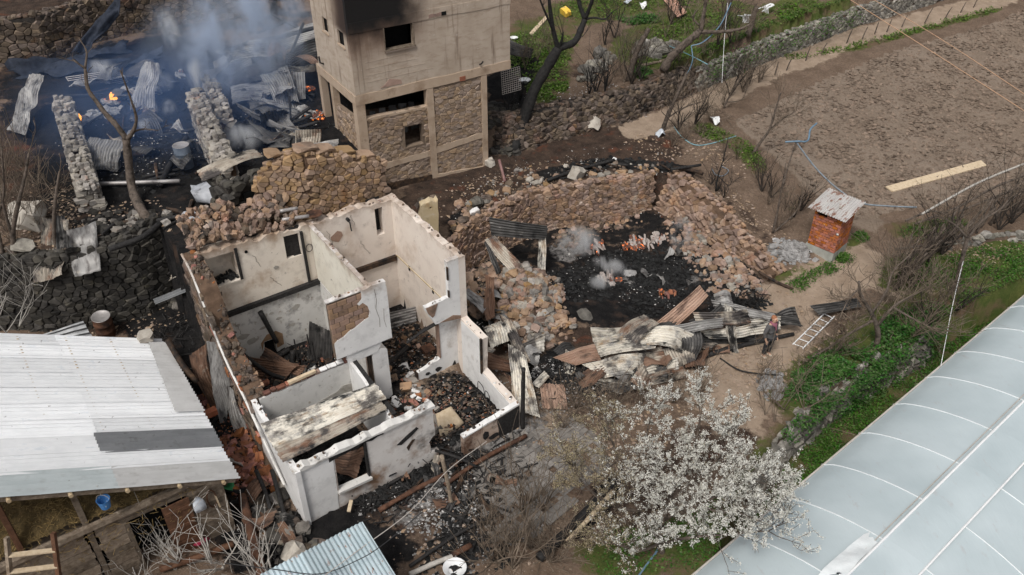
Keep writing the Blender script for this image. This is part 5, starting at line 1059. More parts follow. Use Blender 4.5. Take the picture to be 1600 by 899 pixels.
SH('flat grey sheet low at the near edge of the smoky tangle', [(370,140,4.9),(420,130,5.2),(428,151,4.8),(372,161,4.6)], 'tin_ash', FIRE, crump=.05, grow_=1.3)
SH('broad ribbed sheet under charred rafters beside the tower wall', [(440,58,5.9),(494,38,6.2),(496,62,5.8),(446,77,5.4)], 'tin_ash', FIRE, crump=.05, grow_=1.3)
SH('dark ribbed sheet tucked behind the tower corner', [(450,84,5.4),(492,64,5.8),(494,86,5.3),(458,100,5.0)], 'tin_dark', FIRE, crump=.05, grow_=1.3)
SH('small cream sheet scrap pinned against the tower corner', [(455,106,5.3),(491,104,5.4),(490,112,5.1),(458,117,5.1)], 'tin_cream', FIRE, crump=.06, grow_=1.3)
SH('torn rose-coloured scrap of sheet by the tower corner', [(467,93,5.5),(489,104,5.3),(495,99,5.4),(476,88,5.6)], 'tin_rose', FIRE, crump=.08, grow_=1.3)
SH('long curved grey sheet sliding towards the tan ruin wall', [(380,171,5.2),(478,207,4.8),(478,214,4.55),(396,184,4.8)], 'tin_ash', FIRE, crump=.05, bend=-.1, grow_=1.3)
SH('short tan sheet standing at the end of the long curved sheet', [(466,207,5.0),(467,231,4.5),(497,226,4.5),(497,206,5.0)], 'tin_burnt', FIRE, crump=.05, grow_=1.3)
SH('flat grey sheet lying behind the tan ruin wall', [(478,229,4.6),(522,221,4.6),(521,238,4.42),(485,239,4.42)], 'tin_ash', FIRE, crump=.05, grow_=1.3)
SH('crumpled dark sheet in front of the glowing embers by the tower', [(396,196,4.75),(466,222,4.6),(460,234,4.5),(430,226,4.5)], 'tin_dark', FIRE, crump=.09, grow_=1.3)
SH('sagging scorched sheet laid over the black oven stump', [(311,266,5.95),(396,238,6.1),(409,247,5.98),(319,282,5.82)], 'tin_burnt', crump=.03, bend=.08)
SH('humped grey sheet curled like a hood in the burnt ruin', [(146,222,5.3),(135,262,4.6),(182,262,4.55),(186,226,5.2)], 'tin_ash', FIRE, crump=.12, bend=.28, grow_=1.3)
SH('second crumpled sheet beneath the hood-shaped one in the ruin', [(134,240,4.8),(132,264,4.55),(180,268,4.55),(180,246,4.75)], 'tin_dark', FIRE, crump=.08, grow_=1.3)
SH('tan and black sheet hanging over the left retaining wall', [(64,345,4.9),(62,440,3.5),(105,428,3.7),(105,348,4.9)], 'tin_burnt', crump=.08)
SH('smooth grey metal panel hanging over the left retaining wall', [(106,366,4.6),(118,431,3.6),(157,422,3.7),(149,350,4.7)], 'tin_ash', amp=0, crump=.10, name='flat_sheet')
SH('dark narrow sheet folded behind the tan and black hanging sheet', [(88,342,5.0),(90,390,4.5),(107,388,4.5),(103,340,5.0)], 'tin_dark', crump=.05)
SH('grey sheet leaning behind the top edge of the silver roof', [(56,527,2.6),(128,503,3.0),(140,526,2.5),(62,540,2.3)], 'tin_grey', crump=.02, pitch=.14, amp=.025)
SH('narrow bluish sheet strip bridging the alley behind the house', [(242,467,2.4),(308,440,3.0),(311,448,2.9),(246,475,2.3)], 'tin_grey', crump=.02)
SH('scorched tan sheet jutting from the left wall of the house', [(265,436,2.6),(303,431,3.0),(301,403,3.4),(284,411,3.1)], 'tin_burnt', crump=.05)
SH('rusty tan ribbed sheet standing in the alley by the barn', [(300,557,2.2),(330,642,.7),(342,624,.8),(323,541,2.5)], 'tin_rust', crump=.04, bend=.1)
SH('grey sheet with yellow streak twisted upright in the alley', [(333,536,2.7),(345,682,.25),(363,600,1.6),(351,541,2.8)], 'tin_ash', crump=.06, curl=.1)
SH('pale pointed sheet end poking down into the alley', [(356,606,1.6),(370,693,.2),(384,664,.6),(367,612,1.5)], 'tin_ash', crump=.05)
SH('dark ribbed sheet leaning upright in the left back room', [(485,504,1.8),(482,560,.55),(519,568,.45),(519,521,1.6)], 'tin_dark', HOUSE_G, crump=.02, amp=.02, pitch=.11)
SH('rusty ribbed sheet collapsed on the floor of the left back room', [(386,558,1.0),(466,571,.85),(440,598,.55),(402,588,.6)], 'tin_rust', HOUSE_G, crump=.06)
SH('buckled rusty sheet half buried under brick in the left back room', [(420,548,.9),(480,575,.7),(465,588,.6),(410,566,.75)], 'tin_rust', HOUSE_G, crump=.08)
SH('grey ribbed sheet lying against the wall of the right back room', [(607,490,1.0),(649,480,1.0),(649,503,.55),(611,514,.5)], 'tin_ash', HOUSE_G, crump=.02)
SH('long cream sheet laid across the open top of the front room', [(414,661,2.32),(581,602,2.52),(597,625,2.42),(434,696,2.30)], 'tin_cream', HOUSE_G, crump=.02)
SH('second cream sheet overlapping in front across the open front room', [(432,693,2.27),(588,627,2.38),(600,643,2.30),(448,719,2.22)], 'tin_burnt', HOUSE_G, crump=.02)
SH('rusty crumpled sheet visible through the front window opening', [(524,713,1.25),(572,700,1.2),(557,751,.45),(522,736,.65)], 'tin_rust', HOUSE_G, crump=.05)
SH('dark ribbed sheet slumped inside the front room under the cream ones', [(470,690,1.3),(560,655,1.2),(545,690,.5),(490,712,.6)], 'tin_dark', HOUSE_G, crump=.05)
SH('ribbed dark sheet bent over the back wall of the pit', [(767,340,2.3),(853,354,2.0),(850,373,1.5),(771,367,1.7)], 'tin_dark', SIDE_G, crump=.03, bend=.22)
SH('cream strip of sheet hanging down the back wall of the pit', [(840,371,1.5),(842,423,.4),(854,421,.4),(852,373,1.5)], 'tin_cream', SIDE_G, crump=.04)
SH('long tapering pale sheet sliding down the rubble by the pit', [(759,378,2.1),(808,441,1.0),(824,425,1.0),(774,371,2.1)], 'tin_burnt', SIDE_G, crump=.03)
SH('narrow dark strip of sheet on the rubble behind the house corner', [(757,381,2.0),(775,428,1.2),(781,423,1.2),(763,379,2.0)], 'tin_dark', SIDE_G, crump=.03)
SH('grey plate wedged beside the white corner of the house', [(721,462,1.3),(755,489,1.1),(763,475,1.2),(734,455,1.4)], 'tin_ash', SIDE_G, amp=0, crump=.07, name='flat_sheet')
SH('rusty twisted sheet standing behind the curled one beside the house', [(755,430,1.6),(764,501,.9),(778,496,.9),(769,435,1.6)], 'tin_rust', SIDE_G, crump=.08)
SH('curled cream sheet like a wave beside the house wall', [(756,514,1.0),(767,547,.75),(801,532,.75),(790,500,1.1)], 'tin_cream', SIDE_G, crump=.06, bend=.3)
SH('bent streaked sheet hanging from the curled wave-like one', [(786,497,1.15),(812,566,.45),(828,563,.4),(806,508,1.1)], 'tin_burnt', SIDE_G, crump=.06, bend=.12)
SH('rust-patched sheet lying against the outside of the house wall', [(750,551,.95),(797,566,.65),(797,582,.35),(750,580,.6)], 'tin_rust', SIDE_G, crump=.05)
SH('narrow pale sheet leaning on the outer house wall by the door post', [(745,535,1.1),(772,548,.8),(768,553,.7),(745,545,.95)], 'tin_cream', SIDE_G, crump=.03)
SH('long cream sheet running down past the burnt post', [(794,543,.95),(803,639,.16),(841,650,.12),(821,560,.7)], 'tin_cream', SIDE_G, crump=.05)
SH('small fan-shaped cream sheet on the rubble by the heap', [(814,538,.65),(850,523,.65),(849,549,.35),(820,549,.35)], 'tin_cream', SIDE_G, crump=.03)
SH('small cream scrap of sheet on the ground by the burnt wire', [(831,600,.3),(850,581,.4),(858,589,.3),(842,606,.2)], 'tin_cream', SIDE_G, crump=.02)
SH('flat rose-grey sheet lying on the ground beside the courtyard', [(845,600,.14),(849,637,.10),(885,639,.10),(881,603,.14)], 'tin_rose', SIDE_G, crump=.02)
P_ = [('broad cream sheet sprawled over the near crest of the heap', [(935,535,.75),(1010,520,1.0),(1015,545,.8),(945,556,.5)], 'tin_cream', dict(crump=.07, bend=.2)), ('pale crumpled sheet draped across the middle of the heap', [(1010,515,1.1),(1075,525,1.0),(1060,550,.6),(1005,540,.8)], 'tin_cream', dict(crump=.08, bend=.25)), ('pale grey sheet folded over the far middle of the heap', [(1090,490,1.25),(1160,485,1.2),(1165,503,.9),(1095,506,.95)], 'tin_burnt', dict(crump=.07, bend=.2)), ('cream sheet lying against the far side of the heap', [(1160,500,.8),(1215,497,.8),(1212,512,.45),(1162,516,.45)], 'tin_cream', dict(crump=.06)), ('tan sheet lying loose at the front foot of the heap', [(1000,590,.3),(1062,575,.35),(1068,590,.15),(1010,603,.12)], 'tin_burnt', dict(crump=.05)), ('rose strip of sheet poking out at the near end of the heap', [(871,558,.55),(926,542,.65),(934,562,.42),(900,569,.38)], 'tin_rose', dict(crump=.03)),
 ('brown ribbed sheet rearing up at the back of the heap', [(1034,500,.9),(1088,452,1.65),(1101,465,1.45),(1060,504,.8)], 'tin_rose', dict(crump=.03, bend=.1)),
 ('cream sheet with black end low at the pit side of the heap', [(927,515,.65),(969,514,.75),(966,536,.45),(930,533,.4)], 'tin_cream', dict(crump=.05)),
 ('arched streaked sheet folded over the near half of the heap', [(1002,498,1.25),(954,560,.3),(993,566,.3),(1022,510,1.25)], 'tin_burnt', dict(crump=.05, bend=.35)),
 ('pale cream sheet at the near lower edge of the heap', [(919,571,.42),(1000,558,.55),(997,586,.2),(948,589,.2)], 'tin_cream', dict(crump=.06)),
 ('long pale sheet along the bottom edge of the heap', [(968,586,.38),(1050,562,.55),(1052,578,.3),(985,597,.15)], 'tin_cream', dict(crump=.05)),
 ('white crumpled sheet corner under the bottom of the heap', [(942,592,.3),(1012,599,.2),(968,611,.1),(935,601,.1)], 'tin_cream', dict(crump=.08)),
 ('rose-tinted pale sheet in the middle front of the heap', [(994,548,.68),(1030,543,.78),(1036,561,.5),(1000,563,.5)], 'tin_burnt', dict(crump=.03)),
 ('dark rolled sheet like an open tube in the heap', [(1056,520,1.0),(1064,552,.35),(1083,560,.25),(1087,514,1.0)], 'tin_dark', dict(crump=.05, bend=.25)),
 ('yellowish ribbed sheet facing the camera below the rolled one', [(1039,548,.6),(1052,574,.2),(1081,562,.3),(1077,538,.65)], 'tin_burnt', dict(crump=.04)),
 ('grey band of sheet bridging the middle of the heap', [(1048,510,1.15),(1126,499,1.2),(1121,512,.95),(1060,521,.95)], 'tin_ash', dict(crump=.05, bend=.18)),
 ('dark ribbed sheet in the shadow at the centre of the heap', [(1084,501,1.05),(1120,477,1.25),(1130,495,1.0),(1096,511,.8)], 'tin_dark', dict(crump=.04)),
 ('large yellow-cream sheet behind the standing person', [(1104,516,.6),(1196,499,.85),(1197,516,.5),(1114,524,.4)], 'tin_cream', dict(crump=.05)),
 ('curved pale strip hanging down from the heap to the ground', [(1134,480,1.3),(1144,546,.12),(1153,544,.12),(1150,490,1.2)], 'tin_cream', dict(crump=.04, bend=.2)),
 ('long dark sheet stretching to the far tip of the heap', [(1140,478,1.05),(1234,494,.75),(1241,506,.42),(1150,493,.75)], 'tin_dark', dict(crump=.06, bend=.06)),
 ('scorched sheet end curling up at the far tip of the heap', [(1204,498,.5),(1238,483,1.0),(1247,508,.3),(1212,509,.3)], 'tin_dark', dict(crump=.08, bend=-.1)),
 ('ash-grey sheet on top of the far half of the heap', [(1119,471,1.25),(1200,489,.95),(1206,500,.75),(1126,486,.95)], 'tin_ash', dict(crump=.06)),
 ('small grey sheet behind the crest of the heap', [(1118,461,1.2),(1138,462,1.2),(1143,476,1.05),(1122,477,1.05)], 'tin_ash', dict(crump=.05)),
 ('black folded sheet in the hollow of the heap', [(960,530,.5),(1050,505,.8),(1048,545,.35),(975,556,.2)], 'tin_dark', dict(crump=.10)),
 ('dark sheet under the far half of the heap', [(1080,520,.5),(1180,515,.4),(1170,532,.15),(1090,540,.15)], 'tin_dark', dict(crump=.08)),
 ('narrow cream sheet lying flat at the lower front of the heap', [(958,600,.2),(1040,580,.3),(1042,588,.2),(965,610,.1)], 'tin_burnt', dict(crump=.03)),
 ('short scorched sheet tilted between the arch and the bridge of the heap', [(1005,530,.75),(1045,520,.95),(1050,540,.6),(1012,548,.55)], 'tin_rust', dict(crump=.05))]
for lb, cs, m, kw in P_:
    kw['crump'] = min(.055, kw.get('crump', .04) * .9); kw['bend'] = kw.get('bend', random.uniform(-.15, .25)) * 1.3; kw['curl'] = random.uniform(-.08, .08)
    SH(lb, cs, m, PILE, grow_=1.22, **kw)
SH('dark ash-streaked sheet on the path at the top of the white ladder', [(1268,479,.42),(1333,466,.5),(1341,478,.3),(1280,492,.15)], 'tin_dark', crump=.04, bend=.16)
SH('dark sheet roof remnant beside the tower above the charred tree foot', [(796,62,5.1),(832,79,4.7),(828,91,4.4),(796,84,4.7)], 'tin_dark', crump=.03)
SH('pink ribbed sheet lying on the upper grass at the top edge', [(1030,-10,4.6),(1058,26,4.5),(1072,18,4.5),(1049,-10,4.6)], 'pink_tin', amp=.03, pitch=.16, crump=.02)
SH('crumpled silver-grey plastic lying beside the oven stump', [(302,288,4.9),(306,318,4.5),(342,322,4.5),(336,284,5.0)], 'plastic_sheet_grey', amp=0, crump=.14, name='plastic_sheet')
SH('silver-grey plastic crumpled on the bank above the stone wall', [(290,330,4.6),(296,352,4.45),(318,350,4.45),(312,328,4.6)], 'plastic_sheet_grey', amp=0, crump=.12, name='plastic_sheet')
# pale board lying at the broken front wall
b_ = SH('pale scorched wooden board tilted in the gap of the front wall', [(682,648,.75),(690,687,.2),(723,661,.35),(704,637,.75)], 'wood_pale', amp=0, crump=.015, name='broken_board'); b_['category'] = 'board'; b_.modifiers[0].thickness = .04
# metal grate in the burning ruin
gt = thing('metal_grate', 'flat white-hot looking bar grate lying in the burning ruin', 'grate'); gt['label'] = 'pale bar grate lying tilted in the burning ruin'
a, b, c, d = at(103,121,4.9), at(118,143,4.6), at(200,128,4.8), at(186,109,5.1)
for k in range(9): obj('bar', tube([a.lerp(b,k/8), d.lerp(c,k/8)], .018, 5), 'steel_pipe', gt)
for k in range(4): obj('cross_bar', tube([a.lerp(d,k/3), b.lerp(c,k/3)], .022, 5), 'steel_pipe', gt)
# ---------------------------------------------------------------- scattering over the ground
def spots(n, pix, r, seed, world=False):
    g = np.random.default_rng(seed); P = [p if world else (G(*p) if len(p) == 2 else at(*p)) for p in pix]; P = np.array([[p[0], p[1]] for p in P])
    if len(P) == 1: base = np.repeat(P, n, 0)
    else:
        L = np.linalg.norm(np.diff(P, axis=0), axis=1); k = g.choice(len(L), n, p=L/L.sum()); t = g.random(n)[:, None]; base = P[k]*(1-t) + P[k+1]*t
    a = g.random(n)*6.283; rr = r*np.sqrt(g.random(n)); X = base[:, 0]+rr*np.cos(a); Y = base[:, 1]+rr*np.sin(a)
    return X, Y, hv(X, Y)
def rocks(n, pix, r, s0, s1, seed, sink=.25, flat=.7, world=False):
    X, Y, Z = spots(n, pix, r, seed, world); rd = random.Random(seed); out = []
    for x, y, z in zip(X, Y, Z):
        s = s0 + (s1 - s0) * rd.random() ** 2.2
        out.append(((x, y, z + s*flat*(1-sink) - .01), (rd.uniform(-.5,.5), rd.uniform(-.5,.5), rd.uniform(0,6.3)), (s*rd.uniform(.9,1.5), s, s*flat*rd.uniform(.7,1.2)), rd.randrange(8)))
    return out
def heap(name, label, cat, specs, m, n_parts, kind='rock', part='stone'):
    t = thing(name, label, cat); trs = []
    for a in specs: trs += a
    trs.sort(key=lambda q: -q[2][0]*q[2][1])
    for q in trs[:n_parts]: put(part, q, m if isinstance(m, str) else random.choice(m), t, kind)
    if len(trs) > n_parts: merged('small_rubble', trs[n_parts:], m if isinstance(m, str) else m[0], t, kind)
    return t
OCT = (np.array([[1,0,0],[-1,0,0],[0,1,0],[0,-1,0],[0,0,1],[0,0,-1]], float), np.array([[0,2,4],[2,1,4],[1,3,4],[3,0,4],[2,0,5],[1,2,5],[3,1,5],[0,3,5]]))
def bits(name, label, pts_list, m, s0, s1, seed, flat=.6, lift=.3, elong=1.6, cat=None):   # thousands of tiny lumps in one mesh
    g = np.random.default_rng(seed); X = np.concatenate([p[0] for p in pts_list]); Y = np.concatenate([p[1] for p in pts_list]); Z = np.concatenate([p[2] for p in pts_list]); n = len(X)
    s = s0 + (s1-s0) * g.random(n)**2.5; a = g.random(n)*6.283; e = 1 + (elong-1)*g.random(n)
    V = OCT[0][None]*np.stack([s*e, s, s*flat], 1)[:, None, :] * (1 + g.uniform(-.3,.3,(n,6,1))); ca, sa = np.cos(a)[:, None], np.sin(a)[:, None]
    W_ = np.stack([V[:,:,0]*ca - V[:,:,1]*sa + X[:,None], V[:,:,0]*sa + V[:,:,1]*ca + Y[:,None], V[:,:,2] + (Z + s*flat*lift)[:,None] + V[:,:,0]*g.uniform(-.4,.4,(n,1))], 2)
    F = OCT[1][None] + (np.arange(n)*6)[:, None, None]
    me = bpy.data.meshes.new(name); me.from_pydata(W_.reshape(-1,3).tolist(), [], F.reshape(-1,3).tolist()); me.materials.append(MAT[m]); me.update()
    o = link(bpy.data.objects.new(name, me)); o['kind'] = 'stuff'; tag(o, label); return o
def loc_spots(n, u0, u1, b0, b1, z, seed, dz=.12):
    g = np.random.default_rng(seed); uu = g.uniform(u0,u1,n); bb = g.uniform(b0,b1,n)
    return HO.x+HU.x*uu+HV.x*bb, HO.y+HU.y*uu+HV.y*bb, np.full(n, z) + g.random(n)*dz
# rubble heaps
heap('rubble_heap', 'heap of tan and reddish stones spilled at the left side of the pit', 'rubble', [rocks(420, [(800,430),(830,470),(820,510)], 1.3, .045, .17, 1), rocks(200, [(860,440),(850,490),(880,520)], .7, .04, .13, 2)], ['stone_red','stone_tan','stone_red','stone_ashen'], 300)
heap('rubble_heap', 'strip of dark stony rubble between the white house wall and the pit', 'rubble', [rocks(330, [(735,340),(740,400),(750,460),(765,500)], .9, .04, .17, 3)], ['stone_scorched','stone_tan','stone_red'], 260)
heap('rubble_heap', 'grey ash-dusted stones at the foot of the rubble near the sheet heap', 'rubble', [rocks(60, [(820,530),(850,520)], .35, .05, .13, 4)], 'stone_ashen', 50)
heap('rubble_heap', 'pink and grey stones tumbled inside the right side of the pit', 'rubble', [rocks(360, [(1060,350),(1110,400),(1150,440)], .85, .04, .14, 5), rocks(160, [(1120,440),(1180,450)], .6, .04, .12, 6)], ['stone_red','stone_ashen','stone_red'], 300)
heap('rubble_heap', 'fallen stones along the foot of the pit back wall', 'rubble', [rocks(240, [(880,380),(930,355),(990,340)], .6, .03, .12, 8)], ['stone_red','stone_scorched'], 200)
heap('rubble_heap', 'loose stones scattered along the earth rim above the pit', 'rubble', [rocks(120, [(740,325),(830,290),(930,272),(1030,262)], .55, .05, .15, 9), rocks(40, [(760,300),(860,270)], .8, .04, .10, 10)], ['stone_tan','stone_ashen','stone_scorched'], 130)
heap('stone_pile', 'pile of big pale stones among dead twigs on the upper grass', 'stones', [rocks(46, [(1012,82),(1045,78)], .8, .14, .27, 11, flat=.8), rocks(22, [(915,125),(935,105),(950,85)], .4, .14, .27, 12, flat=.8)], 'stone_grey', 70)
heap('rubble_heap', 'blackened stones tumbled at the foot of the tower near the charred tree', 'rubble', [rocks(200, [(775,180),(790,230)], .9, .07, .2, 13)], 'stone_dark', 120)
heap('rubble_heap', 'stones strewn on the bank below the forked tree', 'rubble', [rocks(90, [(140,340),(190,355),(260,345)], .7, .05, .16, 14)], ['stone_dark','stone_ashen'], 80)
heap('brick_heap', 'spill of broken red bricks in the alley between the barn and the house', 'bricks', [rocks(150, [(365,690),(385,740),(400,760)], .6, .06, .13, 15, flat=.6), rocks(60, [(350,730),(345,760)], .4, .05, .11, 16, flat=.6), rocks(26, [(320,640),(330,620)], .4, .06, .12, 17)], 'brick_rubble', 210, 'block', 'brick')
heap('rubble_heap', 'charred chunks and pale lumps between the brick spill and the blue roof', 'rubble', [rocks(90, [(420,790),(440,850),(470,860)], .7, .06, .2, 18)], ['stone_dark','stone_ashen','stone_scorched'], 80)
def room(name, label, specs, ms, n, kind='block'):
    trs = []; rd = random.Random(n)
    for (cnt, u0, u1, b0, b1, z, s0, s1) in specs:
        for k in range(cnt):
            p = hw(rd.uniform(u0,u1), rd.uniform(b0,b1), z + rd.random()*.2); s = s0+(s1-s0)*rd.random()**2
            trs.append((p, (rd.uniform(-.6,.6), rd.uniform(-.6,.6), rd.uniform(0,6)), (s*1.4, s, s*.6), rd.randrange(8)))
    return heap(name, label, 'rubble', [trs], ms, n, kind, 'chunk')
room('rubble_heap', 'broken brick and plaster rubble on the floor of the left back room', [(90,.5,3.6,3.1,5.6,.42,.05,.13),(30,.5,1.3,3.2,6,.5,.06,.14)], ['brick_rubble','char_brown','plaster_grey','stone_dark'], 110)
room('rubble_heap', 'fallen pinkish bricks and plaster lumps in the front right room', [(70,3.4,5.2,.6,2.7,.22,.05,.15),(30,4.6,5.3,2.0,3.4,.3,.06,.16)], ['brick_rubble','plaster_white','stone_ashen','brick_dusty'], 90)
room('rubble_heap', 'scorched rubble on the floor of the right back room', [(60,4.2,6.5,3.2,6.2,.42,.04,.11)], ['char_brown','stone_scorched','brick_dusty'], 55)
# loose individual stones
for k, (lb, px, py, s, m, sc) in enumerate([('large pale rounded boulder on the brown bank beside bare saplings', 48, 350, .45, 'boulder_pale', (1,.9,1)), ('pale boulder on the dark earth above the pit', 900, 277, .30, 'boulder_pale', (1,.9,.9)), ('big white-patched boulder leaning in the scorched rubble wall', 925, 200, .38, 'boulder_pale', (1.1,.8,.8)),
     ('greenish flat-faced stone on the rim behind the house', 745, 322, .24, 'stone_grey', (1,.8,.9)), ('bright white stone on the rim behind the house', 742, 352, .20, 'plaster_white', (1,.9,.8)), ('squared tan block beside the white house corner', 733, 438, .22, 'stone_tan', (1,1,.9)),
     ('grey slab fragment on the ashes at the near side of the pit', 914, 496, .26, 'stone_grey', (1,.8,.4)), ('white plaster lump in the black middle of the pit', 985, 430, .2, 'ash_grey', (1.2,.8,.35)), ('pale squared stone in the alley next to the house side wall', 442, 765, .16, 'boulder_pale', (1,1,.9)), ('large yellowish stone under the corner of the blue roof', 462, 870, .32, 'boulder_pale', (1.2,.9,.8)),
     ('white quartz lump by the pit rim ash', 960, 252, .1, 'plaster_white', (1,1,.8)), ('round stone at the foot of the tower corner', 765, 258, .2, 'boulder_pale', (1,1,1)), ('white block on the path edge by the grey wall', 1185, 95, .12, 'plaster_white', (1,1,.7)), ('square white block among the rubble in the house doorway', 632, 578, .17, 'plaster_white', (1.3,.9,.5)),
     ('flat grey stone at the foot of the hanging sheets', 63, 447, .25, 'stone_grey', (1.3,.8,.4)), ('lone stone at the path junction above the pit', 885, 262, .1, 'boulder_pale', (1,1,.8))]):
    p = G(px, py); tag(put('loose_stone', (p + Vector((0,0,s*sc[2]*.55)), (.2*k % 1, .3*k % 1, k*.9), (s*sc[0], s*sc[1], s*sc[2]), k), m), lb, 'stone')
# fine litter, uncountable
bits('ash_flakes', 'pale flakes of ash and plaster strewn over the burnt ground', [spots(550,[(760,300),(860,270),(960,250),(1030,270)],1.5,20), spots(500,[(740,340),(750,450),(800,520)],1.2,21), spots(900,[(900,440),(980,420),(1080,440)],1.9,22), spots(900,[(620,780),(700,760),(800,700)],1.3,23), spots(1100,[(160,220),(250,250),(400,200),(450,220)],2.4,24), spots(350,[(280,560),(340,680),(420,840)],.8,25),
    loc_spots(450,3.2,6.6,.2,2.7,.24,26), loc_spots(350,4.2,6.6,3.1,6.6,.44,27), loc_spots(250,.5,3.7,3.1,6.6,.44,28), spots(400,[(830,150),(900,190),(980,170)],1.2,29), spots(500,[(820,560),(880,620),(960,620)],1.5,30)], 'flake', .008, .045, 5, .4)
bits('charcoal', 'black charcoal lumps covering the burnt floors', [spots(2600,[(890,450),(960,420),(1040,410),(1090,430),(1000,470)],1.3,31), spots(900,[(560,760),(640,740),(720,700)],.8,32), loc_spots(450,3.2,6.6,.2,2.7,.22,33,.2), loc_spots(700,4.0,6.6,3.1,6.7,.42,34,.15), loc_spots(800,.5,3.8,3.1,6.7,.42,35,.2), loc_spots(300,.3,2.9,.3,2.7,.22,36), spots(2200,[(200,170),(240,260),(420,190),(400,240),(330,100)],2.8,37), spots(700,[(280,560),(350,690),(400,830)],.9,38), spots(600,[(860,275),(960,252),(1050,265)],.45,39), spots(500,[(1130,465),(1190,475)],.5,40), spots(400,[(870,580),(930,600)],.8,41), spots(500,[(730,760),(760,850),(690,880)],1.0,42)], 'charcoal', .02, .13, 6, .55)
bits('gravel', 'small stones and crumbs over the yard and banks', [spots(1600,[(1110,600),(1200,560),(1250,500)],2.0,43), spots(1200,[(880,680),(980,640),(1080,620)],2.2,44), spots(900,[(1110,300),(1180,370),(1230,400)],1.2,45), spots(900,[(720,330),(800,290),(900,270)],1.4,46), spots(900,[(60,330),(130,370),(220,360)],1.8,47), spots(600,[(640,820),(740,860),(840,720)],1.8,48), spots(600,[(1000,230),(1100,230),(1150,260)],1.2,49), spots(500,[(1500,400),(1580,390)],.8,50)], 'stone_brown', .012, .07, 7, .6)
g_ = np.random.default_rng(60); bx = [min(p.x for p in FIELD), max(p.x for p in FIELD), min(p.y for p in FIELD), max(p.y for p in FIELD)]
X = g_.uniform(bx[0], bx[1], 60000); Y = g_.uniform(bx[2], bx[3], 60000); mm = poly_mask(X, Y, FIELD) & (X < 36) & (Y < 58); X, Y = X[mm][:16000], Y[mm][:16000]

bits('clods', 'crumbly dug clods of the ploughed field', [(X, Y, hv(X, Y))], 'clod', .03, .13, 61, .45)
X = g_.uniform(bx[0], bx[1], 40000); Y = g_.uniform(bx[2], bx[3], 40000); mm = poly_mask(X, Y, FIELD) & (X < 36) & (Y < 58) ; X, Y = X[mm][:4000], Y[mm][:4000]
bits('clods', 'darker moist clods of the ploughed field', [(X, Y, hv(X, Y))], 'clod_dark', .02, .085, 62, .35, elong=2.4)
# paved courtyard in front of the house
court = bpy.data.objects.new('paved_courtyard', None); link(court); tag(court, 'worn interlocking grey paving in front of the burnt house', kind='structure')
ca, cb = at(745,800,0), at(905,680,0); cd = (cb - ca).normalized(); cn = Vector((-cd.y, cd.x, 0)); CP = [at(735,735,0), at(800,680,0), at(905,650,0), at(960,720,0), at(850,835,0), at(770,850,0)]
n_p = 0
for i in range(-6, 40):
    for j in range(-18, 30):
        p = ca + cd*(i*.205 + (.1 if j % 2 else 0)) + cn*(j*.205)
        if n_p < 300 and poly_mask(np.array([p.x]), np.array([p.y]), CP)[0] and (random.random() > .12):
            put('paver', ((p.x, p.y, h(p.x,p.y) + .012 + random.uniform(-.008,.008)), (random.uniform(-.02,.02), random.uniform(-.02,.02), math.atan2(cd.y,cd.x)), (.098,.096,.03), n_p), 'paver', court, 'block'); n_p += 1

# ---------------------------------------------------------------- timbers, pipes and other things
def log(name, label, cat, pts, r, m, n=8, wob=.0, grp=None):
    P = [Vector(p) if isinstance(p, Vector) else (at(*p) if len(p) == 3 else G(*p)) for p in pts]; L = smooth_line(P, 5)
    rs = [(r if not hasattr(r, '__len__') else r[0] + (r[1]-r[0])*i/(len(L)-1)) * (1 + random.uniform(-wob, wob)) for i in range(len(L))]
    return tag(obj(name, tube(L, rs, n), m, smooth=True), label, cat, grp)
log('charred_log', 'long charred log lying on the earth beside the sheet heap', 'log', [(1066,568,.1),(1140,545,.1),(1190,533,.12),(1240,522,.1)], (.10,.07), 'char', wob=.12)
log('charred_log', 'short charred branch on the ground near the person', 'log', [(1125,560,.05),(1160,580,.05),(1222,587,.05)], (.03,.02), 'char')
log('brown_pole', 'thick rust-brown pole lying across the debris below the barn', 'pole', [(378,775,.45),(392,830,.4),(410,900,.35)], (.12,.14), 'rust', wob=.05)
log('charred_beam', 'black beam leaning over the brick spill in the alley', 'beam', [(400,735,.6),(415,770,.4),(425,805,.2)], .06, 'char'); log('charred_beam', 'second black beam beside the house side wall', 'beam', [(425,735,.6),(440,790,.3),(447,815,.2)], .06, 'char')
log('charred_beam', 'wide black board lying below the red bag', 'beam', [(300,830,.3),(360,815,.3)], .10, 'char'); log('charred_beam', 'brown squared timber under the red bag', 'beam', [(250,890,.3),(310,870,.3),(365,850,.3)], .09, 'wood_brown')
log('steel_pole', 'straight grey pole lying across the burnt ruin behind the forked tree', 'pole', [(140,288,4.65),(281,283,4.7)], .075, 'steel_pipe')
log('burnt_beam', 'orange-brown scorched beam lying in front of the house', 'beam', [(592,798,.1),(640,770,.12),(694,742,.12)], .075, 'rust', 6, .1); log('burnt_beam', 'brown burnt beam running from the yard to the wall stub', 'beam', [(695,758,.1),(750,720,.12),(822,681,.12)], .07, 'rust', 6, .1)
log('grey_post', 'weathered grey post standing in front of the house', 'post', [(706,790,0),(699,752,.85),(690,712,1.75)], .06, 'wood_grey', wob=.08)
log('charred_pole', 'thin black pole leaning from the post into the debris', 'pole', [(680,704,.5),(715,715,.4),(745,730,.1)], .045, 'char', wob=.1)
log('burnt_post', 'tall burnt black post standing at the corner of the house', 'post', [hw(7.05,-.42,-.2), hw(7.05,-.42,1.6), hw(7.06,-.42,2.45)], (.075,.06), 'char', wob=.1)
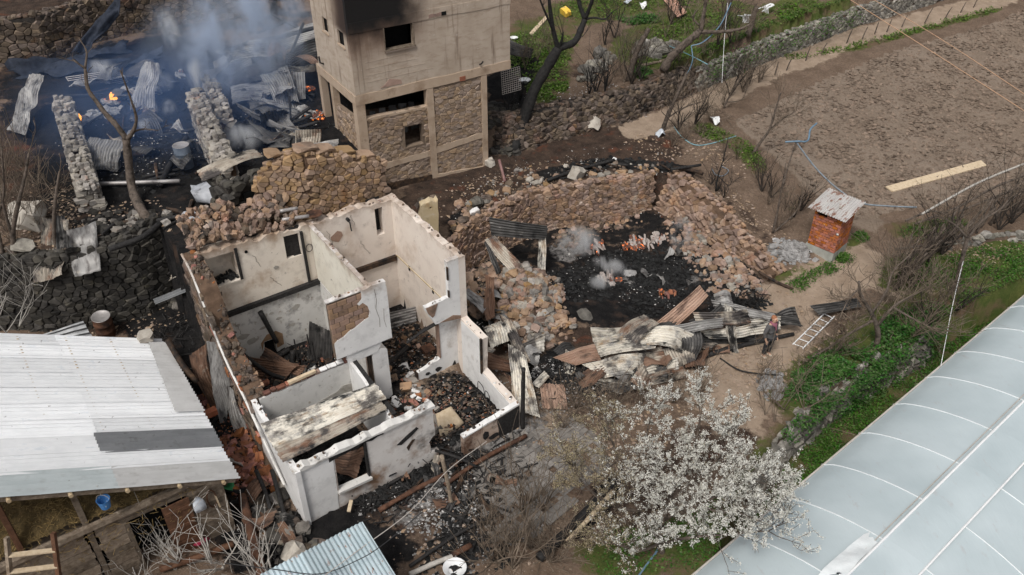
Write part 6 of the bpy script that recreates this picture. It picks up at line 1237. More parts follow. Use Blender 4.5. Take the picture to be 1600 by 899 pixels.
log('black_sleeper', 'long black beam edging the courtyard behind the blossoming tree', 'beam', [(842,872,.12),(900,818,.15),(962,752,.15)], .13, 'char', 6, .08); log('pale_pole', 'pale barked pole lying beside the black beam', 'pole', [(886,846,.3),(925,805,.3),(958,768,.3)], (.06,.075), 'wood_pale', wob=.05)
log('pale_pole', 'pale peeled pole lying at the bottom edge by the white dish', 'pole', [(640,898,.1),(680,880,.1),(712,868,.12)], .07, 'bark_pale', wob=.06); log('brown_pole', 'short rusty brown pole beyond the pale peeled pole', 'pole', [(706,868,.15),(736,852,.15)], .08, 'rust')
log('charred_beam', 'thin burnt beam crossing the ash in front of the shed', 'beam', [(640,885,.1),(710,838,.1),(780,800,.1)], .05, 'char')
log('mauve_pipe', 'mauve pipe leaning at the foot of the tower', 'pipe', [(780,250,2.75),(789,284,2.15)], .06, 'pipe_mauve')
log('charred_rafter', 'long black rafter sloping to the tower through the smoke', 'rafter', [(396,66,5.9),(450,55,6.2),(497,42,6.5)], .09, 'char', grp=FIRE); log('charred_rafter', 'thin black rafter above the long one in the smoke', 'rafter', [(402,52,5.8),(442,36,6.3)], .06, 'char', grp=FIRE); log('charred_rafter', 'black rafter crossing behind the others in the smoke', 'rafter', [(424,22,6.3),(468,46,6.0)], .06, 'char', grp=FIRE)
log('charred_rafter', 'steep black rafter stuck into the sheet tangle', 'rafter', [(474,36,6.8),(452,90,5.2)], .06, 'char', grp=FIRE); log('charred_rafter', 'black post standing in front of the ember heap', 'rafter', [(452,150,5.5),(455,192,4.5)], .04, 'char', grp=FIRE)
for k, (a, b, lb) in enumerate([((455,188,4.7),(485,168,5.1),'upper'), ((450,196,4.6),(488,180,4.9),'middle'), ((458,202,4.5),(500,190,4.7),'lower')]): log('charred_rafter', lb + ' of the three charred poles lying beside the glowing embers', 'rafter', [a, b], .07, 'char', grp=FIRE)
log('charred_rafter', 'black timber lying across the ruin near the blue drum', 'rafter', [(250,290,4.6),(270,250,4.7),(292,215,4.9)], .10, 'char', grp=FIRE); log('charred_rafter', 'long charred timber at the edge of the burnt terrace', 'rafter', [(170,390,4.45),(220,372,4.5),(250,350,4.5)], .10, 'char'); log('charred_rafter', 'blackened timber lying above the oven plastic', 'rafter', [(245,345,4.5),(300,335,4.6)], .08, 'char')
log('charred_rafter', 'black burnt beam lying along the earth rim above the pit', 'rafter', [(855,282,2.15),(900,266,2.15),(960,250,2.2)], .07, 'char'); log('charred_rafter', 'brown half-burnt beam at the corner of the pit rim', 'rafter', [(1052,262,2.05),(1080,266,2.0),(1098,272,2.0)], .08, 'char_brown'); log('charred_rafter', 'black burnt beam behind the half-burnt one on the rim', 'rafter', [(1048,265,2.15),(1095,258,2.15)], .06, 'char')
log('charred_rafter', 'dark plank on the grass beside the outhouse ash', 'rafter', [(1185,425,.7),(1212,440,.5),(1238,452,.3)], .06, 'char_brown')
log('charred_post', 'charred post leaning against the wall over the fireplace', 'post', [hw(1.72,6.75,2.35), hw(2.0,6.6,1.05)], (.09,.075), 'char'); log('charred_beam', 'black beam fallen diagonally into the left back room', 'beam', [hw(.5,6.2,1.9), hw(1.2,5.6,.9), hw(1.7,5.2,.6)], .07, 'char')
log('charred_log', 'black log lying in front of the fireplace', 'log', [hw(1.8,6.3,.7), hw(2.3,6.4,.75)], .1, 'char'); log('charred_log', 'short upright stump of burnt log by the fireplace', 'log', [hw(2.15,5.9,.4), hw(2.3,6.0,.95)], .09, 'char')
log('charred_log', 'charred log lying against the wall of the right back room', 'log', [hw(4.6,4.0,.55), hw(5.7,4.4,.6)], .09, 'char')
log('flue_pipe', 'upper of two grey stove pipes resting on the back wall top', 'pipe', [hw(3.15,7.35,5.35), hw(3.7,7.3,5.3)], .06, 'steel_pipe'); log('flue_pipe', 'lower of two grey stove pipes resting on the back wall top', 'pipe', [hw(3.1,7.15,5.15), hw(3.95,7.05,5.05)], .06, 'steel_pipe')
tag(obj('round_tray', fixn(*lathe([(0,.0),(.2,.0),(.26,.05),(.25,.06),(0,.03)], 16)), 'rust', loc=hw(4.15,7.1,5.0)), 'round rusty pan lying on the wall beside the stove pipes', 'pan')
log('fallen_pole', 'charred round timber leaning in the alley beside the barn eave', 'pole', [(262,532,2.7),(285,570,2.3),(308,598,1.8)], .09, 'char_brown'); log('fallen_pole', 'thin brown lath leaning below the round timber in the alley', 'pole', [(274,550,2.3),(304,592,1.6)], .03, 'wood_brown')
tag(obj('red_box', fixn(*beam(at(318,650,1.2), at(338,641,1.2), .22, .18)), 'brick_red'), 'red-brown hollow block lying in the alley by the rusty sheet', 'block')
tag(obj('wood_chip', fixn(*beam(at(545,800,.15), at(549,782,.25), .10, .06)), 'wood_pale'), 'short orange-yellow wood offcut in front of the front wall', 'wood')
# drums
def drum(name, label, p, m, tilt=0.):
    t = thing(name, label, 'drum', p); t.rotation_euler = (R(tilt), 0, R(30))
    obj('shell', fixn(*lathe([(.01,0),(.285,0),(.29,.02),(.29,.29),(.305,.31),(.29,.33),(.29,.58),(.305,.60),(.29,.62),(.29,.88),(.285,.9)], 24)), m, t, True); obj('lid', fixn(*lathe([(.0,.87),(.265,.87),(.285,.90),(.295,.89)], 24)), 'steel_pipe', t, True); return t
drum('oil_drum', 'blue-grey scorched oil drum standing in the burnt ruin', G(291,262), 'drum_blue'); drum('oil_drum', 'dark rusty oil drum leaning at the foot of the retaining wall', at(168,524,1.25), 'rust', 8)
# ladder on the path
lad = thing('ladder', 'white metal ladder lying on the beaten path', 'ladder'); a, b, c, d = [G(*q, .04) for q in ((1238,541),(1289,491),(1303,497),(1254,547))]
obj('rail', beam(a,b,.035,.06), 'paint_white', lad); obj('rail', beam(d,c,.035,.06), 'paint_white', lad)
for k in range(7): f = .03+.155*k; obj('rung', tube([a.lerp(b,f), d.lerp(c,f)], .016, 6), 'paint_white', lad)
# planks
def plank(label, cs, m, t=.05): return tag(obj('plank', fixn(*(lambda A,B,C2,D: ([A,B,C2,D]+[p+Vector((0,0,t)) for p in (A,B,C2,D)], [(0,1,2,3),(7,6,5,4),(0,4,5,1),(1,5,6,2),(2,6,7,3),(3,7,4,0)]))(*[G(*q,.02) for q in cs])), m), label, 'plank')
plank('long pale new plank lying on the ploughed field', [(1383,294),(1532,253),(1541,261),(1394,302)], 'wood_pale'); plank('short pale plank lying on the upper grass by the yellow can', [(827,54),(853,26),(857,29),(832,57)], 'wood_pale')
plank('thin plank edging the pile of pale stones', [(1000,103),(1040,94),(1041,97),(1001,106)], 'wood_grey')
# oddments on the upper grass
yc = thing('yellow_canister', 'bright yellow plastic canister lying on the upper grass', 'canister', G(884,24)); yc.rotation_euler = (R(15),R(10),R(-60))
obj('body', fixn(*panel('x', -.16, .32, [(-.3,.02),(.25,.02),(.32,.1),(.32,.3),(.22,.38),(-.2,.38),(-.3,.28)])), 'yellow_plastic', yc); obj('spout', tube([(.22,0,.3),(.36,0,.42)], .045, 8), 'yellow_plastic', yc); obj('open_end', fixn(*panel('x', -.161, .322, [(-.312,.04),(-.3,.04),(-.3,.27),(-.312,.25)])), 'boulder_pale', yc)
def basin(label, px, py, r, m='paint_white'):
    return tag(obj('basin', fixn(*lathe([(0,.0),(r*.6,.0),(r,.14),(r*1.06,.15),(r*.95,.13),(r*.55,.02)], 18)), m, smooth=True, loc=G(px,py,.02)), label, 'basin')
basin('white basin lying in burnt brush beside the tower', 820, 130, .26); basin('small white ring basin under the dark sheet roof remnant', 803, 64, .2); basin('white round dish at the bottom edge beside the pale pole', 711, 894, .3)
def chair(label, p, rz):
    t = thing('plastic_chair', label, 'chair', p, rz, 'white plastic chairs dumped on the wall'); t.rotation_euler = (R(75), 0, rz)
    obj('seat', fixn(*panel('y', -.2, .4, [(-.2,.4),(.2,.4),(.2,.43),(-.2,.44)])), 'paint_white', t); obj('backrest', fixn(*panel('x', .19, .03, [(-.2,.45),(.2,.45),(.17,.85),(0,.9),(-.17,.85)], [[(-.05,.5),(.05,.5),(.05,.78),(-.05,.78)]])), 'paint_white', t)
    for sx in (-.18,.18):
        for sy in (-.18,.18): obj('leg', tube([(sx,sy,.42),(sx*1.15,sy*1.15,0)], .025, 5), 'paint_white', t)
chair('white plastic chair tipped over at the end of the grey wall', G(1158,30), .4); chair('white plastic chair lying upside down beside the leaning trunk', G(1187,22), 2.0)
for k, (lb, px, py, m) in enumerate([('pale blue cloth dropped on the grass at the top edge', 980, 8, 'bag_pale'), ('white plastic bag on the grass at the top edge', 1004, 14, 'paint_white'), ('white rag caught by the path under the leaning tree', 1031, 212, 'bag_pale'), ('green bottle-shaped litter in the brick spill', 356, 765, 'green_plastic'), ('small white rag in dry grass at the field edge', 1115, 195, 'paint_white')]):
    p = G(px,py); o = obj('rag', sheet_vf([p+Vector((-.2,-.15,.06)), p+Vector((.2,-.18,.04)), p+Vector((.22,.15,.14)), p+Vector((-.18,.2,.1))], amp=0, crump=.10, seed=500+k, fine=.05, ragged=.2), m, smooth=True); thick(o, .01); tag(o, lb, 'cloth')
# black netting heaped along the back of the ruin
for k, (lb, cs) in enumerate([('black netting heaped in long folds across the back of the ruin', [(10,112,5.0),(200,66,5.3),(205,84,5.0),(30,126,4.8)]), ('black netting pulled up over the far terrace wall', [(120,82,5.2),(178,-10,7.3),(192,-6,7.3),(150,84,5.1)]), ('black netting spread on the ruin floor near the grate', [(60,112,4.9),(260,82,5.0),(250,104,4.75),(80,128,4.7)])]):
    o = obj('netting', sheet_vf([at(*c) for c in cs], amp=.05, pitch=.45, crump=.22, seed=520+k, fine=.25, ragged=.1), 'net_black', smooth=True); thick(o, .02); tag(o, lb, 'netting')
# wire rack, bed frame and burnt furniture frames
rk = thing('wire_rack', 'bent black wire rack leaning in the right back room', 'rack'); q = [hw(4.95,6.0,2.1), hw(5.25,6.1,2.2), hw(5.35,5.6,.6), hw(5.05,5.5,.5)]
for a, b in ((0,3),(1,2),(0,1)): obj('bar', tube([q[a],q[b]], .02, 5), 'wire_black', rk)
for k in range(4): obj('bar', tube([q[0].lerp(q[3],.1*k), q[1].lerp(q[2],.1*k)+Vector((.15,.05,.05))], .013, 4), 'wire_black', rk)
cb_ = thing('burnt_crib', 'charred slatted chair frame beside the leaning dark sheet', 'chair frame'); q0 = hw(2.35,5.4,.45)
for i in range(2):
    for j in range(2): obj('leg', tube([q0+HU*.45*i+HV*.4*j, q0+HU*.45*i+HV*.4*j+Vector((0,0,1.1))], .025, 5), 'char', cb_)
for k in range(6): obj('slat', tube([q0+HU*.09*k+Vector((0,0,.1)), q0+HU*.09*k+Vector((0,0,1.05))], .012, 4), 'char', cb_)
for z in (.35,.95): obj('rail', tube([q0+Vector((0,0,z)), q0+HU*.45+Vector((0,0,z))], .018, 5), 'char', cb_)
for k, (lb, u, b, w_) in enumerate([('bent thin metal chair frame against the low right wall', 6.55, 1.35, .35), ('second thin metal frame in the ashes of the front right room', 6.5, .85, .25), ('burnt wire frame standing by the white door pier', 4.25, 2.45, .4)]):
    t = thing('chair_skeleton', lb, 'chair frame'); p = hw(u,b,.2); obj('loop', tube(smooth_line([p, p+Vector((0,0,.6)), p+HV*-w_*.3+Vector((0,0,.72)), p+HV*-w_+Vector((0,0,.6)), p+HV*-w_+Vector((0,0,.05))], 4), .013, 5), 'wire_black', t); obj('brace', tube([p+Vector((0,0,.3)), p+HV*-w_+Vector((0,0,.3))], .012, 4), 'wire_black', t)
st_ = thing('small_stove', 'small square rusty stove lying in the right back room', 'stove', hw(6.2,3.9,.45), HR); obj('body', fixn(*box(-.2,.2,-.2,.2,0,.22)), 'rust', st_); obj('ring', fixn(*lathe([(.06,.22),(.12,.225),(.12,.24),(.06,.24)], 14)), 'rust', st_)
tg = new(); rd = random.Random(4)
for k in range(150):
    p = hw(rd.uniform(3.3,6.6), rd.uniform(.2,6.6), .35+rd.random()*.25); a = rd.uniform(0,6.3); L = rd.uniform(.1,.45); add(tg, tube([p, p+Vector((math.cos(a)*L, math.sin(a)*L, rd.uniform(-.03,.2)))], rd.uniform(.006,.018), 4, False))
for k in range(90):
    p = hw(rd.uniform(.5,3.6), rd.uniform(3.1,6.6), .5+rd.random()*.25); a = rd.uniform(0,6.3); L = rd.uniform(.1,.5); add(tg, tube([p, p+Vector((math.cos(a)*L, math.sin(a)*L, rd.uniform(-.03,.25)))], rd.uniform(.006,.02), 4, False))
for (px, py, n, r) in ((700,740,170,1.3),(780,720,80,.9),(600,790,80,.7),(270,520,60,.7),(640,700,40,.6),(830,610,60,.5),(880,600,60,.8),(720,850,60,1.0),(330,700,40,.7),(430,850,60,.8),(1160,465,40,.5),(300,640,30,.5)):
    X, Y, Z = spots(n, [(px,py)], r, n+px)
    for x, y, z in zip(X, Y, Z):
        a = rd.uniform(0,6.3); L = rd.uniform(.12,.6); p = Vector((x,y,z+.03)); add(tg, tube([p, p+Vector((math.cos(a)*L, math.sin(a)*L, rd.uniform(-.02,.18)))], rd.uniform(.006,.022), 4, False))
o = obj('charred_sticks', tg, 'char'); o['kind'] = 'stuff'; tag(o, 'burnt sticks, laths and bent wire littering floors and yard')
# cables, hoses and strings
def cable(name, label, cat, pts, r, m): return tag(obj(name, tube(smooth_line([Vector(p) if isinstance(p, Vector) else (at(*p) if len(p) == 3 else G(*p,.03)) for p in pts], 6), r, 5, False), m, smooth=True), label, cat)
cable('overhead_wire', 'upper of two orange-white overhead wires crossing the field', 'wire', [far(1310,-12,46), far(1450,77,38), far(1620,186,30)], .018, 'wire_orange'); cable('overhead_wire', 'lower of two orange-white overhead wires crossing the field', 'wire', [far(1330,-20,48), far(1460,55,40), far(1620,160,31)], .018, 'wire_orange')
cable('cable', 'pale twin cable strung from the grey post to the bottom edge', 'cable', [at(760,690,1.3), at(700,735,1.4), at(640,800,1.6), at(560,860,1.8), at(500,905,2.0)], .012, 'wire_pale'); cable('cable', 'black cable sagging across the blue shed roof', 'cable', [at(350,880,1.9), at(430,890,1.9), at(500,897,1.9), at(560,875,2.0), at(600,850,2.1), at(660,800,2.2)], .012, 'wire_black')
cable('hose', 'grey plastic hose sagging from the pole over the field to the hedge', 'hose', [at(1244,222,2.9), at(1275,263,2.5), at(1310,296,2.15), at(1345,317,1.9), at(1385,322,1.8), at(1432,324,1.8)], .035, 'hose_grey')
cable('hose', 'pale blue hose looping on the bank beside the path', 'hose', [(1053,200),(1065,215),(1085,228),(1110,226),(1150,214)], .025, 'hose_teal'); cable('hose', 'teal rope hanging from the leaning trunk', 'hose', [at(1142,5,6.2), at(1125,40,5.6), at(1100,65,5.2), at(1080,72,5.0)], .03, 'hose_blue')
cable('hose', 'blue hose trailing down the leaning trunk to the path', 'hose', [at(1080,72,5.0), at(1082,95,4.4), at(1072,120,3.6), at(1058,150,2.9), at(1050,165,2.5)], .03, 'hose_blue'); cable('hose', 'teal stick lying on the grass bank by the hose', 'stick', [at(1046,72,4.3), at(1075,85,4.2), at(1106,101,4.1)], .025, 'hose_teal')
cable('hose', 'small coil of pale hose on the pit side bank', 'hose', [(1112,265),(1118,274),(1130,276),(1138,268),(1128,262)], .02, 'hose_grey'); cable('hose', 'blue hose lying under the blossoming tree by the greenhouse', 'hose', [(995,905),(1010,885),(1025,865),(1032,850)], .03, 'hose_blue')
cable('string', 'white string stretched from the hedge down to the greenhouse', 'string', [at(1511,385,1.8), at(1490,470,1.0), at(1470,572,.1)], .012, 'paint_white'); cable('string', 'white cord hanging beside the leaning trunk', 'string', [at(1137,5,5.8), at(1132,60,4.8), at(1128,130,3.2)], .012, 'paint_white')
log('hose_pole', 'thin crooked pole carrying the grey hose at the field edge', 'pole', [G(1219,305), at(1230,265,1.9), at(1246,215,3.1)], (.04,.025), 'bark'); cable('rag_rope', 'blue rag rope tied at the top of the hose pole', 'rope', [at(1227,222,2.9), at(1246,221,3.0), at(1262,220,3.0), at(1266,203,3.3), at(1276,193,3.4)], .04, 'hose_blue')
# glowing embers, each a patch of the fire
def ember(label, p, r, m='ash_pink', flame=False, n=14, seed=1):
    t = thing('ember_heap', label, 'embers', p, 0, 'glowing patches of the fire'); rd = random.Random(seed)
    for k in range(n):
        a = rd.uniform(0,6.3); q = r*math.sqrt(rd.random()); s = rd.uniform(.05,.13); put('ash_lump' if k % 6 else 'ember', ((q*math.cos(a), q*math.sin(a), s*.4), (rd.random()*3,)*3, (s*1.5,s*1.1,s*.4), k), m if k % 6 else 'ember', t)
    if flame:
        for k in range(5):
            a = rd.uniform(0,6.3); q = r*.4*rd.random(); hh = rd.uniform(.25,.45); x, y = q*math.cos(a), q*math.sin(a)
            obj('flame', fixn(*tube([(x,y,.02),(x+.03,y,.35*hh),(x-.02,y+.03,.7*hh),(x+.04,y,hh)], [.10,.12,.07,.01], 7)), 'flame', t, True)
    return t
ember('small bright orange flame on ash at the left of the burning ruin', G(127,192), .28, 'ash_grey', True, 16, 1); ember('dull red fire patch beside white ash in the burning ruin', G(176,160), .3, 'ash_grey', True, 14, 2); ember('faint glowing patch near the leaning stone stub in the smoke', G(283,118), .2, 'ash_grey', False, 10, 3)
ember('orange-red ember heap under charred poles beside the tower column', G(490,182), .42, 'ember', False, 22, 4); ember('tiny glowing spot under the sheets by the tower', G(483,140), .15, 'ember', False, 6, 5)
ember('smoking pink-white ash patch with embers at the back of the pit', G(928,388), .5, 'ash_pink', False, 26, 6); ember('pinkish glowing ash mound in the middle of the pit', G(1003,382), .55, 'ash_pink', False, 34, 7); ember('small row of orange embers left of the pink ash mound', G(982,388), .22, 'ember', False, 12, 8); ember('pale ash mound at the right back of the pit', G(1030,375), .35, 'ash_pink', False, 20, 9)
ember('smoking white and rose ash patch in the near middle of the pit', G(950,438), .42, 'ash_pink', False, 24, 10); ember('few scattered rose bricks glowing near the front of the pit', G(1042,462), .3, 'brick_rubble', False, 12, 11)
heap('ash_pile', 'white ash heap on the bank beside the outhouse', 'ash', [rocks(160, [(1225,385),(1255,395),(1215,400)], .55, .04, .13, 77, flat=.5)], 'ash_grey', 120); heap('ash_pile', 'white ash crust on the lip of the yard above the ivy', 'ash', [rocks(70, [(1210,590),(1200,620)], .35, .04, .12, 78, flat=.5)], 'ash_grey', 60)
heap('ash_pile', 'white ash lumps around the fire patches in the burning ruin', 'ash', [rocks(60, [(140,188),(180,170)], .5, .04, .16, 79, flat=.6), rocks(50, [(205,150),(250,135)], .7, .05, .18, 80, flat=.6)], 'ash_grey', 100)
# mesh fence behind the charred tree
mf = thing('mesh_fence', 'rusty wire mesh panel leaning beside the tower', 'fence'); a, b, c, d = far(783,112,34), far(812,104,34), far(814,140,34), far(785,148,34)
for k in range(10): obj('wire', tube([a.lerp(b,k/9), d.lerp(c,k/9)], .012, 4), 'wire_pale', mf)
for k in range(12): obj('wire', tube([a.lerp(d,k/11), b.lerp(c,k/11)], .012, 4), 'wire_pale', mf)

# scraps of sheet and timber, each its own, told apart by their order from the left
_U = ['', 'first','second','third','fourth','fifth','sixth','seventh','eighth','ninth','tenth','eleventh','twelfth','thirteenth','fourteenth','fifteenth','sixteenth','seventeenth','eighteenth','nineteenth']; _T = {2:'twent',3:'thirt',4:'fort'}
def nth(k): return _U[k] if k < 20 else (_T[k//10] + ('ieth' if k % 10 == 0 else 'y-' + _U[k % 10]))
def px_of(p): return 800 + F_PX * p[0] / (p[1]*_c - (p[2]-CAM_H)*_s)
hue_word = {'tin_ash':'ash-grey', 'tin_dark':'blackened', 'tin_burnt':'tan', 'tin_rust':'rusty', 'tin_cream':'cream'}
def size_word(L): return 'tiny' if L < .25 else 'small' if L < .4 else 'middling' if L < .6 else 'broad' if L < .8 else 'very broad'
def scraps(label, group, pix, r, n, seed, mats, s0=.25, s1=.8, tilt=.5):
    X, Y, Z = spots(n, pix, r, seed); rd = random.Random(seed); od = sorted(range(n), key=lambda i: px_of((X[i],Y[i],Z[i])))
    for i_, (x, y, z) in enumerate(zip(X, Y, Z)):
        a = rd.uniform(0,6.3); L = rd.uniform(s0,s1); W_ = L*rd.uniform(.35,.7); u = Vector((math.cos(a), math.sin(a), rd.uniform(-tilt,tilt)))*L; v = Vector((-math.sin(a), math.cos(a), rd.uniform(-tilt,tilt)))*W_; c = Vector((x, y, z + .06 + .35*(abs(u.z)+abs(v.z))))
        mm = rd.choice(mats); SH('%s %s, %s from the left' % (hue_word[mm], label, nth(od.index(i_)+1)), [c-u-v, c+u-v, c+u+v, c-u+v], mm, group, name='sheet_scrap', grow_=1, crump=rd.uniform(.05,.13), bend=rd.uniform(-.1,.25), curl=rd.uniform(-.12,.12), amp=.02)
scraps('scrap of roofing sheet in the burning ruin', 'sheet scraps in the burning ruin', [(150,140),(250,120),(220,220),(260,270)], 1.6, 22, 301, ['tin_ash','tin_dark','tin_dark','tin_burnt'])
scraps('scrap of sheet in the tangle by the tower', 'sheet scraps by the tower', [(360,110),(420,140),(450,200),(400,230)], 1.3, 26, 302, ['tin_ash','tin_dark','tin_burnt','tin_dark'], .35, 1.0, .8)
scraps('scrap of sheet between barn and blue roof', 'sheet scraps below the barn', [(330,700),(420,830),(470,860)], .5, 7, 303, ['tin_dark','tin_rust','tin_ash'], .15, .4)
scraps('scrap of sheet in the front yard', 'sheet scraps before the front wall', [(640,760),(740,760),(700,850)], 1.0, 10, 304, ['tin_dark','tin_rust','tin_burnt'], .12, .35, .3)
scraps('crumpled scrap around the big sheet heap', 'sheet scraps around the heap', [(880,560),(960,600),(1060,570),(1130,530)], .6, 14, 305, ['tin_cream','tin_dark','tin_burnt','tin_rust'], .2, .55, .5)
scraps('crumpled scrap between white wall and rubble', 'sheet scraps beside the wall', [(760,470),(790,560),(830,600)], .6, 9, 306, ['tin_cream','tin_rust','tin_ash'], .2, .5, .6)
scraps('curled scrap of sheet lying in the black pit', 'sheet scraps in the pit', [(1060,400),(1000,440)], .6, 4, 307, ['tin_ash','tin_dark'], .2, .35, .3)
def timbers(label, group, pix, r, n, seed, L0=.5, L1=1.6):
    X, Y, Z = spots(n, pix, r, seed); rd = random.Random(seed); od = sorted(range(n), key=lambda i: px_of((X[i],Y[i],Z[i])))
    for i_, (x, y, z) in enumerate(zip(X, Y, Z)):
        a = rd.uniform(0,6.3); L = rd.uniform(L0,L1); u = Vector((math.cos(a), math.sin(a), rd.uniform(-.1,.25)))*L/2; c = Vector((x,y,z+.08)); rr = rd.uniform(.03,.075)
        mm = rd.choice(['char','char','char_brown']); tag(obj('charred_timber', tube([c-u, c+u*.1+Vector((0,0,rd.uniform(-.02,.03))), c+u], [rr, rr*.9, rr*.6], 6), mm), '%s %s, %s from the left' % ('brown' if mm == 'char_brown' else 'black', label, nth(od.index(i_)+1)), 'timber', group)
timbers('charred timber in the burning ruin', 'charred timbers in the ruin', [(130,150),(220,200),(260,260),(400,210),(440,120)], 1.9, 34, 311)
timbers('charred timber above the retaining wall', 'charred timbers on the terrace edge', [(170,350),(270,340),(310,320)], .7, 9, 312)
timbers('charred timber in the alley debris', 'charred timbers in the alley', [(285,540),(330,660),(400,800),(450,850)], .55, 14, 313, .4, 1.1)
timbers('burnt stick in the front yard ash', 'charred timbers in the front yard', [(600,790),(690,740),(760,740),(720,850)], .9, 18, 314, .3, 1.1)
timbers('burnt timber on the pit rim', 'charred timbers on the pit rim', [(840,290),(940,258),(1040,262)], .35, 10, 315, .4, 1.2)
timbers('burnt timber near the sheet heap', 'charred timbers near the heap', [(860,570),(900,600),(1080,560)], .5, 8, 316, .3, .9)
bits('ash_flakes', 'grey ash dust and crumbs in the front yard', [spots(2500,[(620,790),(700,760),(800,700)],1.4,320), spots(1500,[(700,860),(800,800)],1.2,321), spots(1500,[(830,590),(900,620)],1.2,322)], 'ash_grey', .008, .05, 323, .4)
bits('ash_flakes', 'grey ash and plaster crumbs on the floors of the front rooms', [loc_spots(1500,3.2,6.6,.2,2.7,.25,330,.2), loc_spots(900,4.1,6.6,3.1,6.6,.45,331,.15), loc_spots(700,.5,3.7,3.1,6.6,.45,332,.2)], 'stone_scorched', .01, .07, 333, .5)
bits('brick_crumbs', 'crumbled brick and red earth on the house floors and alley', [loc_spots(500,.5,3.7,3.1,6.6,.44,324), loc_spots(400,3.2,6.5,.3,2.7,.24,325), loc_spots(300,4.1,6.6,3.1,6.5,.44,326), spots(700,[(340,640),(380,730),(400,770)],.6,327)], 'brick_rubble', .012, .06, 328, .6)
# ---------------------------------------------------------------- trees, shrubs, ground cover
def grow(vf, tips, p, d, L, r, depth, rd, bend=.35, up=.15, split=(2, 4), sides=5, shrink=.62):
    n = max(3, int(L / .12)) if depth > 0 else 3
    n = min(n, 8); pts = [p]; rs = [r]; q = Vector(p); dd = Vector(d)
    for i in range(n):
        dd = (dd + Vector((rd.uniform(-1,1), rd.uniform(-1,1), rd.uniform(-1,1))) * bend * .4 + Vector((0,0,up*.25))).normalized(); q = q + dd * (L / n); pts.append(Vector(q)); rs.append(r * (1 - .55 * (i+1) / n))
    rs = [max(x, .0065) for x in rs]; add(vf, tube(pts, rs, sides if r > .02 else (4 if r > .009 else 3), False)); tips.extend([(pts[k], dd, depth) for k in range(1, len(pts))])
    if depth <= 0: return
    for k in range(rd.randint(*split)):
        i = rd.randint(max(1, n//3), n); nd = (dd * .7 + Vector((rd.uniform(-1,1), rd.uniform(-1,1), rd.uniform(-.4,1))) * .9).normalized()
        grow(vf, tips, pts[i], nd, L * shrink * rd.uniform(.7,1.2), rs[i] * .62, depth - 1, rd, bend, up, split, sides, shrink)
def limb_tree(name, label, limbs, m, seed, twigs=(3, .9, 2), mt=None, cat='tree', group=None, twig_r=.018, up=.2):
    # limbs: (list of points, radius at start, radius at end); twigs: how many per limb, length, depth
    rd = random.Random(seed); t = thing(name, label, cat, limbs[0][0][0], 0, group); o0 = Vector(limbs[0][0][0]); vf = new(); tw = new(); tips = []
    for pts, r0, r1 in limbs:
        L = smooth_line([Vector(p) - o0 for p in pts], 5); n = len(L); rs = [(r0 + (r1-r0)*i/(n-1)) * (1+rd.uniform(-.1,.1)) for i in range(n)]; add(vf, tube(L, rs, 8))
        for k in range(twigs[0]):
            i = rd.randint(n//3, n-1); d = (L[i]-L[max(i-1,0)]).normalized() if i else Vector((0,0,1)); d = (d + Vector((rd.uniform(-1,1), rd.uniform(-1,1), rd.uniform(-.3,1)))*.8).normalized()
            grow(tw, tips, L[i], d, twigs[1]*rd.uniform(.6,1.3), min(twig_r, rs[i]*.7), twigs[2], rd, up=up)
    obj('trunk', vf, m, t, True); 
    if tw[0]: ob = obj('branches', tw, mt or m, t, True); ob['kind'] = 'stuff'
    return t, [(o0 + p, d, k) for p, d, k in tips]
Yb = G(807,226).y
limb_tree('burnt_tree', 'big charred black tree forking beside the tower', [([G(800,238), far(812,205,Yb), far(833,145,Yb+.3), far(855,105,Yb+.5), far(873,75,Yb+.6)], .30, .2), ([far(873,75,Yb+.6), far(897,66,Yb+.7), far(908,45,Yb+.9), far(914,30,Yb+1)], .17, .12), ([far(914,30,Yb+1), far(905,5,Yb+1.1), far(902,-30,Yb+1.2)], .10, .06), ([far(914,30,Yb+1), far(924,5,Yb+.8), far(935,-30,Yb+.6)], .09, .06), ([far(872,76,Yb+.6), far(864,45,Yb+.5), far(858,0,Yb+.4), far(858,-30,Yb+.4)], .11, .05), ([far(866,52,Yb+.5), far(852,20,Yb+.2), far(842,-5,Yb)], .05, .03), ([far(914,30,Yb+1), far(930,28,Yb+.8), far(945,30,Yb+.6), far(958,18,Yb+.5)], .05, .02), ([far(872,80,Yb+.6), far(878,62,Yb+.4), far(880,50,Yb+.3)], .07, .03)], 'bark_black', 11, (2, .9, 1), up=.3)
def many(name, label, roots, H, spread, n, r, m, seed, depth=2, L=.8, cat='shrub', group=None, upk=.35, split=(2,3)):
    rd = random.Random(seed); p0 = roots[0]; t = thing(name, label, cat, p0, 0, group); vf = new(); tips = []
    for k in range(n):
        p = roots[k % len(roots)]; d = Vector((rd.uniform(-spread,spread), rd.uniform(-spread,spread), 1)).normalized(); grow(vf, tips, Vector(p)-p0, d, H*rd.uniform(.6,1.1), r*rd.uniform(.7,1.2), depth, rd, up=upk, split=split, shrink=L)
    ob = obj('branches', vf, m, t, True); ob['kind'] = 'stuff'; return t, [(p0+p, d, k) for p, d, k in tips]
many('burnt_shrub', 'clump of charred stems at the foot of the big burnt tree', [G(803,170), G(812,160), G(795,180)], 1.1, .6, 14, .03, 'bark_black', 12, 1)
many('burnt_shrub', 'cluster of thin blackened saplings right of the big burnt tree', [G(930,150), G(945,150), G(920,160)], 1.6, .35, 18, .028, 'bark_black', 13, 1)
many('dry_shrub', 'dry brown twig clump on the upper grass beside the stones', [G(950,135), G(975,130), G(960,120)], 1.2, .5, 22, .016, 'twig', 14, 1)
Yy = G(212,310).y
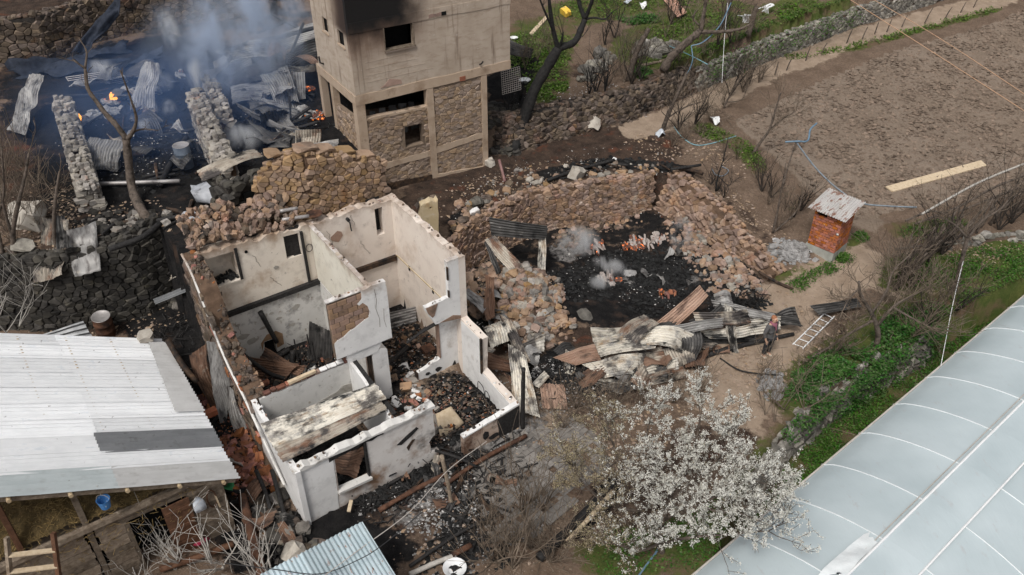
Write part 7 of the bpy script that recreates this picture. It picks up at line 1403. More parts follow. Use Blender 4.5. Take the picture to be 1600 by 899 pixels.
limb_tree('forked_tree', 'dark forked leafless tree standing in front of the burning ruin', [([at(240,352,4.3), at(222,330,4.7), far(207,297,Yy-.2), far(201,255,Yy), far(197,217,Yy)], .17, .12), ([far(197,217,Yy), far(181,195,Yy), far(165,178,Yy+.1), far(150,158,Yy+.2), far(137,138,Yy+.3), far(133,107,Yy+.4)], .10, .05), ([far(133,107,Yy+.4), far(113,93,Yy+.5)], .04, .02), ([far(133,107,Yy+.4), far(135,80,Yy+.5), far(123,60,Yy+.6)], .04, .015), ([far(198,218,Yy), far(207,207,Yy-.1), far(213,187,Yy-.2), far(206,160,Yy-.3), far(188,110,Yy-.4)], .08, .02), ([far(205,208,Yy), far(222,202,Yy), far(247,204,Yy)], .04, .012)], 'bark', 15, (2, .5, 1), twig_r=.012)
def sapling(label, limbs, seed, m='bark', tw=(3,.7,1), name='bare_tree', group='bare trees at the left edge'): return limb_tree(name, label, limbs, m, seed, tw, 'twig' if m == 'bark' else m, group=group, twig_r=.014)
g0 = G(112,446); sapling('bare sapling bending over the hanging sheets', [([g0, far(105,415,g0.y-.1), far(88,385,g0.y), far(84,345,g0.y), far(88,300,g0.y+.1), far(93,268,g0.y+.2)], .10, .03)], 21)
g0 = G(34,440); sapling('twin-stemmed bare tree on the brown bank at the left edge', [([g0, far(24,400,g0.y), far(20,365,g0.y), far(28,320,g0.y), far(40,270,g0.y+.2), far(45,240,g0.y+.3)], .11, .03), ([far(22,375,g0.y), far(10,340,g0.y), far(0,300,g0.y)], .06, .03)], 22, tw=(5,.9,2))
g0 = G(5,445); sapling('thin bare tree half cut by the left picture edge', [([g0, far(4,400,g0.y), far(-4,350,g0.y), far(6,300,g0.y), far(2,230,g0.y)], .08, .02)], 23, tw=(6,1.0,2))
many('pale_twigs', 'pale bare twigs arching over the retaining wall at the left edge', [at(-5,500,2.8), at(10,520,2.6), at(30,510,2.6)], 1.3, .9, 9, .02, 'bark_pale', 24, 2, upk=.1)
many('dry_shrub', 'tangle of dead brown twigs on the bank by the left stub wall', [G(60,290), G(30,260), G(90,300), G(15,330)], 1.0, .9, 26, .013, 'twig', 25, 1)
g0 = G(982,126); sapling('speckled dark trunk leaning above the rubble wall', [([g0, far(990,95,g0.y), far(1000,70,g0.y), far(1014,45,g0.y)], .16, .10)], 26, 'bark', (3,.8,1), group='trees on the upper grass')
g0 = G(1036,112); sapling('stout trunk leaning right across the grey wall', [([g0, far(1050,88,g0.y), far(1075,65,g0.y), far(1095,48,g0.y)], .22, .16), ([far(1095,48,g0.y), far(1100,20,g0.y+.2), far(1106,-20,g0.y+.4)], .11, .08), ([far(1095,50,g0.y), far(1125,50,g0.y), far(1155,46,g0.y), far(1172,38,g0.y)], .10, .05), ([far(1092,40,g0.y), far(1083,28,g0.y), far(1090,15,g0.y)], .05, .03)], 27, 'bark', (4,.9,2), group='trees on the upper grass')
g0 = G(1128,50); sapling('upright trunk behind the hanging white cord', [([g0, far(1134,25,g0.y), far(1143,-10,g0.y), far(1150,-40,g0.y)], .16, .13)], 28, 'bark', (3,.8,1), group='trees on the upper grass')
g0 = G(1168,56); sapling('short thick trunk by the tipped white chairs', [([g0, far(1174,38,g0.y), far(1182,10,g0.y)], .17, .13)], 29, 'bark', (2,.6,1), group='trees on the upper grass')
g0 = G(1035,205); sapling('scorched leaning tree at the bend of the footpath', [([g0, far(1040,190,g0.y), far(1050,165,g0.y), far(1062,140,g0.y+.1), far(1072,118,g0.y+.2)], .12, .06), ([far(1042,185,g0.y), far(1070,168,g0.y), far(1095,160,g0.y)], .04, .02)], 30, 'bark', (8,.9,2), group='trees along the path')
g0 = G(1177,240); sapling('slender forked tree at the edge of the ploughed field', [([g0, far(1190,220,g0.y), far(1202,203,g0.y), far(1212,170,g0.y+.1), far(1220,145,g0.y+.2)], .08, .03), ([far(1202,203,g0.y), far(1220,188,g0.y), far(1242,175,g0.y)], .04, .02)], 31, 'bark', (7,.9,2), group='trees along the path')
g0 = G(1130,170); sapling('thin bare sapling between the path and the field', [([g0, far(1140,150,g0.y), far(1158,120,g0.y), far(1165,95,g0.y)], .05, .02), ([far(1135,160,g0.y), far(1160,155,g0.y), far(1168,130,g0.y)], .03, .012)], 32, 'bark', (5,.6,1), group='trees along the path')
g0 = G(1118,300); sapling('thin black burnt stem on the bank right of the pit', [([g0, far(1122,275,g0.y), far(1130,250,g0.y), far(1138,215,g0.y)], .04, .015), ([far(1122,275,g0.y), far(1138,290,g0.y), far(1145,280,g0.y)], .02, .01)], 33, 'bark_black', (4,.5,1), group='trees along the path')
g0 = G(1207,365); sapling('dark burnt sapling behind the brick outhouse', [([g0, far(1215,330,g0.y), far(1222,290,g0.y), far(1228,255,g0.y)], .05, .02), ([g0, far(1245,330,g0.y+.4), far(1255,300,g0.y+.5)], .04, .015)], 34, 'bark', (6,.6,1), group='trees along the path')
many('dry_shrub', 'reddish dry twigs on the bank left of the outhouse', [G(1215,360), G(1235,345), G(1225,330)], 1.1, .4, 26, .01, 'twig', 35, 1); many('dry_shrub', 'dry tangle at the corner between the path and the pit', [G(1050,230), G(1070,220), G(1090,210), G(1110,190)], .7, .8, 40, .010, 'twig', 36, 1); many('burnt_shrub', 'black burnt twigs at the near right corner of the pit', [G(1170,480), G(1185,475), G(1150,480)], .5, .9, 30, .010, 'bark_black', 37, 1); many('burnt_shrub', 'burnt brush beside the half-burnt beam on the pit rim', [G(1110,290), G(1120,300), G(1130,310)], .7, .7, 24, .010, 'bark_black', 38, 1)
# stakes along the lower edge of the path
ORD = ['first','second','third','fourth','fifth','sixth','seventh','eighth','ninth','tenth','eleventh','twelfth','thirteenth','fourteenth','fifteenth']; SX = [1210,1228,1258,1282,1322,1346,1366,1385,1408,1444,1475,1500,1520,1190,1170]
for k, (px, py, hh, ln) in enumerate([(1210,118,.7,.1),(1228,110,.6,.2),(1258,95,.75,.15),(1282,85,.6,.25),(1322,68,.8,.2),(1346,62,.7,.2),(1366,54,.7,.1),(1385,50,.7,.15),(1408,43,.7,.2),(1444,36,.9,.3),(1475,30,.7,.3),(1500,20,.6,.2),(1520,12,.6,.2),(1190,125,.8,.1),(1170,132,.9,.2)]):
    p = G(px, py); o = obj('fence_stake', tube([p-Vector((0,0,.15)), p+Vector((ln*.5,0,hh*.6)), p+Vector((ln,.05,hh))], [.035,.03,.022], 6), 'bark'); tag(o, 'rough leaning stake on the field side of the footpath, %s from the bend' % ORD[sorted(SX).index(px)], 'stake', 'stakes along the footpath')
# hedge of dead branches at the right
hf = thing('branch_fence', 'dead-branch hedge with pale rails along the near edge of the ploughed field', 'fence', G(1400,440)); ho = hf.location; rd = random.Random(9); base = [G(1398,452), G(1420,420), G(1455,395), G(1500,375), G(1545,350), G(1600,330), G(1660,310)]; bl_ = smooth_line(base, 8)
for a in ([at(1440,335,1.7), at(1480,312,1.8), at(1520,290,2.0), at(1560,272,2.1), at(1630,245,2.3)], [at(1430,350,1.4), at(1500,322,1.5), at(1560,290,1.7), at(1630,265,1.9)], [at(1500,330,1.2), at(1545,312,1.3), at(1600,290,1.5)], [at(1400,390,.9), at(1450,383,1.0), at(1505,377,1.1)], [at(1415,345,1.5), at(1460,330,1.6), at(1500,350,1.2), at(1520,380,.8)]): obj('rail', tube(smooth_line([p-ho for p in a], 5), .045, 6), 'bark_pale' if a[0].z > 1.65 else 'bark', hf, True)
for k in range(60):
    p = bl_[int(rd.random()*(len(bl_)-1))]; L = rd.uniform(1.2,2.1); d = Vector((rd.uniform(.0,.55), rd.uniform(-.25,.35), 1)).normalized(); q = p + Vector((rd.uniform(-.1,.1), rd.uniform(-.15,.15), -.1)) - ho
    obj('stake', tube(smooth_line([q, q+d*L*.5+Vector((rd.uniform(-.06,.06),0,0)), q+d*L], 3), [.052]*2+[.045]*2+[.036]*3, 6, True), 'bark', hf, True)
tw = new(); tips = []
for k in range(80):
    p = bl_[int(rd.random()*(len(bl_)-1))]; grow(tw, tips, p - ho + Vector((rd.uniform(-.2,.2), rd.uniform(-.2,.3), rd.uniform(0,.9))), Vector((rd.uniform(-.6,.9), rd.uniform(-.5,.5), 1)).normalized(), rd.uniform(.5,1.0), .016, 1, rd, up=.1)
ob = obj('brush', tw, 'twig', hf, True); ob['kind'] = 'stuff'
g0 = G(1492,455); limb_tree('thorn_tree', 'dark thin tree rising through the dead-branch hedge', [([g0, far(1500,420,g0.y), far(1508,385,g0.y), far(1512,372,g0.y)], .09, .07), ([far(1512,372,g0.y), far(1535,345,g0.y), far(1570,320,g0.y), far(1598,270,g0.y)], .05, .025), ([far(1512,372,g0.y), far(1490,350,g0.y), far(1460,335,g0.y)], .04, .02), ([far(1495,440,g0.y), far(1470,480,g0.y-.3), far(1440,505,g0.y-.6)], .05, .03)], 'bark', 41, (8,.7,2), 'twig', twig_r=.014)
g0 = G(1368,545); limb_tree('bare_shrub_tree', 'low crooked bare tree spreading over the ivy bank by the ladder', [([g0, far(1372,520,g0.y), far(1362,490,g0.y), far(1345,462,g0.y), far(1342,440,g0.y)], .11, .04), ([far(1370,510,g0.y), far(1395,480,g0.y), far(1420,465,g0.y+.3), far(1450,450,g0.y+.6)], .06, .025), ([far(1366,500,g0.y), far(1330,520,g0.y-.2), far(1300,540,g0.y-.5), far(1265,560,g0.y-.8)], .05, .03), ([g0, far(1330,570,g0.y-.4), far(1290,580,g0.y-.6), far(1240,600,g0.y-.9)], .05, .03), ([far(1362,490,g0.y), far(1385,455,g0.y), far(1395,425,g0.y+.2), far(1420,400,g0.y+.3)], .05, .02), ([far(1343,450,g0.y), far(1325,470,g0.y-.2), far(1310,500,g0.y-.4)], .03, .015), ([far(1395,480,g0.y), far(1430,500,g0.y-.3), far(1470,520,g0.y-.3)], .04, .02)], 'bark', 42, (9,.85,2), 'twig', twig_r=.014, up=.05)
many('pale_twigs', 'dead brush lying on the lip of the yard above the ivy', [G(1225,640), G(1240,610), G(1250,660)], 1.2, 1.3, 12, .018, 'twig', 43, 2, upk=0); many('dry_shrub', 'thin bare stems in front of the standing person', [G(1185,600), G(1195,650), G(1210,660)], 1.1, .5, 10, .013, 'twig', 44, 2)
many('dry_shrub', 'dry twigs leaning over the low stone wall by the greenhouse', [G(1300,560), G(1420,560), G(1450,540), G(1390,600)], .8, 1.0, 26, .011, 'twig', 45, 1)
# brush between the sheet heap and the blossoming tree
many('dry_shrub', 'thicket of thin brown stems between the sheet heap and the blossoming tree', [G(900,640), G(930,650), G(960,640), G(1000,640), G(1050,630), G(1090,620), G(880,670)], 1.1, .7, 110, .011, 'twig', 46, 1, upk=.2); many('dry_shrub', 'dense dead brush in front of the courtyard at the bottom', [G(800,850), G(830,860), G(860,880), G(780,870), G(880,850), G(760,820), G(850,800)], 1.2, .8, 120, .013, 'twig', 47, 1, upk=.2)
many('grey_shrub', 'bare grey shrub rising from the courtyard edge', [G(815,800), G(820,810)], 1.7, .5, 9, .03, 'twig', 48, 2, upk=.2); many('grey_shrub', 'sprawling grey bare branches at the bottom centre', [G(770,880), G(800,890)], 1.3, 1.3, 10, .025, 'twig', 49, 2, upk=0)
many('pale_shrub', 'pale leafless shrub branching in front of the barn door', [at(285,880,.1), at(275,890,.1)], 1.2, .7, 8, .03, 'bark_pale', 50, 2, upk=.15); many('pale_shrub', 'pale leafless shrub over the brown pole at the bottom left', [at(425,905,.1), at(400,900,.1)], 1.4, .6, 9, .03, 'bark_pale', 51, 2, upk=.2); many('pale_shrub', 'white crooked branches beside the red bag', [at(345,890,.2), at(330,880,.2)], 1.1, .8, 7, .03, 'bark_pale', 52, 2, upk=.15); many('pale_shrub', 'fine pale twigs at the bottom left corner of the barn yard', [at(215,905,.1), at(180,910,.1)], .9, .9, 8, .018, 'bark_pale', 53, 2, upk=.1)
many('dry_shrub', 'bare scrub rising behind the tower corner on the upper grass', [G(820,110), G(840,95), G(860,90)], 1.3, .5, 22, .014, 'twig', 61, 2); many('dry_shrub', 'tall thin bare stems beside the pale stone pile', [G(970,120), G(985,100), G(1000,110), G(1040,60)], 1.6, .4, 26, .013, 'twig', 62, 2); many('dry_shrub', 'bare scrub on the grey wall top between the trunks', [G(1060,100), G(1100,85), G(1150,65), G(1180,60)], 1.2, .7, 34, .012, 'twig', 63, 2)
many('dry_shrub', 'bare brambles along the lower side of the footpath bend', [G(1100,180), G(1130,165), G(1160,145), G(1185,130)], 1.0, .7, 40, .012, 'twig', 64, 2); many('dry_shrub', 'dry thorny brush between the pit and the hose pole', [G(1150,250), G(1180,280), G(1200,320), G(1130,240)], .9, .8, 36, .011, 'twig', 65, 1); many('dry_shrub', 'dense bare thicket over the ivy bank at the right', [G(1400,500), G(1430,490), G(1460,480), G(1490,470), G(1420,540)], 1.2, .9, 46, .013, 'twig', 66, 2, upk=.1)
many('dry_shrub', 'bare tangle at the near end of the dead-branch hedge', [G(1395,450), G(1410,440), G(1420,460), G(1380,470)], 1.3, .8, 30, .014, 'twig', 67, 2, upk=.1); many('dry_shrub', 'grey bare twigs hanging over the brown bank at the left edge', [G(20,380), G(40,310), G(60,360), G(10,280)], 1.4, .7, 30, .013, 'twig', 68, 2)
many('dry_shrub', 'thin bare stems crossing in front of the ladder', [G(1300,560), G(1320,550), G(1335,500)], 1.2, .9, 14, .014, 'twig', 69, 2, upk=.1)
for k, (lb, rr_, H_, sp, n_) in enumerate([('dark leafless thorn bush at the corner of the rubble wall', [(985,150),(1000,140)], 1.5, .6, 9), ('dark leafless bush on the bank above the footpath bend', [(1045,150),(1065,140)], 1.5, .7, 10), ('dark bare bush hanging over the footpath below the cord', [(1110,130),(1130,115)], 1.4, .7, 10), ('dark spiky bush on the field side of the footpath bend', [(1060,205),(1085,195)], 1.4, .6, 11), ('dark bare bush at the upper corner of the field', [(1140,150),(1160,140)], 1.4, .6, 9), ('tall dark bare bush between the cord and the chairs', [(1140,70),(1120,75)], 1.9, .5, 8), ('tall dark bare bush above the pale stone pile', [(1050,40),(1065,30)], 2.0, .5, 8), ('dark bare bush among the grass at the top edge', [(960,60),(945,70)], 1.7, .5, 9), ('blackened bush left of the hose pole', [(1190,300),(1205,310)], 1.1, .6, 10), ('dark bare bush beside the outhouse back wall', [(1240,340),(1250,330)], 1.1, .5, 8), ('dark bare tree-like bush in the middle of the hedge', [(1450,410),(1470,400)], 1.9, .6, 10), ('dark bare bush at the far end of the hedge', [(1560,360),(1580,350)], 1.9, .6, 10), ('dark bare bush over the path under the hedge', [(1420,450),(1400,455)], 1.7, .7, 9), ('dark bare bush sprawling on the ivy near the string', [(1440,540),(1480,520)], 1.3, .9, 9)]):
    many('leafless_bush', lb, [G(*c) for c in rr_], H_, sp, n_, .034, 'bark_dark', 700+k, 2, upk=.2)
# the blossoming tree
g0 = at(1035,868,-.25); Yt = g0.y
bt = thing('blossom_tree', 'white blossoming plum tree with budding brown branches in the foreground', 'tree', g0); rd = random.Random(77); vf = new(); wood = new(); tips = []
main = [[g0, far(1030,840,Yt+.1), far(1040,800,Yt+.3), far(1060,760,Yt+.8), far(1085,700,Yt+1.2), far(1095,650,Yt+1.5)], [far(1030,845,Yt), far(1000,800,Yt+.3), far(975,750,Yt+.6), far(960,700,Yt+.9), far(945,650,Yt+1.2)], [far(1040,810,Yt+.2), far(1090,790,Yt), far(1140,765,Yt+.1), far(1190,740,Yt+.2)], [far(1032,850,Yt), far(1080,840,Yt-.5), far(1140,835,Yt-.6), far(1200,830,Yt-.5)], [far(1050,780,Yt+.5), far(1100,740,Yt+.7), far(1140,690,Yt+1.0), far(1150,650,Yt+1.2)], [far(1000,800,Yt+.3), far(960,790,Yt+.1), far(915,760,Yt+.1), far(890,720,Yt+.2)], [far(1020,820,Yt+.1), far(1020,750,Yt+.8), far(1010,690,Yt+1.3), far(1020,640,Yt+1.6)], [far(1030,850,Yt), far(1000,860,Yt-.5), far(960,850,Yt-.7), far(920,845,Yt-.8)], [far(1090,790,Yt), far(1130,800,Yt-.4), far(1170,790,Yt-.5), far(1225,760,Yt-.4)]]
for i, pts in enumerate(main):
    L = smooth_line([p - g0 for p in pts], 5); n = len(L); r0 = .10 if i == 0 else .05; rs = [r0*(1-.75*k/(n-1)) for k in range(n)]; add(wood, tube(L, rs, 7))
    for k in range(24):
        j = rd.randint(n//4, n-1); d = (Vector((rd.uniform(-1,1), rd.uniform(-.8,.8), rd.uniform(-.2,1.1)))).normalized(); grow(vf, tips, L[j], d, rd.uniform(.5,.95), .014, 2, rd, up=.12, split=(2,4))
obj('trunk', wood, 'bark', bt, True); obj('branches', vf, 'bark', bt, True)
def flowers(name, P, s0, s1, m, seed, parent, petals=2):
    g = np.random.default_rng(seed); n = len(P); P = np.repeat(P, petals, 0); n = len(P); s = g.uniform(s0,s1,n)[:,None]; a = g.normal(size=(n,3)); a /= np.linalg.norm(a,axis=1)[:,None]; b = np.cross(a, g.normal(size=(n,3))); b /= np.linalg.norm(b,axis=1)[:,None]
    V = np.stack([P - a*s*.5, P + b*s*.42, P + a*s*.5, P - b*s*.42], 1).reshape(-1,3); F = (np.arange(n)*4)[:,None] + np.arange(4)[None]
    me = bpy.data.meshes.new(name); me.from_pydata(V.tolist(), [], F.tolist()); me.materials.append(MAT[m]); me.update(); o = link(bpy.data.objects.new(name, me), parent); o['kind'] = 'stuff'; return o
T = np.array([p[:] for p, d, k in tips if k <= 1]); g = np.random.default_rng(5)
pix = np.array([[800 + F_PX*(p[0]+g0.x)/((p[1]+g0.y)*_c - (p[2]+g0.z-CAM_H)*_s), 449.5 + F_PX*(-(p[1]+g0.y)*_s - (p[2]+g0.z-CAM_H)*_c)/((p[1]+g0.y)*_c - (p[2]+g0.z-CAM_H)*_s)] for p in T])
full = np.clip((pix[:,0] - 905) / 130, .03, 1)**1.2              # the right side of the crown is in full flower, the left still in bud
idx = np.repeat(g.choice(len(T), 7500, p=full/full.sum()), 8); flowers('blossoms', T[idx] + g.normal(0,.026,(len(idx),3)), .022, .046, 'blossom', 1, bt, 1)
bud = np.clip((1010 - pix[:,0]) / 100, .05, 1); idx = g.choice(len(T), 16000, p=bud/bud.sum()); flowers('buds', T[idx] + g.normal(0,.03,(16000,3)), .016, .034, 'bud', 2, bt)
# ground cover: leaves and grass
def leaves(name, label, specs, m, s0, s1, seed, hgt=.18):
    g = np.random.default_rng(seed); X = np.concatenate([q[0] for q in specs]); Y = np.concatenate([q[1] for q in specs]); Z = np.concatenate([q[2] for q in specs]); n = len(X)
    P = np.stack([X, Y, Z + g.random(n)**1.5 * hgt], 1); k = np.sin(X*3.1+np.sin(Y*2.3)*1.5)*np.sin(Y*2.9+1) + g.normal(0,.35,n) > -.35; P = P[k]; n = len(P)
    s = g.uniform(s0,s1,n)[:,None]; a = g.normal(size=(n,3))*np.array([1,1,.45]); a /= np.linalg.norm(a,axis=1)[:,None]; b = np.cross(a, np.array([0,0,1.])+g.normal(0,.35,(n,3))); b /= np.linalg.norm(b,axis=1)[:,None]
    V = np.stack([P - a*s*.5, P + b*s*.36, P + a*s*.6, P - b*s*.36], 1).reshape(-1,3); F = (np.arange(n)*4)[:,None] + np.arange(4)[None]
    me = bpy.data.meshes.new(name); me.from_pydata(V.tolist(), [], F.tolist()); me.materials.append(MAT[m]); me.update(); o = link(bpy.data.objects.new(name, me)); o['kind'] = 'stuff'; return tag(o, label)
leaves('ivy', 'lush green ivy and nettles on the bank above the low stone wall', [spots(9000,[(1255,620),(1290,590),(1340,570)],.85,1), spots(4000,[(1360,560),(1420,520),(1460,495)],.8,2), spots(2500,[(1320,600),(1300,640)],.5,3), spots(2500,[(1395,520),(1420,500)],.6,4)], 'leaf_lush', .05, .12, 1, .35)
leaves('ivy', 'ivy and brambles spilling over the low stone wall', [(lambda q: (q[0], q[1], q[2]*0 - .35 + np.random.default_rng(9).random(len(q[0]))*.3))(spots(5200,[(1232,690,-.3),(1290,632,-.3),(1385,570,-.3),(1470,520,-.3)],.34,31)), (lambda q: (q[0], q[1], q[2]*0 - 1.4 + np.random.default_rng(10).random(len(q[0]))*1.1))(spots(2600,[(1300,645,-.9),(1390,585,-.9),(1470,535,-.9)],.25,32))], 'leaf_lush', .05, .11, 11, .2)
leaves('weeds', 'green weeds between the low stone wall and the greenhouse', [spots(9000,[(1230,790),(1300,700),(1380,640)],.75,5), spots(11000,[(1400,620),(1480,560),(1600,480)],.95,6), spots(1500,[(1150,880),(1200,820)],.6,7)], 'leaf', .04, .09, 2, .18)
leaves('weeds', 'green weeds beside the path below the field', [spots(8000,[(1400,430),(1460,430),(1520,420),(1600,395)],.9,8), spots(1500,[(1420,370),(1500,350)],.5,9), spots(2200,[(1240,450),(1290,425),(1325,402)],.35,10), spots(500,[(1340,375),(1350,370)],.3,11), spots(1500,[(1300,415),(1320,402)],.22,12), spots(1500,[(1470,490),(1540,460)],.5,13)], 'leaf', .04, .09, 3, .16)
leaves('grass', 'patchy grass of the upper terrace', [spots(5000,[(850,60),(840,110)],1.5,14), spots(7000,[(1010,90),(1060,50),(1140,25)],1.6,15), spots(5000,[(900,20),(1000,0),(1100,-10)],1.6,16), spots(3000,[(1200,35),(1270,10)],1.2,17), spots(2500,[(860,130),(850,145)],.9,18), spots(2500,[(1060,120),(1130,90),(1180,80)],.7,19), spots(1800,[(1100,205),(1160,232),(1180,258)],.6,20), spots(2500,[(1230,92),(1340,72),(1450,44),(1560,14)],.35,21)], 'grass', .05, .14, 4, .14)
leaves('weeds', 'grass and creepers growing over the grey terrace wall', [(lambda q: (q[0], q[1], q[2]*0 + 3.0 + np.random.default_rng(12).random(len(q[0]))*.9))(spots(2600,[(1100,140,2.6),(1200,92,2.8),(1340,40,3)],.4,33)), spots(2600,[(1090,120),(1180,75),(1280,35),(1340,15)],.5,34)], 'leaf', .05, .11, 12, .2)
leaves('weeds', 'bright weeds on the upper terrace beside the pink sheet', [spots(2200,[(975,35),(1020,30)],.6,22), spots(1500,[(1000,115),(1010,120)],.5,23), spots(900,[(1180,80),(1130,120)],.4,24)], 'leaf_lush', .06, .13, 5, .2)
leaves('weeds', 'green weeds under the blossoming tree', [spots(2500,[(950,870),(1050,850),(1120,870)],.8,25), spots(1200,[(1090,830),(1150,800)],.6,26)], 'leaf', .04, .09, 6, .15)
bits('dry_litter', 'dry leaf litter on the left bank and under the shrubs', [spots(900,[(30,330),(50,400),(100,300)],1.6,63), spots(700,[(1080,230),(1150,200)],1.2,64), spots(900,[(1380,480),(1450,520)],1.2,65), spots(900,[(850,850),(900,780),(950,700)],1.2,66)], 'twig', .02, .05, 66, .2)
tw = new(); rd = random.Random(12)
for (px, py, n, r) in ((1330,480,90,.9),(1080,210,90,1.0),(60,320,90,1.6),(860,640,120,1.2),(940,640,120,1.3),(820,860,150,1.0),(1420,540,80,1.1),(1120,180,60,.8),(990,120,60,.9)):
    X, Y, Z = spots(n, [(px,py)], r, n+px+1)
    for x, y, z in zip(X, Y, Z):
        a = rd.uniform(0,6.3); L = rd.uniform(.15,.7); p = Vector((x,y,z+.03)); add(tw, tube([p, p+Vector((math.cos(a)*L, math.sin(a)*L, rd.uniform(-.02,.3)))], rd.uniform(.004,.011), 3, False))
o = obj('dead_twigs', tw, 'twig'); o['kind'] = 'stuff'; tag(o, 'dead twigs lying under the shrubs and hedges')
# ---------------------------------------------------------------- the person in the yard
def skin_obj(name, pts, edges, m, parent=None, sub=1, root=0):
    me = bpy.data.meshes.new(name); me.from_pydata([p[0] for p in pts], edges, []); me.materials.append(MAT[m]); o = link(bpy.data.objects.new(name, me), parent)
    o.modifiers.new('skin', 'SKIN'); me.skin_vertices.new() if not me.skin_vertices else None
    for sv_, p in zip(me.skin_vertices[0].data, pts): sv_.radius = (p[1], p[2] if len(p) > 2 else p[1]); sv_.use_root = False
    me.skin_vertices[0].data[root].use_root = True
    md = o.modifiers.new('sub', 'SUBSURF'); md.levels = sub; md.render_levels = sub + 1; o.modifiers['skin'].use_smooth_shade = True; return o
per = thing('person', 'person in a dark jacket and mauve scarf standing by the sheet heap', 'person', G(1196,558), R(35))
# local: x to the person's left, -y is where they look
B_ = [((0,0,.95),.15,.11),((0,.01,1.12),.14,.10),((0,.02,1.30),.16,.11),((0,.01,1.44),.12,.09),((0,-.01,1.51),.055),((0,-.03,1.58),.075,.085),((0,-.035,1.66),.085,.10),((0,-.03,1.735),.06,.075),
      ((.10,0,.90),.09),((.12,-.02,.50),.065),((.13,.03,.10),.045),((.13,-.12,.035),.04),((-.10,0,.90),.09),((-.11,.0,.50),.065),((-.10,.06,.10),.045),((-.11,-.09,.035),.04),
      ((.19,.01,1.40),.065),((.25,.04,1.13),.05),((.24,-.06,.90),.038),((.235,-.10,.83),.036),((-.19,.01,1.40),.065),((-.25,.05,1.13),.05),((-.25,-.02,.90),.038),((-.245,-.05,.83),.036)]
E_ = [(0,1),(1,2),(2,3),(3,4),(4,5),(5,6),(6,7),(0,8),(8,9),(9,10),(10,11),(0,12),(12,13),(13,14),(14,15),(3,16),(16,17),(17,18),(18,19),(3,20),(20,21),(21,22),(22,23)]
for s, w_ in ((1, 19), (-1, 23)):
    hx, hy, hz = B_[w_][0]
    for k, (dx, L) in enumerate(((-.022,.075),(-.008,.085),(.008,.08),(.02,.065))):
        i = len(B_); B_ += [((hx+dx, hy-.03, hz-.04),.0095),((hx+dx, hy-.06, hz-.04-L*.5),.0085),((hx+dx-.004*s, hy-.055, hz-.04-L),.0075)]; E_ += [(w_,i),(i,i+1),(i+1,i+2)]
    i = len(B_); B_ += [((hx-.03*s, hy-.04, hz-.01),.010),((hx-.035*s, hy-.065, hz-.05),.009)]; E_ += [(w_,i),(i,i+1)]
body = skin_obj('body', B_, E_, 'skin', per)
skin_obj('jacket', [((0,0,.86),.19,.145),((0,.0,1.0),.185,.14),((0,.01,1.15),.175,.13),((0,.02,1.32),.19,.135),((0,.01,1.45),.12,.10),((.20,.01,1.41),.085),((.265,.04,1.13),.07),((.255,-.05,.93),.058),((-.20,.01,1.41),.085),((-.265,.05,1.13),.07),((-.265,-.01,.93),.058)], [(0,1),(1,2),(2,3),(3,4),(3,5),(5,6),(6,7),(3,8),(8,9),(9,10)], 'cloth_grey', per, root=1)
skin_obj('trousers', [((0,0,.92),.165,.125),((.10,0,.84),.11),((.12,-.02,.50),.088),((.13,.02,.13),.075),((-.10,0,.84),.11),((-.11,0,.50),.088),((-.10,.05,.13),.075)], [(0,1),(1,2),(2,3),(0,4),(4,5),(5,6)], 'cloth_dark', per)
for s, (x, y) in ((1,(.13,.02)),(-1,(-.105,.05))): skin_obj('shoe', [((x,y+.06,.06),.05,.055),((x,y-.06,.05),.052,.05),((x*1.05,y-.17,.035),.045,.035)], [(0,1),(1,2)], 'shoe', per)
skin_obj('scarf', [((.08,-.07,1.47),.05),((0,-.10,1.45),.06),((-.08,-.06,1.47),.05),((-.07,.06,1.49),.05),((.07,.06,1.49),.05),((.03,-.13,1.34),.055,.03),((.04,-.14,1.2),.045,.025)], [(0,1),(1,2),(2,3),(3,4),(4,0),(1,5),(5,6)], 'cloth_mauve', per)
skin_obj('headscarf', [((0,.045,1.60),.085,.09),((0,.01,1.70),.098,.108),((0,0,1.765),.075,.09)], [(0,1),(1,2)], 'cloth_rust', per)
skin_obj('dark_hood', [((-.06,.07,1.50),.06),((0,.10,1.58),.06),((.05,.08,1.50),.06)], [(0,1),(1,2)], 'cloth_dark', per)
for nm, p, s, m in (('nose',(0,-.135,1.655),(.014,.022,.022),'skin'),('eye',(.032,-.118,1.675),(.012,.008,.008),'cloth_dark'),('eye',(-.032,-.118,1.675),(.012,.008,.008),'cloth_dark'),('mouth',(0,-.118,1.615),(.026,.008,.007),'cloth_mauve'),('ear',(.09,-.02,1.66),(.012,.025,.032),'skin'),('ear',(-.09,-.02,1.66),(.012,.025,.032),'skin')): put(nm, (p,(0,0,0),s,2), m, per)

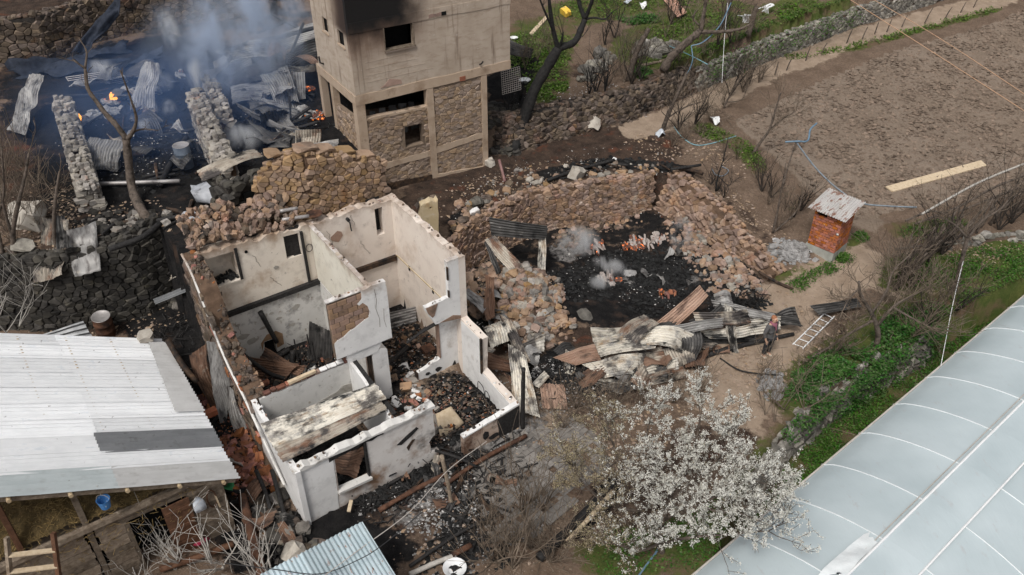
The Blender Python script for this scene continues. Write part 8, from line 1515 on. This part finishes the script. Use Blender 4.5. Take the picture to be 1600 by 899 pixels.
# ---------------------------------------------------------------- smoke
def smoke_mat(name, col, dens, sc, lo, hi, stretch=(1,1,1)):
    m = bpy.data.materials.new(name); m.use_nodes = True; t = m.node_tree; t.nodes.clear(); MAT[name] = m
    out = t.nodes.new('ShaderNodeOutputMaterial'); v = t.nodes.new('ShaderNodeVolumePrincipled'); v.inputs['Color'].default_value = (*col, 1); v.inputs['Anisotropy'].default_value = .1
    tc = t.nodes.new('ShaderNodeTexCoord'); ln = N(t, 'VectorMath', operation='LENGTH'); t.links.new(tc.outputs['Object'], ln.inputs[0])
    fo = N(t, 'MapRange'); fo.inputs['From Min'].default_value = 1.; fo.inputs['From Max'].default_value = .15; fo.interpolation_type = 'SMOOTHSTEP'; t.links.new(ln.outputs['Value'], fo.inputs['Value'])
    mp = N(t, 'Mapping'); mp.inputs['Scale'].default_value = stretch; geo = N(t, 'NewGeometry'); t.links.new(geo.outputs['Position'], mp.inputs['Vector'])
    nz = N(t, 'TexNoise', Scale=sc, Detail=4, Roughness=.6, Distortion=.7); t.links.new(mp.outputs[0], nz.inputs['Vector'])
    r = N(t, 'MapRange'); r.inputs['From Min'].default_value = lo; r.inputs['From Max'].default_value = hi; t.links.new(nz.outputs['Fac'], r.inputs['Value'])
    a = N(t, 'Math', operation='MULTIPLY'); t.links.new(fo.outputs[0], a.inputs[0]); t.links.new(r.outputs[0], a.inputs[1]); b = N(t, 'Math', operation='MULTIPLY'); b.inputs[1].default_value = dens; t.links.new(a.outputs[0], b.inputs[0])
    t.links.new(b.outputs[0], v.inputs['Density']); t.links.new(v.outputs[0], out.inputs['Volume'])
smoke_mat('smoke_haze', (.30, .50, .95), .13, .35, .25, .7)
smoke_mat('smoke_thick', (.68, .79, .97), 1.35, .95, .46, .66, (1, 1, .55))
smoke_mat('smoke_wisp', (.97, .98, .99), 6.0, 1.9, .45, .66, (1, 1, .5))
def puff(label, p, s, m, rot=(0,0,0)):
    bm = bmesh.new(); bmesh.ops.create_icosphere(bm, subdivisions=3, radius=1); me = bpy.data.meshes.new('smoke'); bm.to_mesh(me); bm.free(); me.materials.append(MAT[m])
    o = link(bpy.data.objects.new('smoke', me)); o.location = p; o.scale = s; o.rotation_euler = rot; o['kind'] = 'stuff'; return tag(o, label)
puff('thin blue smoke hanging over the burning ruin', at(260,150,5.8), (7.5,6.5,2.4), 'smoke_haze')
puff('blue smoke bank drifting at the top between the far wall and the tower', at(370,50,7.4), (4.2,4.0,2.2), 'smoke_thick')
puff('pale blue smoke column rising behind the ash-dusted wall', at(340,105,6.4), (1.5,1.4,2.0), 'smoke_thick')
for lb, px, py, z, s in (('white wisp over the bar grate', 160,108,5.3,(.75,.5,.55)), ('white wisp by the leaning bright sheet', 256,128,5.2,(.5,.4,.5)), ('white wisp in the middle of the ruin', 258,168,5.1,(.55,.45,.45)), ('small white puff rising at the far tree trunk', 264,45,6.5,(.5,.5,1.0)), ('white smoke at the end of the ash-dusted wall', 312,118,6.4,(.6,.5,.9)), ('small wisp by the blue drum', 225,195,5,(.35,.3,.3)), ('thin smoke over the ruin floor near the oven', 380,215,5,(.9,.7,.6)), ('thin smoke left of the forked tree', 135,230,5,(.6,.5,.4))):
    puff(lb, at(px,py,z), s, 'smoke_wisp')
puff('grey-white smoke rising from the back of the pit', at(905,378,.9), (1.0,.8,.7), 'smoke_wisp'); puff('white smoke streak drifting across the pit', at(955,415,.55), (1.1,.45,.35), 'smoke_wisp', (0,0,R(-35))); puff('pale smoke over the near ash patch', at(940,440,.4), (.6,.4,.35), 'smoke_wisp'); puff('thin smoke column at the right back of the pit', at(1065,365,.9), (.55,.5,.9), 'smoke_wisp')
